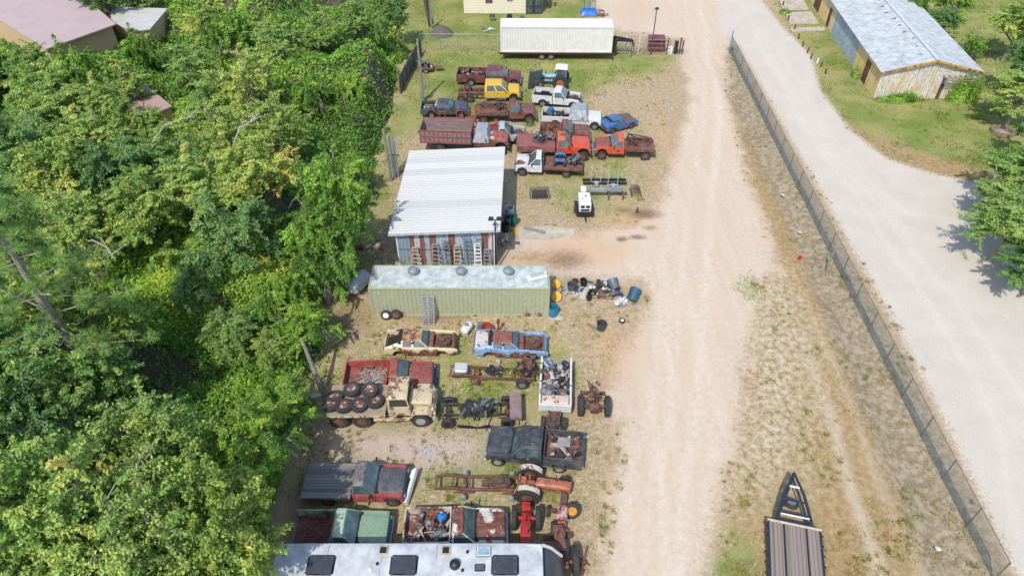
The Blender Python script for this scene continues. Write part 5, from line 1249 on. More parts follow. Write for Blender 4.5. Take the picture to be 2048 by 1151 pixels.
    for s in (-1,1):
        m=MB(); m.lathe([(.1,0),(.09,.03),(0,.035)],12,T(xf+.015,s*(W/2-.12),.60+z)@rot('Y',90)); m.obj('headlight_socket' if not bumpm else 'headlight',dark if not bumpm else lamp_m,t)
        m=MB(); m.tube([(hb1-.02,s*(W/2-.03),.93+z),(hb1-.5*k,s*(W*.3),1.2+z)],.02,5); m.obj('windshield_trim',chrome,t)
    for i,(x,s) in enumerate(((fx,-1),(fx,1),(rx,-1),(rx,1))):
        if wheels[i]: wheel(t,x,s*(W/2-.13),.32,.22,rm=rim)
    PR[(t.name,'hb')]=hb1; PR[(t.name,'L')]=L
    return t
muscle('old_car','blue sedan wreck with a rust-brown hood on the dirt beside the road',(1212,272),(1275,255),P_blu,P_blu,P_ru,bay=False,hood=True,bumpm=rust_dk,rim=rust_rim)
t=muscle('old_car','cream yellow fastback shell with a rusted roof and stripped nose',(769,716),(912,716),P_cream,rusty('flaming_rust_roof',hx('#ddb877'),.55,1.6,edge=.12),rust,W=1.8,wheels=(0,0,0,0),trunk=False,innerm=rust_dk,glass_on=True)
t=muscle('old_car','faded blue coupe wreck with a red-brown roof and open engine bay',(948,718),(1092,722),P_mblu,P_rdh,rust,W=1.85,wheels=(1,0,0,0),trunk=rusty('whitish_trunk',hx('#cfc7bd'),.35,1.5),bumpm=mat('blue_grey_bumper',hx('#6d8aa6'),.4,.3),rim=alu)
a=MB(); a.box(-.15,.15,-.12,.12,0,.3); tag(a.obj('block',concrete,loc=G(996,727),bevel=.02),'pale block standing under the near sill of the faded blue coupe','block')
# 6 grain truck
def bigtruck(name,label,rear,front,W,cabm,hoodm,roofm,cab=.9,hl=1.7,cat='truck',lift=.35,bed0=None,fr=.48,grill=None):
    t=pickup(name,label,rear,front,cabm,hoodm=hoodm,roofm=roofm,bed=False,W=W,cab=cab,hl=hl,lift=lift,cat=cat,rw=fr,rimm=rust_rim,wheels=(1,1,0,0),bm=rust_dk,grillm=grill); 
    L=PR[(t.name,'L')]; cb=PR[(t.name,'cb')]
    for s in (-1,1):
        wheel(t,-L/2+L*.22,s*(W/2-.2),fr,.5,rm=rust_rim)
    return t,L,cb
red_w=rusty('red_frame_paint',hx('#93444c'),.22,1.8,fade=hx('#7d3a40')); 
t,L,cb=bigtruck('grain_truck','long red-framed grain truck with grey wooden sides and a tarped cab',(843,306),(1018,312),2.25,P_whR,rusty('red_white_hood',hx('#d0c4bb'),.66,1.2,ru=(hx('#6b2f25'),hx('#93432f'),hx('#a3563d'))),P_ru)
flatbed(t,-L/2,cb-.25,2.35,1.25,wood,True)
plk=mat('grey_side_boards',hx('#94807f'),.9,var=.4,scale=2,sc3=(.5,.5,7))
for s in (-1,1):
    m=MB(); y0,y1=sorted((s*1.17,s*1.12)); 
    for k in range(4): m.box(-L/2+.02,cb-.27,y0,y1,1.26+k*.27,1.26+k*.27+.255)
    m.obj('side_board',plk,t)
    m=MB(); n=11; y0,y1=sorted((s*1.172,s*1.22))
    for k in range(n+1): x=-L/2+.0+(cb-.25+L/2-.08)*k/n; m.box(x,x+.06,y0,y1,1.2,2.36)
    m.box(-L/2,cb-.2,y0+.004*s,y1+.012*s,2.33,2.42).box(-L/2,cb-.2,y0+.004*s,y1+.012*s,1.74,1.81).box(-L/2,cb-.2,y0+.004*s,y1+.012*s,1.14,1.26); m.obj('side_frame',red_w,t)
m=MB(); m.box(-L/2-.04,-L/2+.0,-1.12,1.12,1.26,2.3); m.obj('tailgate',plk,t); m=MB(); m.box(cb-.27,cb-.22,-1.12,1.12,1.26,2.4); m.obj('head_board',red_w,t)
tp=tarpmesh(cb-.05,cb+1.35,2.25,1.3,2.3,None,5).obj('tarp',tarp,smooth=True,loc=t.location,rot=t.rotation_euler); tag(tp,'grey tarp tied over the cab of the grain truck','tarp')
# 7 implements behind the grain truck
imp=rusty('implement_red',hx('#a5302c'),.25,3)
for i,(u,v,lab,nb) in enumerate(((886,252,'red farm implement frame with upright arms, leftmost behind the grain truck',2),(920,250,'red farm implement with a long toolbar in the middle behind the grain truck',1),(948,247,'small red implement with upright posts beside the brown tow truck',2))):
    t=thing('farm_implement',lab,'implement',G(u,v),.1*i); m=MB(); m.box(-.9,.9,-.06,.06,.5,.62).box(-.5,.5,.5,.6,.45,.55).box(-.05,.05,-.6,.6,.5,.6); m.obj('toolbar',imp,t)
    m=MB()
    for x in (-.3,.3): m.tube([(x,0,.5),(x*.8,.1,1.5)],.05,6)
    m.tube([(-.24,.1,1.5),(.24,.1,1.5)],.04,6); m.obj('mast',imp,t)
    m=MB()
    for x in (-.8,-.3,.2,.7): m.tube([(x,0,.5),(x,-.25,.3),(x,-.05,.02)],.035,5)
    m.obj('tines',imp,t)
t=thing('boom_arm','red steel beam lying between the grain truck and the grey-cab pickup','beam',G(985,256,.6),0); m=MB(); m.box(-1.9,1.4,-.12,.12,0,.25).box(.2,.5,-.4,.4,.25,.7); m.obj('beam',imp,t,bevel=.02)
# 8 grey-cab pickup
pickup('pickup_truck','pickup with pale grey cab and stripped nose, behind the grain truck',(962,292),(1054,292),P_gry,hoodm=imp,W=1.9,cab=.75,bay=1,hood=False,bedm=imp,floorm=rust,bumper=False)
# 9 brown pickup behind orange
t=pickup('pickup_truck','rust-brown pickup directly behind the orange-cab truck',(1078,290),(1182,292),P_ru,W=2.0,cab=.75,hl=1.5,bedm=rusty('pale_brown_bed',hx('#a3897b'),.6,2),hoodm=P_ru,lift=.1)
junk(16,-.9,.9,-.7,.7,.85,.3,8,[rust,rust_dk],'scrap_heap','rusty scrap in the bed of the brown pickup behind the orange truck',onv(t,-1.5,0,0),t.rotation_euler.z)
# 10 orange cab with red flat body
t,L,cb=bigtruck('flatbed_truck','orange-cab truck with a long faded red ribbed bed',(1033,322),(1182,324),2.15,P_or,P_or,rusty('orange_roof',hx('#c95a30'),.25,1.2))
bodym=rusty('dull_red_bed',hx('#985a58'),.35,1.4,sc3=(.4,1,1),fade=hx('#834a48')); flatbed(t,-L/2,cb-.12,2.2,1.45,bodym)
m=MB()
for k in range(14): y=-1.05+k*.155; m.box(-L/2+.05,cb-.2,y,y+.06,1.452,1.48)
m.obj('deck_rib',bodym,t)
for s in (-1,1): m=MB(); y0,y1=sorted((s*1.1,s*1.16)); m.box(-L/2,cb-.12,y0,y1,1.0,1.62); m.obj('side_skirt',bodym,t,bevel=.01,seg=1)
junk(26,-.9,.8,-.5,.5,1.47,.5,10,[jm[1],jm[0]],'scrap_heap','black and grey machine parts heaped on the faded red truck bed',onv(t,-1.0,.2,0),t.rotation_euler.z)
# 11 orange wrecker
t=wrecker('orange wrecker facing left with a rusty bed and crossed boom',(1308,323),(1186,320),P_or,P_rdh,P_ru,rusty('orange_roof2',hx('#cc5a30'),.15,1.2),lift=.2)
for s in (-1,1): 
    m=MB(); m.lathe([(.11,0),(.11,.006),(0,.007)],14,T(PR[(t.name,'cb')]+.55,s*1.065,1.0)@rot('X',90)); m.obj('door_emblem',mat('dark_blue_decal',hx('#26315c'),.5),t)
# 12 white flatbed facing left with ATV
t=pickup('pickup_truck','white-cab pickup with a rust-patched hood and brown flat deck, facing left',(1164,358),(1027,352),rusty('white_cab_flat',hx('#d9dcde',.95),.16,1.2),hoodm=rusty('white_hood_rust',hx('#d5d3cf'),.5,.9,edge=.02),W=2.0,cab=.7,bed=False,hl=1.2,rimm=rusty('yellow_rim',hx('#c9a866'),.3,5))
L=PR[(t.name,'L')]; cb=PR[(t.name,'cb')]; flatbed(t,-L/2,cb-.1,2.1,.95,P_ru); MB().box(cb-.12,cb-.06,-.95,.95,.96,1.75).obj('headache_rack',rust_dk,t)
FT=t
def quad(loc,rz):
    t=thing('quad_bike','blue and grey quad bike standing on the brown flat deck','quad bike',loc,rz); bl=mat('quad_blue',hx('#4f7fae'),.4)
    m=MB(); m.box(-.5,.45,-.16,.16,.3,.6); m.obj('body',jm[1],t,bevel=.05)
    m=MB(); m.box(.25,.75,-.42,.42,.52,.62).box(-.8,-.3,-.45,.45,.52,.62).box(.1,.5,-.18,.18,.6,.78); m.obj('fender',bl,t,bevel=.04)
    m=MB(); m.box(-.45,.1,-.15,.15,.62,.76); m.obj('saddle',black,t,bevel=.05); m=MB(); m.tube([(.3,-.35,.98),(.38,-.1,.92),(.38,.1,.92),(.3,.35,.98)],.02,6).tube([(.42,0,.6),(.36,0,.92)],.025,6); m.obj('handlebar',black,t)
    for x in (-.55,.55):
        for s in (-1,1): wheel(t,x,s*.42,.27,.22,rimr=.5)
    m=MB()
    for x in (-.75,.5): 
        for k in range(4): m.tube([(x+k*.08,-.3,.68),(x+k*.08,.3,.68)],.012,4)
    m.obj('rack',black,t)
quad(onv(t,-1.0,-.05,.95),R(85))
t=junk(26,-.45,.45,-.6,.6,.95,.8,12,[jm[1],jm[0],rust],'engine_parts','tangle of dark engine parts beside the quad bike',onv(FT,-2.15,0,0),FT.rotation_euler.z)
# 13 tractors
def tractor(name,label,loc,rz,m,rr=.72,fr=.36,L=2.6,cab=False,wheels=True,tm=None,rim=None,fw=.75,rwid=.8,fender=None,lug=18,hood=True,seat=True,steer=0.0,wr=.36,front_narrow=False,rear_w=(1,1),front_w=(1,1)):
    t=thing(name,label,'tractor',loc,rz); tm=tm or tyre_m; rim=rim or rust_rim; z=rr*.95
    a=MB(); a.box(-.35,.45,-.22,.22,z-.25,z+.2).box(.45,L*.6,-.15,.15,z-.25,z+.05).lathe([(.11,-rwid+.1),(.11,rwid-.1)],10,T(0,0,rr)@rot('X',90)); a.obj('transmission',rust_dk if not hood else m,t,bevel=.03)
    a=MB(); a.box(.55,L*.62,-.2,.2,z+.06,z+.33); a.obj('engine',rust_dk,t,bevel=.02,seg=1)
    if hood:
        a=MB(); a.panel(.4,L*.68,-.27,.27,z+.52,z+.46,.16,.05,10,8,.06); a.obj('hood',m,t,smooth=True)
        a=MB(); a.box(L*.66,L*.70,-.24,.24,z-.05,z+.42); a.obj('grille',m,t,bevel=.02)
    a=MB(); a.box(L*.55,L*.66,-fw,fw,fr+.0,fr+.1).box(L*.54,L*.67,-.15,.15,fr+.1,z); a.obj('front_axle',rust_dk,t)
    if front_w[0]: wheel(t,L*.6,-fw,fr,.17,tm,rim,rimr=.55)
    if front_w[1]: wheel(t,L*.6,fw,fr,.17,tm,rim,rimr=.55)
    for i,s in enumerate((-1,1)):
        if rear_w[i]: wheel(t,0,s*rwid,rr,wr,tm,rim,rimr=.5,lug=lug)
        if fender:
            vs=[];fs=[]; n=10; rad=rr+.1
            for k in range(n+1):
                q=R(200-150*k/n-20); 
                for y in (s*(rwid-.22),s*(rwid+.08)): vs.append((rad*math.cos(q)*.98,y,rr+rad*math.sin(q)))
            for k in range(n): fs.append((2*k,2*k+2,2*k+3,2*k+1))
            a=MB(); a.add(vs,fs); q_=[(x*.97,y,(z_-rr)*.97+rr) for x,y,z_ in vs]; a.add(q_,[f[::-1] for f in fs]); a.obj('fender',fender,t,smooth=True)
    if seat: a=MB(); a.box(-.5,-.15,-.22,.22,z+.38,z+.45).box(-.55,-.48,-.22,.22,z+.45,z+.7).tube([(-.3,0,z+.1),(-.3,0,z+.4)],.04,6); a.obj('seat',m if not cab else black,t,bevel=.02)
    vs=[]; a=MB(); a.tube([(.35,0,z+.4),(.08,0,z+.78)],.025,6)
    rg=[Vector((.08,0,z+.78))+Vector((math.cos(R(36*k))*.2*.6,math.sin(R(36*k))*.22,math.cos(R(36*k))*.2*.8)) for k in range(11)]; a.tube(rg,.016,5); a.obj('steering_wheel',black,t)
    a=MB(); a.tube([(L*.45,.12,z+.4),(L*.45,.12,z+1.0)],.035,7); a.obj('exhaust',rust_dk,t)
    if cab:
        a=MB()
        for x in (-.55,.5):
            for s in (-1,1): a.tube([(x,s*.55,z+.2),(x*.9,s*.5,z+1.45)],.04,5)
        a.box(-.6,.55,-.6,.6,z+.15,z+.25); a.obj('cab_frame',m,t)
        a=MB(); a.panel(-.65,.6,-.62,.62,z+1.52,z+1.52,.12,.05,6,6,.05); a.obj('cab_roof',white_p,t,smooth=True)
        a=MB(); a.box(.5,.51,-.5,.5,z+.3,z+1.4).box(-.54,-.53,-.5,.5,z+.3,z+1.4).box(-.5,.46,-.55,-.54,z+.3,z+1.4).box(-.5,.46,.54,.55,z+.3,z+1.4); a.obj('cab_glass',glass,t)
    return t
p=G(1122,180); tractor('tractor','old blue tractor with a white-roofed cab and rusty orange rear wheels',Vector((p.x,p.y+.9,0)),R(172),mat('tractor_blue',hx('#8fb0c4'),.5,var=.3,scale=3),.8,.42,3.6,cab=True,rim=mat('orange_rim',hx('#a5603c'),.7),wr=.45,rwid=.85)
# 14 small trailer top left
t=thing('small_trailer','small utility trailer heaped with an engine near the plank fence','trailer',G(852,142),.1)
flatbed(t,-.9,.8,1.3,.55,rust); wheel(t,0,-.72,.3,.18); wheel(t,0,.72,.3,.18); MB().tube([(.8,0,.5),(1.9,0,.45)],.05,6).obj('drawbar',rust,t); MB().box(1.0,1.9,-.5,.1,.47,.5).obj('side_plate',rust,t)
junk(30,-.8,.6,-.5,.5,.56,.7,14,[jm[0],jm[1],jm[3]],'engine_parts','grey engine heap on the small trailer near the plank fence',t.location,.1)
# 15 red pickup
t=pickup('pickup_truck','red pickup with rust-brown hood and sticks in its bed, behind the tan military truck',(688,798),(872,792),P_rd,hoodm=P_rdh,roofm=rusty('red_roof_worn',hx('#a05246'),.5,.9,edge=.1),W=2.02,cab=.75,hl=1.5,floorm=rusty('red_bed_floor',hx('#8a4a42'),.35,1.5),bm=mat('blue_bumper',hx('#3f5f86'),.4,.3),zr=1.28)
o=onv(t,-1.2,0,0); tt=thing('branch_pile','heap of grey sticks in the red pickup bed','branches',(o.x,o.y,.74),t.rotation_euler.z); rr_=random.Random(3); m=MB()
for k in range(90):
    a_=rr_.uniform(0,6.28); c=Vector((rr_.uniform(-.6,1.0),rr_.uniform(-.6,.6),rr_.uniform(.05,.3))); d=Vector((math.cos(a_),math.sin(a_),rr_.uniform(-.1,.3)))*rr_.uniform(.1,.4); m.tube([c-d,c+d],rr_.uniform(.008,.02),4)
m.obj('sticks',bark_p,tt)
o=onv(t,-1.3,-.55,.78); tt=thing('ladder','pale blue ladder section lying in the red pickup bed','ladder',o,t.rotation_euler.z); m=MB(); m.box(-.8,.8,-.2,-.15,0,.08).box(-.8,.8,.15,.2,0,.08); m.obj('rails',M['blue_pipe'],tt); m=MB()
for k in range(7): m.box(-.75+k*.24,-.69+k*.24,-.15,.15,.02,.06)
m.obj('steps',M['blue_pipe'],tt)
# 16 tan six-wheeled military truck
def military():
    W=2.3; c,rz,L=spot((655,858),(868,856),W); t=thing('military_truck','tan six-wheeled military truck with a rust-specked cab and tyres on its bed','truck',c,rz)
    m=MB()
    for s in (-1,1): m.box(-L/2+.2,L/2-.2,s*.42-.06,s*.42+.06,.75,1.0)
    for k in range(7): m.box(-L/2+.3+k*.9,-L/2+.4+k*.9,-.42,.42,.8,.95)
    m.obj('frame_rails',P_tan,t)
    bx1=-L/2+3.55; flatbed(t,-L/2+.1,bx1,W,1.28,mat('tan_planks',hx('#a3927c'),.9,var=.3,scale=3,sc3=(1,6,1)),True,frame=P_tan)
    # cab
    cx0,cx1=bx1+.15,bx1+1.45
    m=MB(); m.prism([(cx0,.95),(cx0,1.75),(cx1,1.75),(cx1,.95)],-.95,.95); m.obj('cab',P_tan,t,bevel=.04)
    greenhouse(t,cx0+.02,cx1-.02,cx0+.05,cx1-.16,1.86,1.68,1.752,2.4,P_tan,P_tan,mat('open_window',hx('#3f3a34'),.9),False)
    m=MB(); m.box(cx0+.1,cx1-.05,-1.15,-.96,.75,.8).box(cx0+.1,cx1-.05,.96,1.15,.75,.8); m.obj('running_board',P_tan,t)
    m=MB(); m.box(bx1-.75,bx1+.6,-1.12,-.7,.6,.78); m.obj('fuel_tank',P_tan,t,bevel=.03)
    # hood
    m=MB(); m.box(cx1,L/2-.12,-.48,.48,1.0,1.58); m.obj('engine_box',P_tan,t,bevel=.05); m=MB(); m.panel(cx1,L/2-.1,-.55,.55,1.68,1.60,.1,.05,10,8,.05); m.obj('hood',P_tan,t,smooth=True)
    m=MB(); m.box(L/2-.12,L/2-.06,-.58,.58,.9,1.62); g_=m.obj('grille',P_tan,t,bevel=.02); m=MB()
    for k in range(8): m.box(L/2-.058,L/2-.045,-.42+k*.11,-.38+k*.11,1.0,1.5)
    m.obj('grille_slot',dark,g_)
    fxx=L/2-.75
    for s in (-1,1):
        m=MB(); y0,y1=sorted((s*.56,s*1.15)); m.hexa([(cx1+.0,y0,.95),(cx1+.3,y0,1.28),(cx1+.3,y1,1.28),(cx1,y1,.95)],[(cx1+.0,y0,1.0),(cx1+.3,y0,1.34),(cx1+.3,y1,1.34),(cx1,y1,1.0)])
        m.hexa([(cx1+.3,y0,1.29),(L/2-.3,y0,1.29),(L/2-.3,y1,1.29),(cx1+.3,y1,1.29)],[(cx1+.3,y0,1.345),(L/2-.3,y0,1.345),(L/2-.3,y1,1.345),(cx1+.3,y1,1.345)])
        m.hexa([(L/2-.3,y0,1.28),(L/2-.08,y0,1.0),(L/2-.08,y1,1.0),(L/2-.3,y1,1.28)],[(L/2-.3,y0,1.342),(L/2-.05,y0,1.06),(L/2-.05,y1,1.06),(L/2-.3,y1,1.342)]); m.obj('fender',P_tan,t)
        wheel(t,fxx,s*.92,.52,.32,rm=alu,lug=20); wheel(t,-L/2+.75,s*.92,.54,.34,rm=rust_rim,lug=20); wheel(t,-L/2+2.1,s*.92,.54,.34,rm=rust_rim,lug=20)
        m=MB(); m.lathe([(.11,0),(.1,.08),(0,.1)],12,T(L/2-.06,s*.72,1.3)@rot('Y',90)); m.obj('headlight',lamp_m,t)
    m=MB(); m.box(L/2-.02,L/2+.12,-1.1,1.1,.7,.95).tube([(L/2+.02,-.7,.95),(L/2+.02,-.7,1.5),(L/2+.02,.7,1.5),(L/2+.02,.7,.95)],.03,6); m.obj('front_bumper',P_tan,t,bevel=.015,seg=1)
    m=MB(); m.tube([(cx1-.1,-.6,1.75),(cx1+.25,-.4,2.7)],.02,5); m.obj('antenna',rust,t)
    # tyres roped on the bed
    tl=[(-3.0,.1,0,'lower tyre at the tail end of the tan military truck bed'),(-2.35,-.55,0,'black tyre at the near tail corner of the military truck bed'),(-1.45,-.5,0,'lower tyre in the middle near side of the military truck bed'),(-2.0,.45,1,'rusty-rimmed tyre on top of the stack, second from the tail of the military truck'),(-.55,-.25,0,'lower tyre nearest the cab of the military truck'),(-.9,.35,1,'rusty-rimmed tyre on top of the stack nearest the military truck cab'),(-3.1,-.5,0,'tyre hanging over the tail of the military truck bed')]
    for i,(x,y,lv,lab) in enumerate(tl):
        x+=-L/2+3.45
        if x<-L/2-.2 : x=-L/2+.35
        r_=thing('tyre',lab,'tyre',onv(t,x,y,1.29+.28*lv+.13+.012*i),rz+i,'tyres stacked on the military truck bed')
        r_.rotation_euler=(.12*((i%3)-1),.15*((i%2)*2-1)*(1 if lv else .3),i)
        wheel(r_,0,0,.5,.27,rotm=Matrix.Identity(4),rm=rusty('orange_rusty_rim',hx('#c4b49c'),.22,4),z=0,lug=18,name='casing')
military()
# 17 chassis frames
def chassis(label,rear,front,W,m,wheels=(),eng=None,tank=None,z=.55,extra=0,name='truck_chassis',L_=None,rw=.38,cross=5,rim=None,rails=.40,rm2=None):
    c,rz,L=spot(rear,front,W); t=thing(name,label,'chassis',c,rz); a=MB()
    for s in (-1,1):
        y=s*rails
        pts=[(-L/2,z+.02),(-L/2+L*.18,z+.12),(-L/2+L*.32,z),(L/2-L*.28,z),(L/2-L*.15,z+.08),(L/2,z+.02)]
        for (x0,z0),(x1,z1) in zip(pts[:-1],pts[1:]):
            a.hexa([(x0,y-.04,z0-.08),(x1,y-.04,z1-.08),(x1,y+.04,z1-.08),(x0,y+.04,z0-.08)],[(x0,y-.04,z0+.08),(x1,y-.04,z1+.08),(x1,y+.04,z1+.08),(x0,y+.04,z0+.08)])
    a.obj('side_rail',m,t)
    a=MB()
    for k in range(cross): x=-L/2+.05+(L-.2)*k/(cross-1); a.box(x,x+.1,-rails+.04,rails-.04,z-.03,z+.06)
    a.obj('crossmember',m,t)
    ax_=[]
    for x,s,k in wheels:
        if x not in ax_:
            ax_.append(x); a=MB(); a.tube([(x*L/2,-W/2+.15,rw),(x*L/2,W/2-.15,rw)],.06,8).lathe([(.0,-.14),(.16,-.1),(.16,.1),(0,.14)],12,T(x*L/2,0,rw)); 
            for q in (-1,1): a.box(x*L/2-.5,x*L/2+.5,q*(rails+.08)-.03,q*(rails+.08)+.03,rw+.02,rw+.09)
            a.obj('axle',m,t)
        if k==1: wheel(t,x*L/2,s*(W/2-.12),rw,.25,rm=rim)
        else: a=MB(); a.lathe([(.0,-.1),(.17,-.08),(.17,.08),(.05,.12),(0,.12)],16,T(x*L/2,s*(W/2-.1),rw)@rot('X',90)); a.obj('brake_drum',alu if k==2 else m,t)
    if eng is not None: engine(t,eng*L/2,0,z-.1,1.05,m=rm2)
    if tank is not None: a=MB(); a.box(tank*L/2-.5,tank*L/2+.5,-.3,.4,z+.05,z+.35); a.obj('fuel_tank',alu,t,bevel=.08)
    return t
t=chassis('bare rusty chassis carrying a silver fuel tank, below the faded blue coupe',(897,772),(1068,780),1.6,rust,[(-.35,-1,0),(.72,-1,1),(.72,1,1)],eng=None,tank=None)
o=onv(t,-1.95,.1,.62); tt=thing('fuel_tank','silver ribbed fuel tank on the rear of the rusty chassis','tank',o,t.rotation_euler.z); m=MB(); m.box(-.42,.42,-.42,.32,0,.3); m.obj('tank',alu,tt,bevel=.09); m=MB()
for k in range(4): m.box(-.4,.4,-.32+k*.17,-.27+k*.17,.301,.32)
m.obj('straps',white_p,tt)
junk(10,-.4,.4,-.25,.3,.6,.3,22,[jm[1]],'gearbox','dark transmission lying across the rusty chassis with the silver tank',onv(t,.2,0,0),0,cat='gearbox')
junk(30,-.7,.5,-.6,.9,.4,.8,23,[rust,rust_dk,jm[1]],'axle_heap','heap of rusty axle parts at the right end of the silver-tank chassis',onv(t,2.2,.2,0),0)
chassis('black pickup chassis with wheels and a brown panel, right of the tan military truck',(1036,856),(882,858),1.9,rusty('black_frame',hx('#2c2e30'),.25,3),[(.82,-1,1),(.82,1,1),(-.72,-1,1),(-.72,1,1)],eng=.25,z=.6,rm2=jm[1],rim=black)
CH=bpy.data.objects['truck_chassis.001']
o=onv(CH,-2.15,0,.78); m=MB(); m.box(-.35,.35,-.95,.95,0,.28); tag(m.obj('tool_box',mat('brown_panel',hx('#8c7470'),.5),bevel=.04,loc=o,rot=CH.rotation_euler),'dull brown metal box across the right end of the black chassis','box')
m=MB(); m.prism([(-1.0,.0),(-.9,.35),(.2,.42),(.9,.3),(1.0,0),(.6,.02),(.4,.22),(0,.26),(-.3,.05)],-.03,.03); tag(m.obj('fender',black,bevel=.012,loc=onv(CH,.3,1.0,.42),rot=(R(60),0,0)),'loose black fender leaning on the near side of the black chassis','fender')
junk(30,-1.2,1.0,-.5,.5,.6,.35,31,[jm[1],jm[1],jm[0]],'axle_heap','black hoses and parts lying in the black chassis',onv(CH,-.2,0,0),0)
tag(MB().box(-.04,.04,-.04,.04,0,1.5).obj('post',wood,loc=G(972,862),rot=(R(-15),0,0)),'thin wooden post leaning in front of the black chassis','post')
chassis('rust-brown bare chassis with an engine, between the black flatbed and the orange tractor',(868,1004),(1040,1008),1.7,rust,[(-.32,-1,2),(-.32,1,2),(.80,-1,2),(.80,1,2)],eng=.55,z=.6,cross=6)
# 18 white truck tub of scrap, standing end-on
p=G(1118,868); q=G(1118,760)
t=thing('pickup_truck','cabless white pickup tub packed with scrap and seats, pointing away','truck bed',G(1113,835)+Vector((0,1.9,0)),R(86)); WW=1.95
for s in (-1,1): m=MB(); m.prism([(-1.7,.45),(-1.8,1.15),(1.9,1.25),(1.9,.6),(.6,.5),(.3,.85),(-.3,.85),(-.6,.5)],s*WW/2-.12 if s>0 else -WW/2,s*WW/2 if s>0 else -WW/2+.12); m.obj('bed_side',P_wh,t,bevel=.025)
MB().box(-1.7,1.85,-.85,.85,.5,.58).obj('bed_floor',rust_dk,t); MB().box(-1.86,-1.72,-.97,.97,.5,1.12).obj('tailgate',P_wh,t,bevel=.03)
m=MB(); m.panel(-1.7,-1.1,-.8,.8,1.12,1.2,.05,.05); m.obj('cowl',rusty('pink_white_cowl',hx('#c9b3a3'),.3,2),t,smooth=True)
seatm=mat('old_seat',hx('#6f605c'),.9,var=.4)
tt=thing('scrap_heap','tall heap of seats and car parts filling the white tub','scrap',t.location,t.rotation_euler.z)
m=MB(); m.box(-1.0,-.5,-.75,-.05,.6,1.15).box(-1.05,-.9,-.75,-.05,1.1,1.6).box(-.9,-.3,.05,.7,.6,1.2); m.obj('seat',seatm,tt,bevel=.08)
tj=junk(92,-1.1,1.75,-.78,.78,.62,.75,41,jm+[jm[3],mat('junk_blue',hx('#8fa3b3'),.5)],'scrap_pieces','loose grey and rusty parts on top of the white tub heap',t.location,t.rotation_euler.z)
t=chassis('short rusty front frame with two wheels sticking out below the white tub',(1118,905),(1118,850),1.5,rust,[(.2,-1,1),(.2,1,1)],eng=0.1,z=.55,rails=.35)
c=G(1107,868); t.location=(c.x,c.y+.35,0); t.rotation_euler=(0,0,R(85))
# 19 rusty tractor heads-on near the road
p=G(1187,832); t=tractor('tractor','rusty stripped tractor front with two big tyres, right of the white tub',Vector((p.x,p.y+.3,0)),R(88),rusty('orange_rust',hx('#97523a'),.5,3,ru=(hx('#4a2a1f'),hx('#7d4230'),hx('#a35c42'))),.62,.3,2.0,wr=.3,rwid=.8,front_w=(0,0),lug=16,hood=False)
junk(22,-.5,1.4,-.3,.3,.5,.7,51,[rust,rust_dk],'machine_parts','rust-brown gears and shafts heaped on the stripped tractor',t.location,t.rotation_euler.z)
# 20 black pickup facing left
t=pickup('pickup_truck','black extended cab pickup facing left with junk in its rusty-edged bed',(1164,952),(968,930),P_blk,roofm=rusty('black_roof_scuffed',hx('#2f3337'),.12,2.5,ru=(hx('#5a5a58'),hx('#8c8c88'),hx('#5a5a58'))),W=2.0,cab=1.3,crew=False,hl=1.35,floorm=rusty('bed_floor_dark',hx('#4a3a34'),.5,2),zr=1.28,lift=.08,rimm=alu)
for s in (-1,1): 
    L=PR[(t.name,'L')]; hb1=PR[(t.name,'hbx')]; MB().box(-L/2+.8,hb1+.0,s*.995-.012,s*.995+.012,.50,.56).obj('side_trim',chrome,t)
m=MB(); L=PR[(t.name,'L')]; m.box(L/2-.16,L/2-.12,-1.01,-.86,.85,1.0).box(L/2-.16,L/2-.12,.86,1.01,.85,1.0); m.obj('turn_signal',amber,t)
o=onv(t,-1.75,0,0); junk(36,-.8,.8,-.75,.75,.8,.3,61,jm,'scrap_heap','scattered grey tools and parts in the black pickup bed',o,t.rotation_euler.z); tag(MB().box(-.35,.35,-.3,.3,0,.04).obj('sheet_metal',mat('grey_sheet',hx('#a39a93'),.6,.2),loc=onv(t,-1.6,-.3,1.18),rot=(.05,-.08,t.rotation_euler.z)),'square grey sheet lying on the scrap in the black pickup bed','metal sheet')
# 21 dark flatbed pickup facing right
t=pickup('pickup_truck','dark flatbed pickup with red lower doors and a grey plank deck',(610,1012),(815,1014),rusty('dark_scuffed_cab',hx('#4a4b4d'),.2,1.6,fade=hx('#77736e')),hoodm=P_grw,roofm=rusty('dark_roof_patchy',hx('#4d4d4e'),.28,1.3,fade=hx('#8a857f')),lower=rusty('red_lower_doors',hx('#b3383c'),.2,1.5,fade=hx('#4a3f3f')),W=2.0,cab=.8,hl=1.45,bed=False,bumper=False,glassm=None,rimm=rust_rim)
L=PR[(t.name,'L')]; cb=PR[(t.name,'cb')]; flatbed(t,-L/2-.05,cb-.1,2.15,.98,stripes('grey_bed_planks',[hx('#8b8480',.8),hx('#6f6a68',.8),hx('#97908a',.8),hx('#7a7471',.8)],.179,1,-.5),True); 
m=MB(); m.box(-.05,.10,-1.0,1.0,.0,.32).box(-.12,-.05,-.9,-.4,.05,.35).box(-.12,-.05,.4,.9,.05,.35); tag(m.obj('bumper',white_p,bevel=.03,loc=onv(t,L/2+.15,0,.35),rot=(.2,-.3,t.rotation_euler.z-.25)),'torn white front panel lying against the nose of the dark flatbed pickup','bumper')
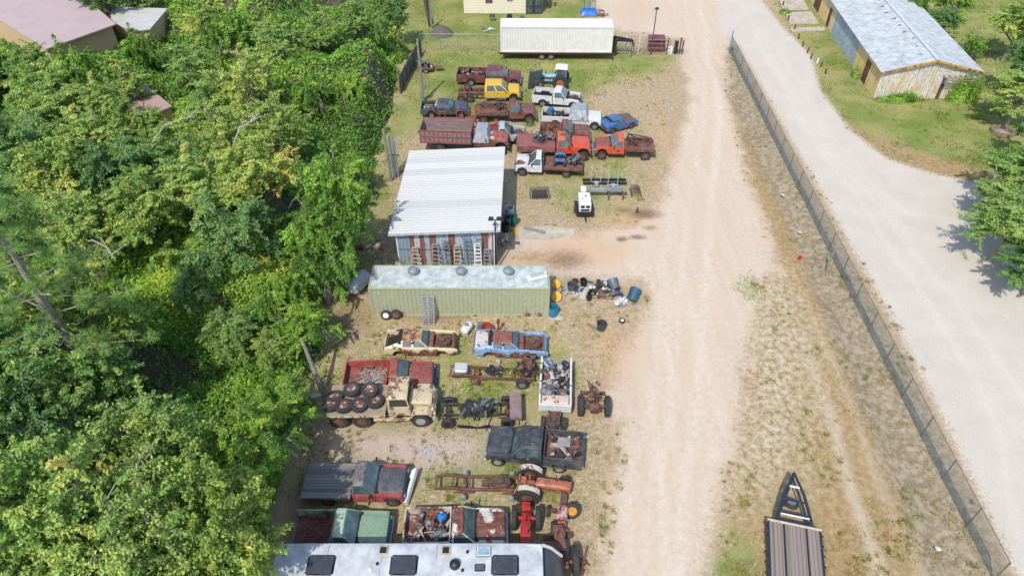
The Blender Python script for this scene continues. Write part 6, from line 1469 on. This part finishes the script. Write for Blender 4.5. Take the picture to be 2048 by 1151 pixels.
# 22 green and white pickups above the camper
pickup('pickup_truck','pale green pickup with a faded roof, behind the camper, leftmost of two',(583,1116),(782,1114),P_grd,hoodm=P_grd,roofm=rusty('pale_green_roof',hx('#b3c0ab'),.10,1.5,fade=hx('#8fa890')),W=2.02,cab=.75,hl=1.5,bedm=P_grd,floorm=rusty('brown_ribbed_floor',hx('#6d4a42'),.5,2),gate=False)
t=pickup('pickup_truck','white pickup with large brown rust areas, behind the camper, right of the green one',(806,1112),(1017,1108),P_whr,hoodm=P_whR,roofm=rusty('white_roof_rust',hx('#d6cfc6'),.75,.8,edge=.02),W=2.02,cab=.75,hl=1.5,bedm=P_whr,floorm=rusty('white_bed_rust',hx('#c3b5a8'),.55,1.6))
o=onv(t,-.9,0,0); junk(34,-1.1,.6,-.6,.7,.76,.35,71,[rust,jm[3],jm[0]],'scrap_heap','rusty and pale scrap in the bed of the rusty white pickup',o,t.rotation_euler.z)
r_=thing('tyre','black tyre with a grey rim lying in the rusty white pickup bed','tyre',onv(t,-.75,-.35,.95)); wheel(r_,0,0,.36,.22,rotm=rot('X',12),z=0,name='casing')
a=MB(); a.lathe([(.0,0),(.22,.0),(.26,.38),(.24,.38),(.2,.05),(0,.05)],14); tag(a.obj('bucket',jm[1],loc=onv(t,-.7,.45,.8)),'dark tub holding a blue bag in the rusty white pickup bed','tub')
a=MB(); rr_=random.Random(2); 
a.lathe([(.0,.0),(.2,.02),(.24,.12),(.17,.2),(.0,.24)],11); a.v=[(x+rr_.uniform(-.03,.03),y+rr_.uniform(-.03,.03),z+rr_.uniform(-.02,.03)) for x,y,z in a.v]; tag(a.obj('plastic_bag',mat('bright_blue_bag',hx('#2480cf'),.4),loc=onv(t,-.7,.45,1.12),smooth=True),'bright blue plastic bag in the rusty white pickup bed','bag')
# 23 tractors near the camper
otr=rusty('tractor_orange_rust',hx('#a8603c'),.45,2.5,ru=(hx('#55301f'),hx('#8c4a30'),hx('#b06a48')))
p=G(1060,1006); tractor('tractor','orange-rust tractor with rusty white rear fenders, below the black pickup',Vector((p.x-.05,p.y+.75,0)),R(-8),otr,.66,.33,3.2,fender=rusty('white_fender_rust',hx('#cfc0af'),.4,2.5),rim=rusty('cream_rim',hx('#d3c3a8'),.45,3),wr=.32,rwid=.72,rear_w=(1,1),front_w=(0,1))
p=G(1050,1058); tractor('tractor','bright red tractor between two tall black tyres, right of the rusty white pickup',Vector((p.x+.05,p.y+.3,0)),R(-92),mat('tractor_red',hx('#b4302a'),.5,var=.4),.62,.3,2.4,wr=.26,rwid=.62,front_w=(0,0),rim=alu)
p=G(1120,1075); tractor('tractor','old tractor with a striped red and white hood, right of the bright red one',Vector((p.x+.05,p.y+.2,0)),R(84),rusty('red_white_engine',hx('#b9a8a0'),.5,5,ru=(hx('#7d3a30'),hx('#a5453c'),hx('#8d4136'))),.42,.3,1.8,wr=.2,rwid=.45,rim=mat('orange_yellow_rim',hx('#c98a3c'),.6),lug=0,rear_w=(0,1),front_w=(0,1))
r_=thing('tyre','big tyre with an orange-yellow hub beside the red and white striped tractor','tyre',G(1143,1030)+Vector((0,0,.5)),0); wheel(r_,0,0,.45,.24,rotm=rot('X',60),z=0,name='casing',rm=M['orange_yellow_rim'])
p=G(1128,1150); tractor('tractor','rust-brown tractor beside the nose of the camper with one big black tyre',Vector((p.x-.1,p.y+.3,0)),R(95),rust,.75,.34,2.6,wr=.3,rwid=.6,rear_w=(0,0) and (1,0) or (1,1),front_w=(0,0))
t=thing('farm_implement','thin red-brown implement arm with a hitch beside the camper nose','implement',G(1160,1150),R(72)); m=MB(); m.tube([(-.8,0,.5),(1.4,0,.35)],.05,6).tube([(-.5,-.3,.1),(-.3,.3,.6)],.04,6).tube([(.6,-.35,.1),(.7,.3,.5)],.04,6); m.obj('arm',imp,t); m=MB()
for x in (-.6,-.1,.4): m.box(x,x+.12,-.15,.15,.25,.55)
m.obj('bracket',rust,t)
# 24 camper
def camper():
    zt=3.25; a=G(556,1085,zt); b=G(1085,1085,zt); W=2.5; L=(b-a).length+1.0
    t=thing('camper','long white travel camper with roof hatches along the bottom edge','camper',(a.x,a.y-W,0)); cw=mat('camper_white',hx('#d8d8d8',.88),.5,var=.1,scale=1)
    rm=mat('camper_roof',hx('#cfd0d0',.88),.55,var=.16,scale=1.6,c2=hx('#9da0a2',.95)); Lb_=L-1.0  # grey mottling: roof grime plus mottled shadow, both painted into the colour
    m=MB(); m.prism([(.06,.6),(0,zt-.15),(.1,zt-.03),(Lb_,zt-.03),(Lb_,.6)],0,W); m.obj('body',cw,t,bevel=.06)
    m=MB(); m.panel(.03,Lb_-.02,-.01,W+.01,zt,zt,.08,.05,30,12,.05); m.obj('roof',rm,t,smooth=True)
    m=MB(); m.prism([(Lb_+.004,.6),(Lb_+.004,zt-.05),(Lb_+.42,zt-.38),(Lb_+.95,zt-1.15),(Lb_+1.1,1.2),(Lb_+1.0,.6)],.0,W); m.obj('front_cap',mat('camper_cap_dark',hx('#40464e'),.35),t,bevel=.12)
    for s,y in ((0,.0),(1,W-.12)): m=MB(); m.prism([(Lb_+.0,zt-.03),(Lb_+.45,zt-.34),(Lb_+1.0,zt-1.12),(Lb_+.9,zt-1.16),(Lb_+.38,zt-.42),(Lb_,zt-.12)],y-.015,y+.14); m.obj('cap_edge',cw,t,bevel=.02)
    m=MB()
    for x in (2.4,4.9,7.4): m.box(x,x+.025,.15,W-.15,zt+.02,zt+.062)
    m.obj('seams',mat('sealant',hx('#b4b4b0'),.7),t)
    def onroof(u,v): p=G(u,v,zt); return p.x-t.location.x,p.y-t.location.y
    for u in (642,808,1010):
        x,y=onroof(u,1130); m=MB(); m.box(x-.62,x+.62,y-.5,y+.45,zt+.03,zt+.16); h=m.obj('roof_air_conditioner',mat('dark_hatch',hx('#41454b'),.4),t,bevel=.1); m=MB()
        for dx in (-.45,.45):
            for dy in (-.35,.3): m.lathe([(.03,zt+.16),(.03,zt+.175)],8,T(x+dx,y+dy,0))
        m.obj('screws',chrome,h)
    for u in (767,892):
        x,y=onroof(u,1101); m=MB(); m.box(x-.22,x+.22,y-.22,y+.22,zt+.03,zt+.1); h=m.obj('roof_vent',mat('cream_vent',hx('#b9ad93'),.6),t,bevel=.03); m=MB(); m.box(x-.15,x+.15,y-.15,y+.15,zt+.102,zt+.115); m.obj('fan',dark,h)
    for u,v,s,mm in ((967,1103,.34,glass),(960,1135,.24,M['dark_hatch'])):
        x,y=onroof(u,v); m=MB(); m.box(x-s,x+s,y-s*.75,y+s*.75,zt+.03,zt+.09); h=m.obj('skylight',white_p if s>.3 else mm,t,bevel=.03); MB().box(x-s*.8,x+s*.8,y-s*.55,y+s*.55,zt+.092,zt+.105).obj('pane',mat('skylight_pane',hx('#8fa8b4'),.2) if s>.3 else glass,h)
    x,y=onroof(910,1130); m=MB(); m.lathe([(.25,zt+.04),(.24,zt+.2),(.15,zt+.3),(0,zt+.33)],18,T(x,y,0)); m.obj('satellite_dome',black,t,smooth=True)
    for u,v,mm in ((935,1104,black),(755,1128,black),(741,1140,white_p),(925,1141,black)): x,y=onroof(u,v); MB().lathe([(.07,zt+.03),(.07,zt+.12),(0,zt+.13)],12,T(x,y,0)).obj('vent_pipe',mm,t,smooth=True)
    m=MB(); 
    for u in (560,572): x,y=onroof(u,1092); x2,y2=onroof(u-4,1110); m.tube([(x,y+.05,zt-.0),(x,y,zt+.1),(x2,y2,zt+.1),(x2,y2,zt+.0)],.025,6)
    m.obj('ladder_rail',black,t)
    for x in (Lb_*.4,Lb_*.4+.95):
        for y in (.15,W-.15): wheel(t,x,y,.38,.24)
    m=MB(); m.box(.3,Lb_-.2,.3,W-.3,.4,.6); m.obj('frame',black,t)
    for x in (2,5,9): 
        for y in (-.012,W+.0): w_=MB().box(x,x+1.1,y,y+.012,1.6,2.3).obj('window',glass,t)
camper()
# 25 gooseneck flat trailer at bottom right
def gtrailer():
    zd=.95; A=G(1536,1043,zd); B=G(1641,1056,zd); C_=G(1557,1200,zd); d=(C_-A); d.z=0; rx_=(B-A); W=2.3
    ang=math.atan2(-(C_-A).x,(C_-A).y)*1.0
    u=(A-G(1545,1180,zd)).normalized(); rz=math.atan2(u.y,u.x)-R(1.5); mid=(A+B)/2
    t=thing('gooseneck_trailer','plank-deck gooseneck trailer parked on dry grass at the bottom edge','trailer',(mid.x,mid.y,0),rz); w2=(B-A).length/2
    navy=mat('navy_steel',hx('#2f3a48'),.4,.2); Ld=8.0
    m=MB(); n=13; 
    for k in range(n): y=-w2+.08+(2*w2-.16)*k/n; m.box(-Ld,-.05,y+.008,y+(2*w2-.16)/n-.008,zd-.05,zd+rr_.uniform(-.006,.004))
    m.obj('deck_planks',stripes('grey_deck_wood',[hx('#9c8a7a',.85),hx('#917f70',.85),hx('#a39180',.85),hx('#978676',.85),hx('#8b796b',.85)],.163,1,-.7),t)
    m=MB(); m.box(-Ld,-.05,-w2*.45-.04,-w2*.45+.04,zd+.006,zd+.016).box(-Ld,-.05,w2*.4-.04,w2*.4+.04,zd+.006,zd+.016); m.obj('deck_strip',black,t)
    m=MB(); m.box(-Ld,0,-w2-.02,-w2+.07,zd-.2,zd+.02).box(-Ld,0,w2-.07,w2+.02,zd-.2,zd+.02)
    for k in range(9): m.box(-Ld+k*.95,-Ld+k*.95+.08,-w2,w2,zd-.2,zd-.055)
    m.obj('frame',navy,t); MB().box(-.04,.06,-w2-.03,w2+.03,zd+.0,zd+.07).obj('front_rail',mat('cream_angle',hx('#c9bba8'),.6),t)
    m=MB(); 
    for k in range(14): 
        for s in (-1,1): m.box(-.3-k*.55,-.22-k*.55,s*(w2+.06)-.05,s*(w2+.06)+.03,zd-.12,zd-.02)
    m.obj('stake_pockets',navy,t)
    m=MB(); tip=(2.75,0,1.55)
    for s in (-1,1):
        m.tube([(.0,s*w2*.66,zd-.1),(.35,s*w2*.62,zd+.15),(1.6,s*w2*.36,zd+.45),tip],[.1,.1,.09,.08],4)
        m.tube([(.1,s*w2*.6,zd-.15),(1.0,s*w2*.42,zd+.05),(2.6,0,1.3)],.05,4)
    for x,k,z in ((.55,.58,zd+.2),(1.2,.45,zd+.36)): m.tube([(x,-w2*k,z),(x,w2*k,z)],.05,5)
    m.box(.0,.25,-w2*.7,w2*.7,zd-.15,zd+.0); m.tube([(2.75,0,1.55),(2.75,0,.9)],.08,8); m.obj('gooseneck',navy,t,smooth=False)
    m=MB(); m.box(.35,.42,-w2*.55,w2*.55,zd+.22,zd+.25).box(1.9,2.0,-.25,.25,zd+.5,zd+.53); [q.obj('reflective_strip',white_p,t) for q in m.islands()]
    for s in (-1,1): MB().tube([(.35,s*w2*.6,0),(.35,s*w2*.6,zd+.3)],.05,6).obj('jack_leg',navy,t)
    wheel(t,1.15,.1,.36,.22,rotm=rot('Y',12),z=zd+.15,name='spare_wheel')
    for x in (-4.3,-5.3):
        for s in (-1,1): wheel(t,x,s*(w2-.2),.4,.25)
gtrailer()
# ---------------------------------------------------------------- small things
def lth(name,label,cat,u,v,prof,m,rx=0,ry=0,rz=0,z=0,n=20,group=None,s=1.0):
    o=MB().lathe([(a*s,b*s) for a,b in prof],n).obj(name,m,smooth=True,loc=G(u,v)+Vector((0,0,z)),rot=(R(rx),R(ry),R(rz))); return tag(o,label,cat,group)
def tub(r,h,t=.02,k=.82): return [(0,0),(r*k,0),(r,h),(r+.015,h),(r-t,h-.01),(r*k-t,.03),(0,.03)]
def tank(name,label,u,v,L,r,rz,m,group=None):
    p=G(u,v); t=thing(name,label,'tank',(p.x,p.y,0),R(rz)); q=[(0,-L/2)]
    for k in range(1,6): a=R(90*k/5); q.append((r*math.sin(a),-L/2+r*.55*(1-math.cos(a))))
    q+= [(x,-z) for x,z in q[::-1]]; MB().lathe(q,24,T(0,0,r+.12)@rot('Y',90)).obj('shell',m,t,smooth=True)
    m2=MB()
    for x in (-L*.28,L*.28): m2.box(x-.05,x+.05,-r*.7,r*.7,0,.3)
    m2.obj('leg',m,t); MB().lathe([(.14,2*r+.1),(.14,2*r+.22),(0,2*r+.25)],12).obj('valve_dome',galv,t,smooth=True); return t
tank('propane_tank','big dirty white steel tank left of the green container',720,578,2.0,.58,62,rusty('tank_grey_white',hx('#c2c9ca'),.12,1.5,fade=hx('#97a3a6')))
tank('propane_tank','small clean white propane tank in front of the green container',934,664,.95,.29,62,white_p)
lth('plant_pot','large faded red tub beside the small white propane tank','tub',974,664,tub(.38,.62),mat('red_tub',hx('#a84a3a'),.6))
tag(MB().box(-.2,.2,-.18,.18,0,.5).box(-.16,.16,-.19,-.181,.08,.42).obj('metal_box',mat('slate_box',hx('#6d7b85'),.5),loc=G(961,657),bevel=.03),'small slate grey box left of the red tub','box')
t=thing('jack_stand','red-orange upright jack standing at the container front right of the red tub','jack',G(997,664)); m=MB(); m.box(-.06,.06,-.06,.06,0,1.25).tube([(-.2,0,0),(0,0,.5)],.03,5).tube([(.2,0,0),(0,0,.5)],.03,5); m.obj('column',imp,t); MB().box(-.12,.12,-.1,.1,.9,1.1).obj('head',rust,t)
# wheels against the container
for i,(u,v,lab,rm_) in enumerate(((773,637,'black tyre with a white rim leaning on the green container',white_p),(793,636,'rusty-rimmed wheel leaning on the green container right of the white-rimmed one',rust_rim))):
    p=G(u,v); r_=thing('leaning_wheel',lab,'wheel',p+Vector((0,0,.36))); wheel(r_,0,0,.36,.2,rotm=rot('X',72),z=0,name='casing',rm=rm_)
# junk at the right end of the green container
yp=mat('yellow_plastic',hx('#dba928'),.4); gp=mat('dark_grey_plastic',hx('#4f575e'),.5); tp_=mat('teal_plastic',hx('#2f7f9c'),.4); bk=mat('black_plastic',hx('#2a2b2d'),.5); wp=mat('white_plastic',hx('#d5d5d2'),.4)
lth('reel','yellow hose reel at the right end of the green container, upper one','reel',1112,572,[(.0,0),(.32,0),(.32,.05),(.15,.06),(.15,.2),(.32,.21),(.32,.26),(0,.26)],yp,rx=60,z=.25)
lth('reel','yellow hose reel at the right end of the green container, lower one','reel',1112,597,[(.0,0),(.36,0),(.36,.05),(.17,.06),(.17,.24),(.36,.25),(.36,.3),(0,.3)],yp,rx=55,z=.25)
lth('plastic_barrel','teal blue barrel standing by the lower right corner of the green container','barrel',1106,630,tub(.34,.85,k=.9),tp_)
tag(MB().box(-.5,.5,-.4,.4,0,.04).obj('paving_slab',concrete,loc=G(1112,632)),'pale slab under the teal barrel',None,kind='structure')
B_=[('plastic_tub','dark grey bin standing leftmost in the junk row by the road','tub',1143,582,tub(.34,.72),gp,0,0),('plastic_tub','dark grey bin tipped beside the leftmost bin of the junk row','tub',1158,582,tub(.34,.6),gp,70,40),
('plastic_tub','white round bucket in the middle of the junk row','tub',1166,592,tub(.33,.6,k=.9),wp,0,0),('plastic_tub','small maroon pot behind the leftmost bins of the junk row','pot',1150,566,tub(.22,.3),mat('maroon_pot',hx('#6d2f30'),.6),0,0),
('plant_pot','black nursery pot at the back of the junk row','pot',1166,565,tub(.24,.35),bk,15,0),('plant_pot','black tub behind the white bucket','pot',1168,572,tub(.24,.32),bk,-20,30),('plant_pot','square-looking black pot right of the white bucket','pot',1181,588,tub(.26,.34),bk,25,60),
('plant_pot','small black pot below right of the white bucket','pot',1178,600,tub(.2,.3),bk,-15,10),('plastic_tub','black oval tub near the middle of the junk row','tub',1211,576,tub(.36,.3),bk,10,0),('plastic_tub','big slate bin lying on its side near the end of the junk row','tub',1230,580,tub(.42,.75),mat('slate_bin',hx('#56646f'),.5),-55,20),
('plastic_barrel','large dark teal barrel lying at the right end of the junk row','barrel',1262,604,tub(.42,.95,k=.9),mat('dark_teal',hx('#2b5366'),.45),-62,-28),('plastic_tub','small blue basin near the right end of the junk row','tub',1238,592,tub(.26,.25),mat('blue_basin',hx('#3c5f90'),.4),20,0),
('plastic_tub','white pail beside the blue basin','pail',1236,602,tub(.2,.3),wp,50,10),('plant_pot','dark grey planter standing alone on the grass','pot',1202,658,tub(.33,.62),mat('charcoal_pot',hx('#4a4a4e'),.5),0,0),
('plastic_tub','small white jug top in the junk row','jug',1207,566,tub(.18,.35),wp,20,0),('plastic_tub','dark tub behind the small white jug','tub',1224,572,tub(.3,.5),gp,0,0)]
for n_,l,c,u,v,pr,m,rx,rz in B_: lth(n_,l,c,u,v,pr,m,rx=rx,rz=rz,z=.12 if abs(rx)>30 else 0)
def loose(u,v,n,r,h,seed,mats,name,label): p=G(u,v); return junk(n,-r,r,-r*.6,r*.6,0,h,seed,mats,name,label,p,0)
loose(1137,586,14,.5,.25,81,[jm[3],jm[0]],'metal_scrap','pile of pale metal bits left of the junk row bins')
loose(1197,578,22,.7,.4,82,[mat('green_plastic',hx('#2f7f5c'),.5),jm[1],wp],'plastic_scrap','heap of green and white plastic bits in the junk row')
loose(1216,588,24,.7,.4,83,[mat('dark_red_bits',hx('#6b2a2c'),.5),jm[1],jm[0]],'metal_scrap','heap of dark red and black bits near the end of the junk row')
loose(1243,607,10,.45,.25,84,[wp],'plastic_scrap','white plastic pieces beside the dark teal barrel')
t=thing('shovel','grey shovel blade with long handle lying below the junk row','shovel',G(1243,612)); MB().box(-.22,.22,-.16,.16,.03,.07).obj('blade',mat('blade_grey',hx('#8a97a0'),.5,.3),t); MB().tube([(-.2,0,.05),(-1.3,-.35,.04)],.02,5).tube([(.2,0,.05),(1.0,.3,.05)],.02,5).obj('handle',wood,t)
tag(MB().tube([(-1.1,.1,.03),(1.1,-.1,.03)],.03,5).obj('rod',rust_dk,loc=G(1208,598)),'rusty rod lying across the grass under the junk row','rod')
r_=thing('loose_wheel','small wheel with a white hub lying flat on the dirt road edge','wheel',G(1244,643)); wheel(r_,0,0,.23,.12,rotm=Matrix.Identity(4),z=.1,name='casing',rm=white_p)
t=thing('wood_plank','grey plank lying beside the dark planter','plank',G(1189,656)); MB().box(-.1,.1,-.6,.6,0,.08).obj('plank',wood,t,rot=(0,0,R(50)))
# things by the shed's right side
lth('plastic_bin','white and blue tarp-wrapped drum beside the shed','drum',1019,432,tub(.36,.9,k=.95),mat('wrapped_white',hx('#bcc6cc'),.5,var=.4,scale=4))
lth('plastic_bin','dark grey wheeled bin against the shed wall','bin',1015,452,tub(.33,.95),gp)
lth('plastic_bin','green bin beside the grey bin at the shed','bin',1027,450,tub(.33,.95),mat('green_bin',hx('#2b6b5c'),.5))
lth('plastic_bin','black bin lowest in the group beside the shed','bin',1011,462,tub(.3,.75),bk)
tag(MB().box(-.3,.3,-.22,.22,0,.12).box(-.2,.0,-.1,.1,.12,.3).obj('yellow_box',yp,loc=G(1030,462),rot=(0,0,.4),bevel=.03),'bright yellow plastic piece on the ground by the shed bins','box')
loose(1012,488,16,.35,.8,91,[jm[3],jm[0]],'metal_scrap','pale pipes and bits standing in the shed shade by the door')
t=thing('metal_channel','long grey steel channel lying on the broken slab','metal channel',G(1069,462)+Vector((0,0,.06)),R(-22)); MB().box(-.9,.9,-.14,-.1,0,.1).box(-.9,.9,.1,.14,0,.1).box(-.9,.9,-.1,.1,0,.02).obj('channel',galv,t)
# crate, boat lift racks, auger, generator
t=thing('wire_crate','low black wire crate on the grass below the white flatbed','crate',G(1079,392),.05); m=MB()
for k in range(6): 
    for s in (-1,1): m.tube([(-.8,s*.5,.1+k*.1),(.8,s*.5,.1+k*.1)],.018,4)
for k in range(11):
    x=-.8+k*.16
    for s in (-1,1): m.tube([(x,s*.5,0),(x,s*.5,.6)],.015,4)
    m.tube([(x,-.5,.1),(x,.5,.1)],.015,4)
for k in range(6): m.tube([(-.8,-.5+k*.2,.6),(.8,-.5+k*.2,.6)],.02,4)
m.obj('wire_frame',black,t); MB().box(-.6,.6,-.4,.4,.1,.35).obj('load',jm[1],t,bevel=.05)
gry=mat('white_steel',hx('#c3c6c8'),.45,.3)
for i,(u,v,lab) in enumerate(((1192,372,'white tubular rack with tall twin posts, left one of the pair below the orange wrecker'),(1226,377,'white tubular rack with tall twin posts, right one of the pair'))):
    t=thing('tube_rack',lab,'rack',G(u,v),0,'white tubular racks'); m=MB()
    for s in (-1,1): m.tube([(s*.42,-.5,.1),(s*.42,.4,.1),(s*.40,.6,1.9)],.035,6)
    m.tube([(-.42,-.5,.1),(.42,-.5,.1)],.035,6).tube([(-.42,.4,.1),(.42,.4,.1)],.035,6).tube([(-.35,.1,.35),(.35,.1,.35)],.03,6).box(-.15,.15,-.2,.2,.12,.4); m.obj('tubes',gry,t)
t=thing('steel_beam','pair of black steel rails lying across the white racks','beam',G(1209,368)); MB().box(-1.9,1.9,-.25,-.1,.15,.3).box(-1.9,1.9,.3,.45,.15,.3).obj('rail',black,t,bevel=.01,seg=1)
t=thing('work_bench','long grey steel table with rusty legs and a white head','bench',G(1206,395)); MB().box(-1.5,1.9,-.2,.2,.75,.9).box(-1.5,1.9,-.05,.05,.9,.97).obj('top',galv,t,bevel=.01,seg=1); m=MB()
for x in (.4,1.6): m.box(x-.05,x+.05,-.45,-.35,0,.75).box(x-.05,x+.05,.3,.4,0,.75)
m.obj('leg',rust,t); MB().box(-1.95,-1.5,-.35,.35,.6,1.0).obj('head',white_p,t,bevel=.06)
for k in range(1): pass
GS='coil of rusty discs'
t=thing('disc_harrow','bundle of rusty curved tines on the dirt right of the steel table','harrow',G(1271,388)); m=MB()
for k in range(5):
    y=-.55+k*.28; pts=[Vector((.42*math.cos(R(a_)),y,.08+.45*math.sin(R(a_)))) for a_ in range(0,181,20)]; m.tube(pts,.05,6)
m.obj('tines',rust_dk,t); MB().tube([(0,-.65,.5),(0,.65,.5)],.04,6).obj('shaft',rust,t)
t=thing('generator','white towed generator on a small black trailer','generator',G(1168,428)+Vector((0,.3,0)),0); m=MB(); m.box(-.48,.48,-.8,.9,.55,1.35); m.obj('housing',white_p,t,bevel=.05); m=MB(); m.box(-.36,.36,-.812,-.803,.65,.85).box(-.36,-.05,-.812,-.803,.95,1.2).box(.05,.36,-.812,-.803,.95,1.2).lathe([(.07,1.352),(.07,1.4)],8,T(.1,.3,0)).lathe([(.05,1.352),(.05,1.38)],8,T(-.2,-.1,0)); [q.obj('grille',black,t) for q in m.islands()]
m=MB(); m.box(-.7,.7,-1.0,-.8,.35,.5).box(-.75,.75,-.8,.9,.35,.5).tube([(0,-1.0,.4),(0,-1.7,.35)],.06,6); m.obj('frame',black,t); 
for s in (-1,1): wheel(t,0,s*.0,.3,.2,z=.3) if False else None
for s in (-1,1): o_=wheel(t,s*.72,.1,.3,.18,rotm=rot('Y',90))
lth('traffic_cone','dark rusty cone standing on the dirt by the stain','cone',1274,424,[(.18,0),(.17,.03),(.12,.05),(.03,.55),(0,.56)],rust_dk)
# top area
tag(MB().lathe([(1.5,0),(1.2,.35),(.8,.7),(.3,1.0),(0,1.05)],20).obj('gravel_heap',mat('dark_gravel',hx('#6b6358'),.95,var=.4,scale=8,bmp=.6),loc=G(884,68),smooth=True),'dark heap of gravel behind the chain link fence','heap')
lth('barbecue','black round kettle grill behind the white container, left one','barbecue',1019,46,[(0,0),(.1,.0),(.1,.4),(.32,.5),(.36,.8),(.3,1.05),(0,1.2)],bk)
lth('water_drum','slate grey domed drum behind the white container, right one','drum',1044,47,[(0,0),(.38,0),(.42,.5),(.3,.85),(0,1.0)],gp)
t=thing('barbecue','grey grill cart with handle in front of the cream house','barbecue',G(985,42)); MB().box(-.35,.35,-.2,.2,.5,.85).obj('firebox',gp,t,bevel=.06); m=MB()
for x in (-.3,.3): 
    for y in (-.15,.15): m.box(x-.03,x+.03,y-.03,y+.03,0,.5)
m.obj('leg',gp,t)
loose(978,62,12,.8,.2,95,[wood,white_p,wp],'lumber_heap','heap of white boards and rubbish left of the white container')
t=thing('swing_frame','bright blue crumpled tarp over a low frame at the top edge','tarp',G(1178,28)); m=tarpmesh(-1.0,1.0,1.8,.05,.55,None,9); m.obj('sheet',mat('tarp_blue',hx('#2468c8'),.4),t,smooth=True); m=MB()
for x in (-.7,0,.7): m.tube([(x,0,0),(x,.2,2.0)],.05,6)
m.obj('post',M['tarp_blue'],t)
loose(1203,32,14,.8,.5,96,[wood,rust],'lumber_heap','heap of brown planks right of the blue tarp')
loose(1100,12,12,.8,.9,97,[wood,jm[0]],'lumber_heap','leaning boards right of the dark doors of the cream house')
# dumpster and gate things
t=thing('dumpster','dark maroon dumpster behind the lamp pole','dumpster',G(1311,100),-.03); md=rusty('maroon_bin',hx('#6b2432'),.15,2); m=MB(); m.prism([(-.75,0),(-.95,1.3),(.85,1.45),(.75,0)],-.9,.9); m.v=[(y,x,z) for x,y,z in m.v]; m.obj('bin',md,t,bevel=.03); MB().box(-.95,.95,-.95,.85,1.43,1.5).obj('lid',md,t,bevel=.02)
for i,(u,lab) in enumerate(((1250,'white gate post left of the dumpster, left of two'),(1276,'white gate post left of the dumpster, right of two'))): tag(MB().tube([(0,0,0),(0,0,2.1)],.06,8).obj('gate_post',white_p,loc=G(u,107)),lab,'post')
t=thing('gate','low grey pipe gate in front of the maroon dumpster','gate',G(1232,110)); m=MB(); Lg=(G(1338,110)-G(1232,110)).length
for z in (.3,.8,1.35,1.8): m.tube([(0,0,z),(Lg,0,z)],.03,5)
for k in range(7): m.tube([(Lg*k/6,0,.1),(Lg*k/6,0,1.85)],.025,5)
m.obj('pipes',mat('gate_grey',hx('#8b8784'),.5,.3),t)
t=thing('gate_motor','gate opener boxes and dark posts at the end of the pipe gate','gate opener',G(1346,108)); m=MB(); m.box(-.7,-.2,-.2,.2,0,.9); m.obj('white_cabinet',white_p,t,bevel=.03); MB().box(.05,.45,-.15,.2,.1,1.5).obj('dark_cabinet',bk,t,bevel=.03); m=MB()
for x,h in ((-.75,1.9),(.7,1.9),(1.0,1.6)): m.box(x-.07,x+.07,-.07,.07,0,h,)
m.obj('post',rust_dk,t)
# litter
rr_=random.Random(12)
lth('plastic_cup','orange-red plastic cup on the bank beside the long fence','cup',1598,517,tub(.13,.3),mat('orange_cup',hx('#d8452c'),.4),rx=20)
for i,(u,v,lab) in enumerate(((1566,390,'white scrap of litter on the bank high up the long fence'),(1173,874,'white lump of litter right of the black pickup'),(1877,1097,'white scrap of litter beside the lower end of the long fence'),(1600,465,'tiny white scrap of litter above the orange cup'))):
    m=MB(); m.box(-.12,.1,-.07,.09,0,.06); m.v=[(x+rr_.uniform(-.04,.04),y+rr_.uniform(-.04,.04),z) for x,y,z in m.v]; tag(m.obj('litter',wp,loc=G(u,v)),lab,'litter')
t=thing('plastic_scrap','scattered pale blue plastic bits on the pinkish gravel','scrap',G(855,903)); m=MB()
for k in range(26): a_=rr_.uniform(0,6); m.box(-.1,.1,-.02,.03,0,.03,T(rr_.gauss(0,.5),rr_.gauss(0,.35),.0)@Matrix.Rotation(a_,4,'Z'))
m.obj('scrap_pieces',mat('pale_blue_bits',hx('#8fa9bd'),.5),t)
lth('red_jug','red can lying in the grass left of the shed','can',727,497,[(0,0),(.2,0),(.2,.5),(.12,.6),(0,.6)],mat('can_red',hx('#8f2f2a'),.5),rx=80,rz=-70,z=.2)
lth('white_jug','white can beside the red one left of the shed','can',742,494,[(0,0),(.12,0),(.12,.35),(.06,.42),(0,.42)],wp,rx=80,rz=-50,z=.12)
# weeds growing between the wrecks
for i,(u,v,r_,h,lab) in enumerate(((935,775,.35,.6,'tall green weed growing through the silver-tank chassis'),(1028,745,.4,.6,'green weed among the rusty axle parts'),(985,825,.25,.3,'small weed inside the black chassis'),(1028,950,.5,.35,'bright green grass clump between the black pickup and the rusty frame'),(1060,250,.5,.5,'green weed clump between the brown tow truck and the tarped pickup'),(1462,100,.5,.4,'weed tuft at the foot of the fence end post'),(1500,575,.6,.35,'dark green weed patch at the edge of the dirt road'))):
    bushblob(u,v,r_*(2.2 if u==1500 else 1),r_*(3 if u==1500 else 1),h*(.35 if u==1500 else 1),500,.05,leafC if u==1500 else leafA,lab,name='weed',cat='weed',seed=100+i)
